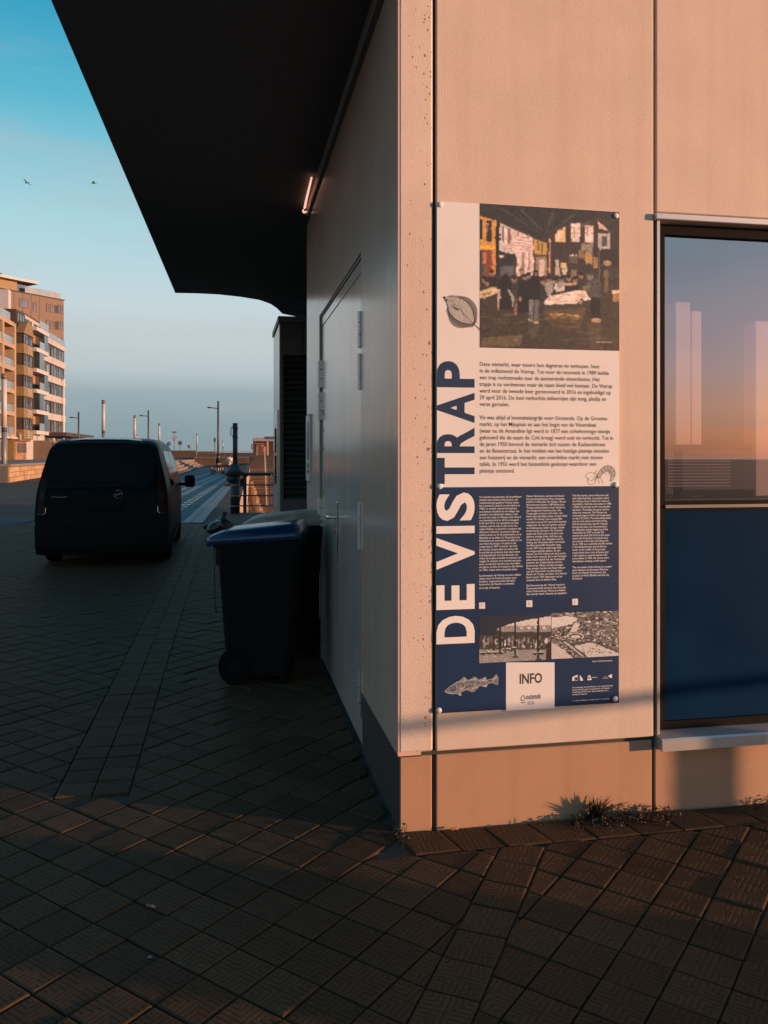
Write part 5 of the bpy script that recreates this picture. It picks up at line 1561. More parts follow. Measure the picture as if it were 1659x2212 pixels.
for py, r_ in ((1024, 0.045), (1047.5, 0.018), (1070.6, 0.018), (1092.7, 0.018)):
    z_ = up(0, py)
    a, b_ = C(-4.02, 23.22, z_), C(1.8, 23.22, z_)
    MB().cyl(a, b_, r_, n=10).build('rail', rail_m, rl)
for X in (-3.90, -2.2, -0.5, 1.2):
    p = C(X, 23.25)
    MB().cbox(p.x - 0.045, p.x + 0.045, p.y - 0.03, p.y + 0.03, 0, 1.08, 0.005).build('post', rail_m, rl)

# ------------------------------------------------------------------ dock: fender piles, ladder stair, jetty, booth
pile_m = mat('timber_pile', (0.21, 0.125, 0.065), 0.85, var=0.4, vscale=3, bump=0.5, bscale=9, bdist=0.03, dirt=(0.05, 0.05, 0.03), dscale=1.5, damt=0.6)
pl_ = thing('fender_piles', 'row of weathered timber fender piles standing in the dock behind the railing', 'piles', C(-4.6, 37, SEA_Z))
NP = 15
for k in range(NP):
    t_ = (k / (NP - 1)) ** 1.0
    Yp = 37.6 + (101 - 37.6) * t_
    px = 560 + (537.4 - 560) * ((1 / 37.6 - 1 / Yp) / (1 / 37.6 - 1 / 101))
    p = C((px - 829.5) / FPX * Yp, Yp)
    zt_ = -1.0 + random.uniform(-0.15, 0.15)
    MB().cyl((p.x, p.y, SEA_Z - 0.5), (p.x, p.y, zt_), 0.32, 0.27, n=9).build('pile', pile_m, pl_)
wl_m = mat('timber_waler', (0.26, 0.15, 0.08), 0.85, var=0.3, vscale=2)
a = C((552 - 829.5) / FPX * 37.6, 37.6); b_ = C((533 - 829.5) / FPX * 101, 101)
for z_ in (-1.6, -2.9):
    MB().tube([(a.x, a.y, z_), (b_.x, b_.y, z_)], 0.18, 6).build('waler', wl_m, pl_)
mud = mat('wet_mud', (0.10, 0.065, 0.04), 0.45, var=0.4, vscale=0.8, bump=0.8, bscale=2, bdist=0.1)
MB().add([C(dl(26) + .1, 24.2, -3.4), C(-4.0, 37, -4.45), C(-13.0, 101, -4.45), C(dl(126), 126, -3.3)], [(0, 1, 2, 3)]).build('mud_bank', mud, kind='structure')
# pale panels on the boardwalk's dock face and the slanted coping above them
pnl_m = mat('pale_quay_panel', (0.36, 0.31, 0.26), 0.8, var=0.25, vscale=1.5, dirt=(0.12, 0.08, 0.05), dscale=0.8, damt=0.7)
cop_m = mat('coping_timber', (0.12, 0.07, 0.05), 0.8, var=0.3, vscale=3)
cw = thing('quay_coping', 'sunlit quay wall of pale panels under a dark slatted timber coping', 'wall', C(dl(46), 46))
Yp = 44.0
while Yp < 126:
    L_ = 2.4 if Yp < 80 else 4.8
    q = [C(dl(Yp) + 0.05, Yp), C(dl(Yp + L_ - .12) + 0.05, Yp + L_ - .12), C(dl(Yp + L_ - .12) + 0.16, Yp + L_ - .12), C(dl(Yp) + 0.16, Yp)]
    MB().prism([p[:2] for p in q], -2.6, 0.50).build('panel', pnl_m, cw)
    Yp += L_
Yp = 44.0
while Yp < 126:
    L_ = 0.5 if Yp < 60 else 2.0
    q = [C(dl(Yp) - 1.15, Yp), C(dl(Yp + L_ * .72) - 1.15, Yp + L_ * .72), C(dl(Yp + L_ * .72) + 0.26, Yp + L_ * .72), C(dl(Yp) + 0.26, Yp)]
    z0_, z1_ = 0.06, 0.62
    MB().add([(q[0].x, q[0].y, z0_), (q[1].x, q[1].y, z0_), (q[2].x, q[2].y, z1_), (q[3].x, q[3].y, z1_), (q[0].x, q[0].y, z0_ - .05), (q[1].x, q[1].y, z0_ - .05), (q[2].x, q[2].y, z1_ - .1), (q[3].x, q[3].y, z1_ - .1)],
             [(0, 3, 2, 1), (4, 5, 6, 7), (0, 1, 5, 4), (1, 2, 6, 5), (2, 3, 7, 6), (3, 0, 4, 7)]).build('coping_slat', cop_m, cw)
    Yp += L_
jm = mat('jetty_planking', (0.095, 0.065, 0.048), 0.85, var=0.3, vscale=1.0, dirt=(0.07, 0.05, 0.04), dscale=0.6, damt=0.6)
JY = 90.5
jt = thing('jetty', 'plank-faced jetty across the dock carrying the red booth', 'jetty', C(-10, JY, SEA_Z))
zz_ = -4.3
k = 0
while zz_ < 1.3:
    a, b_ = C(-14.6, JY), C(6, JY); c_, d_ = C(6, JY + 0.12), C(-14.6, JY + 0.12)
    MB().prism([a[:2], b_[:2], c_[:2], d_[:2]], zz_, zz_ + 0.36).build('plank', jm, jt)
    zz_ += 0.40
MB().prism([C(-14.7, JY - .1)[:2], C(6, JY - .1)[:2], C(6, JY + 9)[:2], C(-14.7, JY + 9)[:2]], 1.32, 1.46).build('deck', jm, jt)
ls = thing('dock_ladder', 'steep rusty ladder stair down the jetty face into the dock', 'ladder', at(579, 1088, 90))
lad_m = mat('ladder_steel', (0.30, 0.24, 0.19), 0.6, var=0.3, vscale=6)
t0, t1, b0, b1 = at(571.5, 988, 90.0), at(579.5, 988, 90.0), at(575.5, 1093, 88.6), at(585.5, 1093, 88.6)
MB().tube([b0, t0, t0 + Vector((0, 0, 1.0))], 0.07, 6).build('stringer', lad_m, ls)
MB().tube([b1, t1], 0.06, 6).build('stringer', dark_metal, ls)
for k in range(27):
    u_ = (k + 0.5) / 27
    a, b_ = b0.lerp(t0, u_), b1.lerp(t1, u_)
    MB().box(a.x, b_.x, a.y - 0.04, a.y + 0.10, a.z - 0.03, a.z + 0.03).build('rung', lad_m, ls)
bt = thing('quay_booth', 'small red-brown booth with an open barred front hung with orange floats', 'booth', at(565, 986, 91.5))
bw_m = mat('booth_cladding', (0.10, 0.05, 0.04), 0.7, var=0.2)
corn = mat('booth_cornice', (0.42, 0.31, 0.26), 0.7, var=0.1)
def bp(px, py, d=0.0): return at(px, py, 91.5 + d)
def bbox(px0, px1, py0, py1, d0, d1):
    a, b_ = bp(px0, py1), bp(px1, py0)
    q = [C((px0 - 829.5) / FPX * 91.5, 91.5 + d0), C((px1 - 829.5) / FPX * 91.5, 91.5 + d0), C((px1 - 829.5) / FPX * 91.5, 91.5 + d1), C((px0 - 829.5) / FPX * 91.5, 91.5 + d1)]
    return MB().prism([p[:2] for p in q], a.z, b_.z)
bbox(546, 600, 945.5, 953, -0.1, 2.5).build('cornice', corn, bt)
bbox(546.5, 551, 953.2, 987, 0, 2.4).build('side_wall', bw_m, bt)
bbox(551.2, 600, 953.2, 987, 2.2, 2.4).build('back_wall', bw_m, bt)
bbox(576, 579.5, 953.2, 987, -0.05, 0.15).build('white_post', corn, bt)
for k in range(9):
    bbox(553 + k * 2.6, 553.5 + k * 2.6, 958, 987, 0.0, 0.05).build('bar', lad_m, bt)
bbox(551.2, 576, 957, 958, 0.0, 0.05).build('top_bar', lad_m, bt)
flo = mat('orange_float', (0.75, 0.18, 0.06), 0.6, var=0.2)
rf_ = random.Random(2)
for k in range(14):
    p = bp(554 + rf_.random() * 18, 959 + rf_.random() * 15, 0.4)
    MB().ball(p, 0.13, 8, 5).build('float', flo, bt)
lb = MB()
c0 = bp(544.5, 965, -0.1)
lb.tube([(c0.x + 0.0, c0.y + 0.26 * math.cos(a * math.pi / 8), c0.z + 0.26 * math.sin(a * math.pi / 8)) for a in range(17)], 0.07, 6)
tag(lb.build('lifebuoy', dark_metal, loc=c0), 'dark lifebuoy ring hung on the left side of the red booth', 'lifebuoy')

# ------------------------------------------------------------------ people and dogs walking away on the boardwalk
def skin_body(name, pts, edges, radii, m, parent=None, sub=1):
    me = bpy.data.meshes.new(name)
    off = total_loc(parent) if parent else Vector()
    me.from_pydata([tuple(Vector(p)) for p in pts], edges, [])
    o = bpy.data.objects.new(name, me); COL.objects.link(o)
    sk = o.modifiers.new('skin', 'SKIN')
    sk.use_smooth_shade = True
    for i, r_ in enumerate(radii):
        v = me.skin_vertices[0].data[i]
        v.radius = (r_, r_) if not isinstance(r_, tuple) else r_
        v.use_root = (i == 0)
    s_ = o.modifiers.new('sub', 'SUBSURF'); s_.levels = sub; s_.render_levels = sub
    me.materials.append(m)
    if parent: o.parent = parent
    return o
skin_m = mat('skin', (0.50, 0.30, 0.21), 0.6, var=0.08)
def person(loc, rz, label, top_c, leg_c, bare_shin, hair_c, bag=False):
    P = thing('person', label, 'person')
    top_mm = mat('jacket_%d' % len(MATS), top_c, 0.85, var=0.2, vscale=8)
    leg_mm = mat('trousers_%d' % len(MATS), leg_c, 0.85, var=0.2, vscale=8)
    hair_mm = mat('hair_%d' % len(MATS), hair_c, 0.7, var=0.3, vscale=30)
    # one continuous body from the pelvis (walking, weight on the left foot)
    pts = [(0, 0, 0.95), (0, 0.01, 1.15), (0, 0.02, 1.36), (0, 0.03, 1.48), (0, 0.05, 1.56), (0, 0.06, 1.66), (0, 0.06, 1.73)]
    rad = [0.145, 0.135, 0.155, 0.06, 0.055, 0.095, 0.065]
    ed = [(0, 1), (1, 2), (2, 3), (3, 4), (4, 5), (5, 6)]
    def add(p, par, r_):
        pts.append(p); rad.append(r_); ed.append((par, len(pts) - 1)); return len(pts) - 1
    for s in (-1, 1):
        a = add((s * 0.18, 0.02, 1.40), 2, 0.068)
        b = add((s * 0.235, -0.02 * s, 1.14), a, 0.052)
        c = add((s * 0.22, 0.10 - 0.05 * s, 0.92), b, 0.04)
        add((s * 0.21, 0.14 - 0.05 * s, 0.83), c, 0.042)
        h = add((s * 0.095, 0, 0.88), 0, 0.095)
        kn = add((s * 0.10, 0.07 * s, 0.49), h, 0.06)
        an = add((s * 0.10, -0.04 + 0.10 * s, 0.10), kn, 0.042)
        add((s * 0.11, 0.08 + 0.10 * s, 0.045), an, 0.04)
    skin_body('body', pts, ed, rad, skin_m, P, 1)
    # jacket
    jp = [(0, 0, 0.86), (0, 0.01, 1.12), (0, 0.02, 1.36), (0, 0.03, 1.47)]
    jr = [0.205, 0.20, 0.19, 0.09]
    je = [(0, 1), (1, 2), (2, 3)]
    for s in (-1, 1):
        jp += [(s * 0.19, 0.02, 1.40), (s * 0.25, -0.02 * s, 1.14), (s * 0.23, 0.10 - 0.05 * s, 0.91)]
        jr += [0.095, 0.08, 0.065]
        k = len(jp)
        je += [(2, k - 3), (k - 3, k - 2), (k - 2, k - 1)]
    skin_body('jacket', jp, je, jr, top_mm, P, 1)
    tp, trr, te = [(0, 0, 0.93)], [0.17], []
    for s in (-1, 1):
        tp += [(s * 0.10, 0, 0.82), (s * 0.105, 0.07 * s, 0.47)]
        trr += [0.12, 0.088]
        k = len(tp); te += [(0, k - 2), (k - 2, k - 1)]
        if not bare_shin:
            tp.append((s * 0.105, -0.04 + 0.10 * s, 0.12)); trr.append(0.065); te.append((k - 1, k))
    skin_body('shorts' if bare_shin else 'trousers', tp, te, trr, leg_mm, P, 1)
    smooth(MB().ball((0, 0.030, 1.675), (0.110, 0.118, 0.130), 12, 8)).build('hair', hair_mm, P)
    for s in (-1, 1):
        smooth(MB().ball((s * 0.11, 0.04 + 0.10 * s, 0.05), (0.052, 0.135, 0.05), 10, 6)).build('shoe', leg_mm, P)
        MB().ball((s * 0.092, 0.06, 1.645), (0.014, 0.028, 0.034), 8, 6).build('ear', skin_m, P)
    smooth(MB().ball((0, 0.165, 1.63), (0.014, 0.022, 0.022), 8, 5)).build('nose', skin_m, P)
    for s in (-1, 1):
        MB().ball((s * 0.035, 0.148, 1.655), 0.012, 6, 4).build('eye', leg_mm, P)
    if bag:
        MB().tube([(-0.16, 0.02, 1.44), (-0.02, -0.20, 1.25), (0.2, -0.14, 1.02), (0.23, 0.05, 0.98)], 0.022, 6).build('cross_strap', leg_mm, P)
    place(P, loc, rz)
    return P
wd = R(YAW + 9.3)
person(gp(473.5, 1023.5), R(10), 'person in black jacket and dark shorts walking away with two small dogs', (0.014, 0.014, 0.017), (0.016, 0.016, 0.018), True, (0.03, 0.02, 0.015))
person(gp(496, 1025.5), R(8), 'person in pale cream jacket with a dark cross strap walking beside the black mast', (0.50, 0.44, 0.36), (0.03, 0.03, 0.035), False, (0.06, 0.035, 0.02), True)
dog_m = mat('tan_dog_fur', (0.20, 0.125, 0.07), 0.95, var=0.45, vscale=14, bump=1.0, bscale=40, bdist=0.02)
dog_d = mat('dark_dog_muzzle', (0.04, 0.03, 0.025), 0.8)
def dog(loc, rz, label):
    D = thing('dog', label, 'dog', group='small tan dogs beside the walker in black')
    pts = [(0, -0.16, 0.30), (0, 0.02, 0.30), (0, 0.17, 0.31), (0, 0.25, 0.40), (0, 0.30, 0.47), (0, 0.40, 0.45)]
    rad = [0.095, 0.10, 0.115, 0.075, 0.085, 0.042]
    ed = [(0, 1), (1, 2), (2, 3), (3, 4), (4, 5)]
    def add(p, par, r_):
        pts.append(p); rad.append(r_); ed.append((par, len(pts) - 1)); return len(pts) - 1
    for s in (-1, 1):
        a = add((s * 0.075, 0.19, 0.22), 2, 0.05); b = add((s * 0.075, 0.19 + .02 * s, 0.10), a, 0.034); add((s * 0.075, 0.21 + .02 * s, 0.025), b, 0.034)
        a = add((s * 0.08, -0.15, 0.22), 0, 0.062); b = add((s * 0.08, -0.22 - .02 * s, 0.12), a, 0.034); add((s * 0.08, -0.19 - .02 * s, 0.025), b, 0.032)
        e = add((s * 0.065, 0.28, 0.55), 4, 0.03)
    a = add((0, -0.27, 0.40), 0, 0.04); add((0, -0.24, 0.50), a, 0.045)
    rad = [r_ * 1.3 for r_ in rad]
    skin_body('body', pts, ed, rad, dog_m, D, 1)
    MB().ball((0, 0.445, 0.455), 0.02, 6, 4).build('nose', dog_d, D)
    for s in (-1, 1): MB().ball((s * 0.045, 0.365, 0.50), 0.013, 6, 4).build('eye', dog_d, D)
    place(D, loc, rz)
    D.scale = (1.12, 1.12, 1.12)
dog(gp(461, 1025), R(35), 'small fluffy tan dog trotting left of the walker in black')
dog(gp(481.5, 1025.5), R(170), 'small fluffy tan dog right of the walker in black, facing us')
# ------------------------------------------------------------------ apartment houses on the terrace, far left
bpink = mat('pale_render', (0.375, 0.365, 0.37), 0.8, var=0.08, vscale=0.8, dirt=(0.26, 0.2, 0.17), dscale=0.6, damt=0.3)
bwhite = mat('white_slab', (0.42, 0.42, 0.43), 0.7, var=0.05)
borange = mat('orange_render', (0.33, 0.25, 0.18), 0.8, var=0.1, vscale=0.8, dirt=(0.22, 0.13, 0.07), dscale=0.6, damt=0.4)
bdeep = mat('deep_orange_wall', (0.30, 0.155, 0.045), 0.8, var=0.1, vscale=0.7)
bochre = mat('ochre_tile_cladding', (0.20, 0.14, 0.06), 0.6, var=0.12, vscale=1.5)
bbrown = mat('brown_cladding', (0.15, 0.11, 0.085), 0.75, var=0.1, vscale=1.2)
bdark = mat('dark_slate_roof', (0.05, 0.035, 0.03), 0.8, var=0.2, vscale=3)
fdark = mat('brown_black_frame', (0.05, 0.035, 0.03), 0.5)
gpane = mat('sky_reflecting_pane', (0.20, 0.23, 0.25), 0.06, metal=0.8, var=0.35, vscale=0.35, spec=0.6)
gcurt = mat('curtained_pane', (0.13, 0.125, 0.125), 0.15, metal=0.35, var=0.4, vscale=1.3, stretch=(3, 1, 0.2), spec=0.7)
gbal = mat('balustrade_glass', (0.27, 0.33, 0.36), 0.15, metal=0.4, var=0.15, vscale=0.7)
shopg = mat('shop_window', (0.10, 0.14, 0.16), 0.08, metal=0.5, var=0.4, vscale=0.8)
shopo = mat('shop_front_warm', (0.30, 0.17, 0.09), 0.5, var=0.4, vscale=1.2)
Q0 = C(-49.5, 107)
QRZ = math.atan2(0.989, -0.148) + R(YAW)
TZ = 1.08
def house(name, label):
    return thing(name, label, 'building')
def hb(parent, name, m, *a, cbx=None):
    return MB().box(*a).build(name, m, parent)
def wbox(parent, q0, q1, z0, z1, y=0.0, mull=2, pane=None, uneven=0.0, transom=None):
    """a window set 5 cm proud of y: frame with mullions and panes behind them"""
    f = MB()
    t_ = 0.09
    f.box(q0, q1, y - 0.10, y + 0.02, z0, z0 + t_); f.box(q0, q1, y - 0.10, y + 0.02, z1 - t_, z1)
    f.box(q0, q0 + t_, y - 0.101, y + 0.02, z0 + t_, z1 - t_); f.box(q1 - t_, q1, y - 0.101, y + 0.02, z0 + t_, z1 - t_)
    cuts = [q0 + (q1 - q0) * (i + 1 + (uneven if i % 2 else -uneven)) / mull for i in range(mull - 1)]
    for c in cuts:
        f.box(c - t_ * 0.6, c + t_ * 0.6, y - 0.098, y + 0.02, z0 + t_, z1 - t_)
    fo = f.build('window', fdark, parent)
    e = [q0 + t_] + cuts + [q1 - t_]
    for i, (a, b) in enumerate(zip(e, e[1:])):
        p = pane or (gcurt if random.random() < 0.45 else gpane)
        MB().box(a, b, y - 0.05, y + 0.01, z0 + t_ * .9, z1 - t_ * .9).build('pane', p, fo)
        if random.random() < 0.6:
            zz = z0 + (z1 - z0) * random.uniform(0.35, 0.7)
            MB().box(a + (b - a) * .55, a + (b - a) * .66, y - 0.085, y - 0.052, zz, z1 - t_).build('sash', fdark, fo)
    return fo

# white block with window bands
h = house('apartment_block', 'pale pink-white apartment block with bands of dark-framed windows and glass bays')
hb(h, 'wall', bpink, 12.7, 35.2, 0.10, 12, TZ, 20.1)
for k in range(6):
    z0 = 4.35 + 3.0 * k
    for q0, q1 in ((19.8, 25.9), (26.1, 35.2)):
        hb(h, 'spandrel', bpink, q0, q1, -0.30, 0.098, z0 + (0.0 if k else 0.55), z0 + (1.05 if k < 5 else 0.78))
for k in range(5):
    z0 = 5.41 + 3.0 * k
    wbox(h, 20.2, 25.7, z0, z0 + 1.92, 0.0, 4, None, 0.12)
    wbox(h, 26.3, 35.0, z0, z0 + 1.92, 0.0, 5, None, 0.12)
    # bay of glass and balcony slab on the left
    alt = k % 2
    hb(h, 'balcony_slab', bwhite, 12.72, 19.6, -1.3, 0.098, 4.75 + 3.0 * k, 5.3 + 3.0 * k)
    hb(h, 'loggia_back', bdark, 13.0, 19.5, 0.06, 0.099, 5.32 + 3.0 * k, 7.7 + 3.0 * k)
    hb(h, 'loggia_door', shopo if not alt else bdark, 15.6, 17.2, 0.0, 0.058, 5.32 + 3 * k, 7.5 + 3 * k)
    if not alt:
        hb(h, 'glass_bay', gpane, 17.3, 19.5, -1.22, -0.02, 5.32 + 3.0 * k, 7.73 + 3.0 * k)
        hb(h, 'balcony_glass', gbal, 14.6, 17.2, -1.25, -1.2, 5.32 + 3.0 * k, 6.4 + 3.0 * k)
    else:
        hb(h, 'glass_bay', gpane, 14.6, 17.2, -1.22, -0.02, 5.32 + 3.0 * k, 7.73 + 3.0 * k)
        hb(h, 'bay_pier', bpink, 17.4, 18.6, -0.9, 0.0, 5.32 + 3.0 * k, 7.73 + 3.0 * k)
        hb(h, 'balcony_glass', gbal, 18.7, 19.6, -1.25, -1.2, 5.32 + 3.0 * k, 6.4 + 3.0 * k)
hb(h, 'balcony_slab', bwhite, 12.72, 19.6, -1.3, 0.098, 19.75, 20.3)
hb(h, 'balcony_glass', gbal, 14.6, 19.6, -1.25, -1.2, 20.32, 21.5)
hb(h, 'roof_glass', gbal, 20.0, 34.9, -0.22, -0.16, 20.13, 21.15)
ph_ = hb(h, 'penthouse', bpink, 18.6, 31.5, 2.4, 9, 20.12, 23.2)
for q0, q1 in ((20.2, 24.0), (25.5, 29.5)):
    wbox(h, q0, q1, 20.4, 22.6, 2.4, 3)
hb(h, 'roof_edge', bdark, 18.5, 31.6, 2.3, 9.1, 23.202, 23.35)
# ground floor: shops under a dark flat awning that runs past the corner
hb(h, 'shop_fascia', bdark, 22.5, 44.6, -3.2, 2.0, 4.72, 5.3)
for q0, q1 in ((22.8, 26.0), (26.4, 28.0), (30.0, 34.6)):
    hb(h, 'shop_glass', shopg, q0, q1, 0.02, 0.098, TZ, 4.7)
for q in (29.0, 35.0, 41.0):
    hb(h, 'awning_post', fdark, q, q + 0.5, -3.0, -2.5, TZ, 4.718)
hb(h, 'kiosk_front', bbrown, 16.2, 22.3, -2.3, 0.098, TZ, 3.9)
for q in (16.5, 18.5, 20.4):
    hb(h, 'poster_pane', shopo if q != 16.5 else bdark, q, q + 1.7, -2.36, -2.31, TZ + .15, 3.7)
place(h, Q0, QRZ)
# brown tower behind, turned towards us
h = house('brown_tower', 'tall brown-clad apartment tower with a white overhanging penthouse roof, behind the pale block')
hb(h, 'wall', bbrown, -30, 0, 0.0, 14, TZ, 30.6)
for i in range(6):
    hb(h, 'cladding_joint', bdark, -5.2 - i * 1.7, -5.14 - i * 1.7, -0.02, -0.001, 18, 30.5)
for z0 in (28.0, 25.0, 22.0, 19.0):
    wbox(h, -3.75, -1.95, z0, z0 + 1.5, 0.0, 2, gcurt)
    wbox(h, -1.25, -0.15, z0, z0 + 1.7, 0.0, 2)
    hb(h, 'window_reveal', bdark, -1.94, -1.26, -0.03, -0.001, z0, z0 + 1.5)
wbox(h, -9.3, -7.5, 28.1, 29.6, 0.0, 1, gpane)
wbox(h, -6.5, -5.8, 27.6, 29.4, 0.0, 1, gpane)
hb(h, 'parapet', bdark, -30.1, 0.1, -0.15, 14.1, 30.602, 30.78)
hb(h, 'roof_balustrade', gbal, -8.0, -0.6, 0.15, 0.2, 30.79, 31.9)
hb(h, 'roof_balustrade_end', gbal, -0.66, -0.6, 0.202, 8, 30.79, 31.9)
hb(h, 'penthouse', bochre, -30, -9.0, 1.0, 12, 30.79, 32.6)
hb(h, 'penthouse_glass', gpane, -8.99, -6.9, 1.1, 12, 30.79, 32.3)
hb(h, 'penthouse_roof', bwhite, -31, -5.6, -0.4, 13, 32.62, 33.05)
ch = hb(h, 'chimney', bdark, -12.4, -10.6, 3, 5, 33.06, 34.1)
MB().cyl((-11.5, 4, 34.1), (-11.5, 4, 35.0), 0.45, 0.4, 12).build('flue', bwhite, ch)
MB().cyl((-11.5, 4, 35.0), (-11.5, 4, 35.2), 0.6, 0.55, 12).build('flue_cap', bdark, ch)
place(h, C(-59.8, 155), math.atan2(0.851, 0.525) + R(YAW))
# ochre house with stacked bays
h = house('ochre_house', 'narrow ochre house with stacked angular bays under a curved gable')
hb(h, 'wall', bochre, 6.6, 12.6, 0.12, 12, TZ, 19.0)
for k in range(5):
    z0 = 5.3 + 2.97 * k
    hb(h, 'bay', bochre, 7.6, 12.3, -0.9, 0.118, z0 - 1.36, z0 - 0.02)
    wbox(h, 7.7, 12.2, z0, z0 + 1.55, -0.78, 4, None, 0.15)
    hb(h, 'bay_core', bdark, 7.75, 12.15, -0.74, 0.117, z0, z0 + 1.55)
    for j in range(4):
        hb(h, 'bay_rail', bwhite, 9.0, 11.3, -1.02, -0.95, z0 - 1.15 + 0.26 * j, z0 - 1.07 + 0.26 * j)
    hb(h, 'side_window', gpane, 6.9, 7.5, 0.05, 0.118, z0 + 0.1, z0 + 1.5)
g_ = MB()
arc = [(7.3 + 5.2 * i / 12, 18.6 + 1.9 * math.sin(math.pi * i / 12)) for i in range(13)]
g_.loft([[(q, -1.0, z_) for q, z_ in arc], [(q, 0.11, z_) for q, z_ in arc]], close=True)
g_.build('curved_gable', bochre, h)
hb(h, 'shop_front', shopo, 7.0, 12.5, 0.02, 0.118, TZ, 3.6)
hb(h, 'shop_sign', bbrown, 6.8, 12.6, -0.5, 0.1, 3.65, 4.9)
for q in (7.3, 9.3, 11.0): hb(h, 'sign_plate', bwhite, q, q + 1.1, -0.54, -0.502, 3.9, 4.6)
hb(h, 'shop_glass', gcurt, 7.8, 11.8, -0.1, 0.018, TZ + 1.0, 3.4)
rf = MB().add([(5.9, 0.6, 19.02), (12.9, 0.6, 19.02), (12.9, 4.0, 23.6), (5.9, 4.0, 23.6), (5.9, 9, 23.6), (12.9, 9, 23.6), (12.9, 12, 19.02), (5.9, 12, 19.02)], [(0, 1, 2, 3), (3, 2, 5, 4), (4, 5, 6, 7), (1, 6, 5, 2), (0, 3, 4, 7)]).build('roof', bdark, h)
MB().box(8.2, 12.4, 0.3, 4, 19.6, 22.0).build('dormer', bdark, rf)
MB().box(12.1, 13.3, 2.4, 3.6, 19.0, 25.4).build('chimney', bwhite, rf)
wbox(h, 8.5, 12.2, 19.9, 21.7, 0.28, 3, gpane)
hb(h, 'dormer_glass', gbal, 7.8, 12.6, -0.9, -0.84, 20.0, 20.9) if False else None
place(h, Q0, QRZ)
# orange house with loggias
h = house('orange_house', 'orange apartment house with deep loggias, glass balconies and round wall lamps')
hb(h, 'wall', bdeep, -14, 6.5, 1.6, 12, TZ, 19.6)
for q in (-9.7, -4.5, 0.45, 5.75):
    hb(h, 'pier', borange, q, q + 0.7, -0.2, 1.598, 4.0, 19.6)
for k in range(6):
    z0 = 4.55 + 3.03 * k
    hb(h, 'floor_slab', borange, -14, 5.748, -0.18, 1.597, z0 - 0.55, z0)
    if k < 5:
        for q in (-9.0, -3.8, 1.15):
            hb(h, 'balcony_glass', gbal, q, q + 4.55, -0.1, -0.05, z0 + 0.002, z0 + 1.0)
            hb(h, 'loggia_window', gcurt, q + 0.3, q + 2.4, 1.5, 1.598, z0 + 0.1, z0 + 2.2)
            MB().ball((q + 3.4, 1.45, z0 + 1.75), 0.19, 10, 6).build('wall_light', bwhite, h)
            MB().box(q, q + 4.55, -0.12, -0.03, z0 + 1.0, z0 + 1.07).build('handrail', fdark, h)
hb(h, 'roof_terrace_glass', gbal, -14, 5.5, 0.3, 0.36, 19.62, 21.0)
MB().add([(-14, 1.8, 19.61), (6.4, 1.8, 19.61), (6.4, 5.0, 24.0), (-14, 5.0, 24.0), (-14, 11, 24.0), (6.4, 11, 24.0), (6.4, 12, 19.61), (-14, 12, 19.61)], [(0, 1, 2, 3), (3, 2, 5, 4), (1, 6, 5, 2), (4, 5, 6, 7), (0, 3, 4, 7)]).build('roof', bdark, h)
wbox(h, 2.0, 5.8, 20.2, 22.2, 1.9, 3, gpane)
hb(h, 'shop_front', shopo, -14, 6.4, 0.9, 1.599, TZ, 3.9)
for q in (-12, -8, -4, 0.3, 3.4): hb(h, 'shop_glass', gcurt, q, q + 2.6, 0.82, 0.899, TZ + .3, 3.5)
hb(h, 'shop_awning', bwhite, -14, 6.4, -0.4, 0.8, 3.92, 4.15)
place(h, Q0, QRZ)
# roof-sloped planter box and flagpole before the houses
plb = thing('planter_box', 'pink box planter with clipped dark plants before the shops', 'planter', at(62, 996, 92))
p = at(52, 1000, 92)
plm = mat('planter_concrete', (0.36, 0.27, 0.24), 0.8)
MB().box(-5.5, 1.6, -0.8, 0.8, 0, 1.0).build('box', plm, plb)
lf = mat('dark_leaves', (0.035, 0.045, 0.02), 0.7, var=0.4, vscale=5)
lm = MB()
rl_ = random.Random(6)
for i in range(260):
    c = Vector((rl_.uniform(-5.4, 1.5), rl_.uniform(-.7, .7), 1.0 + rl_.random() ** 1.5 * 0.75))
    a = Vector((rl_.gauss(0, 1), rl_.gauss(0, 1), rl_.gauss(0, 1))).normalized() * 0.28
    b_ = a.orthogonal().normalized() * 0.12
    lm.add([c - a, c + b_, c + a, c - b_], [(0, 1, 2, 3)])
lm.build('leaves', lf, plb, kind='stuff')
place(plb, (p.x, p.y, TZ), QRZ)
fp = C((137.5 - 829.5) / FPX * 139, 139)
fpo = thing('flagpole', 'slim white flagpole at the corner of the pale apartment block', 'flagpole', (fp.x, fp.y, TZ))
wpole = mat('white_pole', (0.6, 0.55, 0.52), 0.5)
MB().cyl((fp.x, fp.y, TZ), (fp.x, fp.y, 14.2), 0.16, 0.10, 10).build('pole', wpole, fpo)
MB().ball((fp.x, fp.y, 14.3), 0.2, 8, 6).build('finial', wpole, fpo)

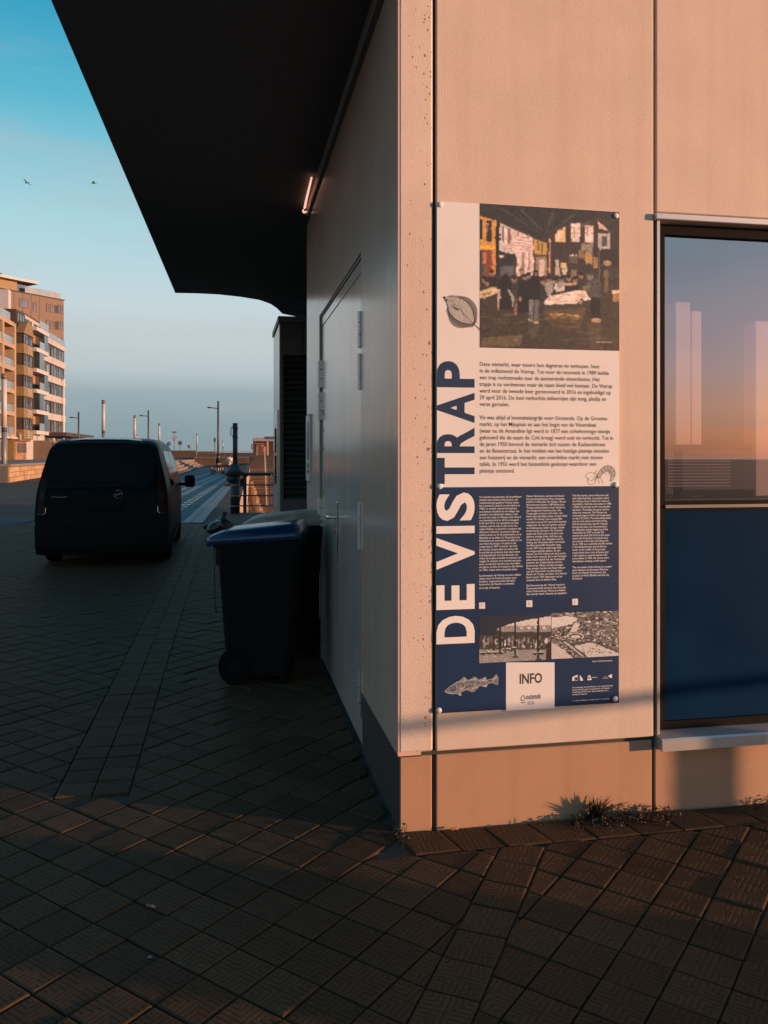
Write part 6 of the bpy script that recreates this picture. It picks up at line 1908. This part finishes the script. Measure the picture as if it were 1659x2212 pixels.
# ------------------------------------------------------------------ stone edge wall of the terrace
stone_m = mat('edge_wall_stone', (0.36, 0.235, 0.13), 0.85, var=0.22, vscale=1.5, bump=0.5, bscale=6, bdist=0.03, objrand=0.15)
mortar = mat('wall_mortar', (0.16, 0.11, 0.07), 0.9)
sw = thing('stone_wall', 'low sunlit wall of pale stone blocks along the terrace on the left', 'wall', C(-22.7, 50))
A_, B_ = C(-22.7, 50), C(-30.3, 80)
dv = (B_ - A_).normalized(); nv = Vector((dv.y, -dv.x, 0))
L_ = (B_ - A_).length
def wq(s, o, z_): 
    p = A_ + dv * s + nv * o
    return (p.x, p.y, z_)
MB().loft([[wq(s, 0.0, -.02), wq(s, 0.06, -.02), wq(s, 0.06, 1.0), wq(s, 0.0, 1.0)] for s in (0, L_)]).build('mortar_bed', mortar, sw)
for r_ in range(3):
    s = -0.4 * (r_ % 2)
    while s < L_:
        w_ = random.uniform(0.8, 1.7)
        a, b_ = max(0, s) + 0.02, min(L_, s + w_) - 0.02
        if b_ - a > 0.1:
            o_ = 0.13 + random.uniform(-.02, .03)
            MB().loft([[wq(t_, 0.05, r_ * .31 + .0), wq(t_, o_, r_ * .31 + .012), wq(t_, o_, r_ * .31 + .285), wq(t_, 0.05, r_ * .31 + .295)] for t_ in (a, b_)]).build('stone', stone_m, sw)
        s += w_
MB().loft([[wq(s, -0.4, 0.97), wq(s, 0.2, 0.97), wq(s, 0.2, 1.10), wq(s, -0.4, 1.10)] for s in (0, L_)]).build('coping', tread_m, sw)
# slabs crossing the plaza left of the van
slab_m = mat('blue_grey_slab', (0.06, 0.07, 0.085), 0.8, var=0.2, vscale=0.8, objrand=0.15, spec=0.1)
gobj = bpy.data.objects['ground']
for i in range(14):
    Y0 = 17.7 + i * 0.0
    X0 = -19 + i * 0.8
    for j in range(3):
        a = [(X0, 17.8 + 0.9 * j + (-X0 - 8) * 0.18), (X0 + 0.78, 17.8 + 0.9 * j + (-X0 - .78 - 8) * 0.18)]
        q = [C(a[0][0], a[0][1])[:2], C(a[1][0], a[1][1])[:2], C(a[1][0], a[1][1] + 0.87)[:2], C(a[0][0], a[0][1] + 0.87)[:2]]
        if X0 < -8.6: MB().prism(q, -0.03, 0.003 + random.uniform(0, .003)).build('slab', slab_m, gobj)

# ------------------------------------------------------------------ lamp columns, street lamps, signs on the promenade
lampglass = mat('lamp_column_white', (0.42, 0.40, 0.385), 0.45, var=0.05)
lampshaded = mat('lamp_column_shaded', (0.17, 0.19, 0.20), 0.45, metal=0.2, var=0.1)  # bluish grey stands for shade on the white column
lampcap = mat('lamp_cap_bronze', (0.13, 0.10, 0.08), 0.5)
def column(px, ptop, Y, zbase, label, r_=0.16):
    p = C((px - 829.5) / FPX * Y, Y)
    zt_ = CAM_H - (ptop - 985) / FPX * Y
    t = thing('lamp_column', label, 'lamp', (p.x, p.y, zbase), group='white cylinder lamp columns along the promenade')
    hh = zt_ - zbase
    smooth(MB().cyl((p.x, p.y, zbase), (p.x, p.y, zbase + hh * 0.46), r_, n=16)).build('foot', lampshaded, t)  # lower half of the column, its shade put into the colour
    smooth(MB().cyl((p.x, p.y, zbase + hh * 0.46 + .002), (p.x, p.y, zbase + hh * 0.50), r_ * 1.02, n=16)).build('band', fdark, t)
    smooth(MB().cyl((p.x, p.y, zbase + hh * 0.50 + .002), (p.x, p.y, zt_ - 0.36), r_, n=16)).build('shade', lampglass, t)
    smooth(MB().cyl((p.x, p.y, zt_ - 0.358), (p.x, p.y, zt_), r_ * 1.04, n=16)).build('cap', lampcap, t)
column(9, 807, 52, 0, 'thick white lamp column at the left edge before the orange house')
column(223.3, 864, 77, TZ, 'tall white lamp column rising right behind the van roof centre', 0.15)
column(291, 897, 106, TZ, 'second tall white lamp column behind the van roof, right of centre', 0.15)
column(344, 914.5, 132, 1.46, 'white lamp column behind the right end of the van roof', 0.15)
column(425.5, 937, 194, 1.46, 'slim white lamp column right of the brown promenade wall', 0.15)
column(482, 952.5, 270, 2.52, 'tiny far white lamp column left of the black mast', 0.2)
column(175, 938.5, 197, 1.46, 'small far white lamp column beside the leftmost dark street lamp')
column(294.5, 938.5, 200, 1.46, 'short far white lamp column touching the taller one over the van roof')
lp_m = mat('street_lamp_grey', (0.05, 0.045, 0.045), 0.5)
def street_lamp(px, ptop, Y, zb, label):
    p = C((px - 829.5) / FPX * Y, Y)
    zt_ = CAM_H - (ptop - 985) / FPX * Y
    t = thing('street_lamp', label, 'lamp', (p.x, p.y, zb), group='dark street lamps with a single arm')
    smooth(MB().cyl((p.x, p.y, zb), (p.x, p.y, zt_), 0.13, 0.11, 10)).build('pole', lp_m, t)
    a, b_ = C((px - 829.5) / FPX * Y - 0.1, Y, zt_ - 0.85), C((px - 829.5) / FPX * Y - 0.75, Y, zt_ - 0.78)
    MB().tube([a, b_], 0.05, 6).build('arm', lp_m, t)
    c = C((px - 829.5) / FPX * Y - 1.25, Y, zt_ - 0.74)
    MB().tube([b_, c], [0.07, 0.10], 6).build('head', lp_m, t)
street_lamp(169.8, 890, 116, TZ, 'dark single-arm street lamp just right of the pale apartment block')
street_lamp(320.5, 886.5, 121, TZ, 'dark single-arm street lamp behind the right end of the van roof')
street_lamp(471.3, 866.5, 97, 0.0, 'dark single-arm street lamp straight above the walker in black')
sign_blue = mat('traffic_blue', (0.012, 0.10, 0.28), 0.4)
sign_white = mat('traffic_white', (0.5, 0.48, 0.46), 0.4)
sign_red = mat('traffic_red', (0.32, 0.03, 0.02), 0.4)
sign_back = mat('sign_back_grey', (0.13, 0.105, 0.09), 0.5)
SYD = 150.0
def sp_(px, py, d=0.0): return at(px, py, SYD + d)
def signpost(px, ytop, label):
    p = C((px - 829.5) / FPX * SYD, SYD)
    t = thing('road_sign', label, 'sign', (p.x, p.y, 1.46))
    MB().cyl((p.x, p.y, 1.46), (p.x, p.y, sp_(px, ytop).z), 0.07, n=8).build('pole', sign_back, t)
    return t
def disc(c, r_, d0, d1, n_=20, rot=0):
    a, b_ = C(0, d0) - C(0, 0), C(0, d1) - C(0, 0)
    ux = C(1, 0) - C(0, 0)
    f = [c + ux * r_ * math.cos(rot + 2 * math.pi * i / n_) + Vector((0, 0, r_ * math.sin(rot + 2 * math.pi * i / n_))) for i in range(n_)]
    return MB().loft([[p + a for p in f], [p + b_ for p in f]])
t = signpost(365, 965, 'round blue roundabout sign on the promenade wall')
disc(sp_(365, 958.7), 0.39, -0.12, -0.08).build('disc', sign_blue, t)
for k in range(3):
    a0 = k * 2 * math.pi / 3
    c = sp_(365, 958.7, -0.15); ux = C(1, 0) - C(0, 0)
    MB().tube([c + ux * 0.2 * math.cos(a0 + j * 0.25) + Vector((0, 0, 0.2 * math.sin(a0 + j * 0.25))) for j in range(6)], [0.03, 0.03, 0.03, 0.03, 0.07, 0.01], 6).build('arrow', sign_white, t)
t = signpost(376.7, 934, 'triangular give way sign under a small name plate on one pole')
disc(sp_(376.7, 947.5), 0.52, -0.12, -0.08, 3, -math.pi / 2).build('triangle', sign_red, t)
disc(sp_(376.7, 947.3), 0.36, -0.16, -0.122, 3, -math.pi / 2).build('triangle_field', sign_white, t)
a, b_ = sp_(371.5, 935), sp_(381.5, 932)
MB().box(a.x, b_.x, a.y - 0.05, a.y + 0.05, a.z, b_.z).build('name_plate', sign_back, t)
t = signpost(389, 962, 'grey back of a round road sign right of the give way sign')
disc(sp_(389, 957), 0.40, -0.10, -0.06).build('disc', sign_back, t)
t = signpost(411, 970, 'small boxy grey cabinet sign on a short pole over the brown wall')
a, b_ = sp_(405, 968), sp_(413.5, 961)
MB().box(a.x, b_.x, a.y - 0.3, a.y + 0.3, a.z, b_.z).build('box', sign_back, t)
MB().box(b_.x - 0.22, b_.x - .02, a.y - 0.34, a.y - 0.302, a.z + 0.08, b_.z - 0.08).build('face', sign_white, t)
t = signpost(323, 955, 'round grey sign back peeking over the right of the van roof')
disc(sp_(323, 951), 0.34, -0.1, -0.05).build('disc', sign_back, t)
t = signpost(299, 953, 'small white notice over the van roof beside two lamp columns')
a, b_ = sp_(297, 955), sp_(301, 945); MB().box(a.x, b_.x, a.y - .05, a.y + .05, a.z, b_.z).build('board', sign_white, t)
t = signpost(240, 953, 'small dark-capped lantern over the middle of the van roof')
a, b_ = sp_(238, 953), sp_(242, 948.5); MB().box(a.x, b_.x, a.y - .1, a.y + .1, a.z, b_.z).build('lantern', sign_white, t)
a, b_ = sp_(237.5, 948.4), sp_(242.5, 947); MB().box(a.x, b_.x, a.y - .15, a.y + .15, a.z, b_.z).build('lantern_cap', fdark, t)
for px, pt, lbl in ((271.8, 946.5, 'short dark post left of the two lamp columns behind the van roof'), (332, 952, 'short dark post at the right end of the van roof')):
    p = C((px - 829.5) / FPX * SYD, SYD)
    t = MB().cyl((p.x, p.y, 1.46), (p.x, p.y, sp_(px, pt).z), 0.16, n=8).build('post', fdark, loc=(p.x, p.y, 1.46))
    tag(t, lbl, 'post')
p = C((662 / 1659 * 500 / 1.507 * 0 + 531 - 829.5) / FPX * 100, 100)
pp_ = C((531.2 - 829.5) / FPX * 110 * 1.0, 110)
t = thing('banner_post', 'thin dark pole with a narrow sign between lamp and street lamp, left of walker', 'post', C((464 - 829.5) / FPX * 124, 124, 0))
pz = C((464 - 829.5) / FPX * 124, 124)
def bz(py): return CAM_H - (py - 985) / FPX * 124
MB().cyl((pz.x, pz.y, 0), (pz.x, pz.y, bz(947)), 0.06, n=8).build('pole', lp_m, t)
MB().box(pz.x - 0.18, pz.x + 0.14, pz.y - 0.04, pz.y + 0.04, bz(955), bz(946)).build('narrow_sign', lp_m, t)
# brown promenade wall, low brick wall, dune grass
bw_wall = mat('brown_brick_wall', (0.115, 0.08, 0.05), 0.85, var=0.25, vscale=0.8, bump=0.4, bscale=4, bdist=0.04, dirt=(0.09, 0.06, 0.04), dscale=0.4, damt=0.5)
def pwall(name, px0, px1, Y, pyt, zb, label, m, th=0.6):
    zt_ = CAM_H - (pyt - 985) / FPX * Y
    q = [C((px0 - 829.5) / FPX * Y, Y), C((px1 - 829.5) / FPX * Y, Y), C((px1 - 829.5) / FPX * Y, Y + th), C((px0 - 829.5) / FPX * Y, Y + th)]
    t = thing(name, label, 'wall', q[0])
    MB().prism([p[:2] for p in q], zb, zt_ - 0.12).build('wall', m, t)
    q2 = [C((px0 - 829.5) / FPX * Y - .1, Y - .12), C((px1 - 829.5) / FPX * Y + .1, Y - .12), C((px1 - 829.5) / FPX * Y + .1, Y + th + .1), C((px0 - 829.5) / FPX * Y - .1, Y + th + .1)]
    MB().prism([p[:2] for p in q2], zt_ - 0.118, zt_).build('coping', tread_m, t)
pwall('promenade_wall', 250, 424, 148.5, 973, 1.3, 'brown wall carrying the road signs, right of the van', bw_wall)
pwall('low_wall', 424.5, 470, 165, 978.5, 1.3, 'low orange-brown wall under the dune grass left of the walker', bw_wall)
pwall('end_wall', 419, 537, 127.95, 988, -0.1, 'dark brown wall closing the far end of the blue boardwalk', bw_wall, 0.1)
gm = mat('dune_grass', (0.055, 0.045, 0.022), 0.9, var=0.4, vscale=4)
gm_ = MB()
for i in range(1500):
    px = rl_.uniform(424, 476); Y = rl_.uniform(168, 196)
    c = C((px - 829.5) / FPX * Y, Y, 1.4)
    hh = rl_.uniform(0.3, 0.95) if px < 466 else rl_.uniform(0.2, 0.5)
    dx = rl_.uniform(-.4, .4)
    gm_.add([(c.x - .12, c.y, 1.4), (c.x + .12, c.y, 1.4), (c.x + dx, c.y, 1.4 + hh + .35)], [(0, 1, 2)])
tag(gm_.build('dune_grass', gm), 'dark dune grass on the low wall left of the walker', 'grass', kind='stuff')
# white sea balustrade
sbm = mat('white_balustrade', (0.36, 0.35, 0.35), 0.6)
sb = thing('sea_balustrade', 'long white sea-front balustrade of square posts on the horizon', 'railing', C(-45, 262, 2.52))
for k in range(46):
    px = 440 + k * 4.35
    c = C((px - 829.5) / FPX * 262, 262)
    MB().box(c.x - 0.17, c.x + 0.17, c.y - .15, c.y + .15, 2.52, 3.05).build('post', sbm, sb)
a, b_ = C((430 - 829.5) / FPX * 262, 262.2), C((660 - 829.5) / FPX * 262, 262.2)
MB().tube([(a.x, a.y, 3.12), (b_.x, b_.y, 3.12)], 0.06, 6).build('top_rail', sbm, sb)
# gulls
gull_m = mat('gull_grey_white', (0.20, 0.19, 0.19), 0.8)
gull_d = mat('gull_dark_tip', (0.03, 0.03, 0.03), 0.8)
def gull(p, sc, rz, roll, label):
    g = thing('gull', label, 'bird')
    smooth(MB().loft([[(r_ * math.cos(a * math.pi / 4), y, 0.8 * r_ * math.sin(a * math.pi / 4)) for a in range(8)] for y, r_ in ((-.26, .012), (-.18, .035), (-.04, .07), (.10, .06), (.17, .04), (.22, .035), (.26, .012))])).build('body', gull_m, g)
    for s in (-1, 1):
        secs = []
        for t_, ln, z_, yy in ((0.04, .17, .03, 0.02), (0.22, .15, .12, .05), (0.42, .11, .13, .02), (0.6, .03, .09, -.08)):
            secs.append([(s * t_, yy + ln / 2, z_), (s * t_, yy, z_ + .012), (s * t_, yy - ln / 2, z_), (s * t_, yy, z_ - .006)])
        wg = MB().loft(secs).build('wing', gull_m, g)
        MB().loft([secs[-1], [(s * .66, -.12, .07)] * 4]).build('wing_tip', gull_d, wg)
    MB().add([(-.02, -.24, 0), (.02, -.24, 0), (.06, -.36, 0), (-.06, -.36, 0)], [(0, 1, 2, 3)]).build('tail', gull_m, g)
    place(g, p, rz); g.rotation_euler = (0, roll, rz); g.scale = (sc,) * 3
gull(at(58, 395, 62), 0.7, R(60), R(18), 'gull gliding at the far left of the blue sky')
gull(at(203, 396, 62), 0.85, R(95), R(-12), 'gull gliding in the blue sky nearer the dark canopy')

# ------------------------------------------------------------------ small things at the foot of the facade
blade_m = mat('grass_blade', (0.028, 0.030, 0.012), 0.6, var=0.4, vscale=20)
def tuft(cx, cy, n_, hh, spread, label, seed):
    r2 = random.Random(seed)
    t = thing('grass_tuft', label, 'plant', (cx, cy, 0))
    m = MB()
    for i in range(n_):
        a = r2.uniform(0, 2 * math.pi); L1 = hh * r2.uniform(0.45, 1.0); out_ = spread * r2.uniform(0.1, 1.0)
        w_ = r2.uniform(0.003, 0.006)
        bx, by = cx + r2.gauss(0, .012), cy + r2.gauss(0, .008)
        dx, dy = math.cos(a), math.sin(a) * 0.45
        px_, py_ = -dy, dx
        prev = None
        V = []
        for s in range(5):
            u_ = s / 4
            x, y = bx + dx * out_ * u_ ** 1.4, by + dy * out_ * u_ ** 1.4
            z_ = L1 * (u_ - 0.35 * u_ * u_ * (out_ / spread))
            ww = w_ * (1 - u_ ** 2 * .95)
            V += [(x - px_ * ww, y - py_ * ww, z_), (x + px_ * ww, y + py_ * ww, z_)]
        m.add(V, [(2 * s, 2 * s + 1, 2 * s + 3, 2 * s + 2) for s in range(4)])
    m.build('blades', blade_m, t, kind='stuff')
    return t
gx_, _ = fs(1282, 1760)
tuft(gx_, FY - 0.026, 110, 0.13, 0.135, 'spiky grass tuft growing from the joint at the foot of the sunlit facade', 3)
leaf_m = mat('weed_leaf', (0.040, 0.022, 0.012), 0.7, var=0.5, vscale=40)
def weed(x0, x1, n_, hh, label, seed, depth_=0.11):
    r2 = random.Random(seed)
    t = thing('creeping_weed', label, 'plant', ((x0 + x1) / 2, FY - 0.05, 0))
    m, st__ = MB(), MB()
    for i in range(n_):
        x, y = r2.uniform(x0, x1), FY - 0.015 - abs(r2.gauss(0, 0.5)) * depth_
        z_ = r2.random() ** 2 * hh * (1 - abs((x - (x0 + x1) / 2) / (x1 - x0)) * 0.8) + 0.004
        a = Vector((r2.gauss(0, 1), r2.gauss(0, 1), r2.gauss(0, .6))).normalized() * r2.uniform(0.004, 0.010)
        b_ = a.cross(Vector((r2.gauss(0, 1), r2.gauss(0, 1), 1))).normalized() * a.length * 0.55
        c = Vector((x, y, z_))
        m.add([c - a, c + b_, c + a, c - b_], [(0, 1, 2, 3)])
        if i % 14 == 0:
            st__.tube([(x, y, 0), (x + r2.gauss(0, .006), y, z_ + 0.01)], 0.0012, 4)
    m.build('leaves', leaf_m, t, kind='stuff'); st__.build('stems', blade_m, t, kind='stuff')
wx0, _ = fs(1338, 1770); wx1, _ = fs(1445, 1760)
weed(wx0, wx1, 430, 0.05, 'low reddish weeds creeping along the facade foot right of the grass tuft', 4)
weed(fs(1215, 1770)[0], fs(1335, 1770)[0], 420, 0.03, 'mat of dark weeds under the spiky grass tuft', 5)
weed(FX - 0.03, FX + 0.03, 80, 0.07, 'little dry weed at the very corner of the building', 6, 0.14)
weed(fs(1600, 1750)[0], fs(1659, 1750)[0] + 0.2, 120, 0.03, 'sparse weeds at the facade foot by the right picture edge', 9)
butt_p = mat('butt_paper', (0.30, 0.22, 0.18), 0.8)
def butt(p, rz, label):
    t = thing('cigarette_butt', label, 'litter')
    MB().cyl((-0.011, 0, 0.004), (0.006, 0, 0.004), 0.004, n=8).build('filter', mat('butt_filter_%d' % len(MATS), (0.26, 0.11, 0.05), 0.8), t)
    MB().cyl((0.0062, 0, 0.004), (0.016, 0, 0.004), 0.0039, n=8).build('paper', butt_p, t)
    place(t, p, rz)
    t.scale = (1.25, 1.25, 1.25)
butt(Vector((fs(978, 1795)[0], FY - 0.02, 0.003)), R(5), 'cigarette butt lying against the plinth near the corner')
butt(gp(324, 1962) + Vector((0, 0, .004)), R(-30), 'crushed cigarette butt alone in the middle of the shaded paving')
chip = mat('pale_litter', (0.10, 0.15, 0.17), 0.7)
for px, py, lbl in ((122, 1515, 'tiny pale paper scrap on the dark paving left of the tile strip'), (70, 1578, 'tiny bluish scrap on the dark paving at the far left'), (323, 2071, 'tiny blue scrap low on the paving, left of centre')):
    p = gp(px, py)
    o = MB().add([(-.012, -.006, .006), (.01, -.009, .004), (.014, .006, .009), (-.006, .010, .005), (-.012, -.006, .003), (.01, -.009, .001), (.014, .006, .006), (-.006, .010, .002)], [(0, 1, 2, 3), (7, 6, 5, 4), (0, 4, 5, 1), (1, 5, 6, 2), (2, 6, 7, 3), (3, 7, 4, 0)]).build('paper_scrap', chip)
    o.location = (p.x, p.y, 0.003)
    o.scale = (0.6, 0.6, 0.6)
    tag(o, lbl, 'litter')

# ------------------------------------------------------------------ street furniture standing right of the frame, towards the sun
fur_m = mat('galvanised_post', (0.35, 0.35, 0.35), 0.5, metal=0.4)
hit = Vector((fsd(1537, 0), FY, 0))
sdir = Vector((SUN_DIR.x, SUN_DIR.y, 0)).normalized()
b0 = hit + sdir * 5.0
t = thing('bollard', 'squat steel bollard on the paving to the right', 'bollard', b0)
smooth(MB().cyl((b0.x, b0.y, 0), (b0.x, b0.y, 0.66), 0.072, n=18)).build('post', fur_m, t)
smooth(MB().ball((b0.x, b0.y, 0.66), (0.072, 0.072, 0.03), 18, 6)).build('cap', fur_m, t)
te = math.tan(R(SUN_EL))
r0 = Vector((FX + 0.5, FY, 0)) + sdir * 8.0
perp = Vector((-sdir.y, sdir.x, 0))
t = thing('guard_rail', 'single-bar guard rail on posts to the right', 'railing', r0)
zr = 0.478 + 8.0 * te
a, b_ = r0 + perp * 2.6, r0 - perp * 3.2
a_, b2 = a + Vector((0, 0, zr)), b_ + Vector((0, 0, zr))
MB().tube([a_, b2], 0.028, 8).build('bar', fur_m, t)
for s in (2.55, -3.15):
    q = r0 + perp * s
    MB().cyl((q.x, q.y, 0), (q.x, q.y, zr), 0.03, n=10).build('post', fur_m, t)
cb = C(6.2, 2.36 - 0.241 * 4.7)
t = thing('utility_cabinet', 'grey roadside utility cabinet with two doors to the right', 'cabinet', cb)
cab_m = mat('cabinet_grey', (0.22, 0.23, 0.22), 0.6)
MB().cbox(-0.2, 0.2, -0.39, 0.39, 0.08, 1.22, 0.01).build('body', cab_m, t).location = (0, 0, 0)
for o in kids(t): o.data.transform(Matrix.Translation(Vector(total_loc(t))))
for s in (-1, 1):
    m = MB().cbox(cb.x - 0.215, cb.x - 0.201, cb.y + (0.01 if s > 0 else -0.37), cb.y + (0.37 if s > 0 else -0.01), 0.12, 1.18, 0.004)
    m.build('cabinet_door', cab_m, t)
MB().cbox(cb.x - 0.17, cb.x + 0.17, cb.y - 0.36, cb.y + 0.36, 0, 0.079, 0.004).build('base', mortar, t)
MB().cbox(cb.x - 0.22, cb.x + 0.22, cb.y - 0.41, cb.y + 0.41, 1.222, 1.26, 0.006).build('lid', cab_m, t)
t.rotation_euler = (0, 0, math.atan2(sdir.y, sdir.x))
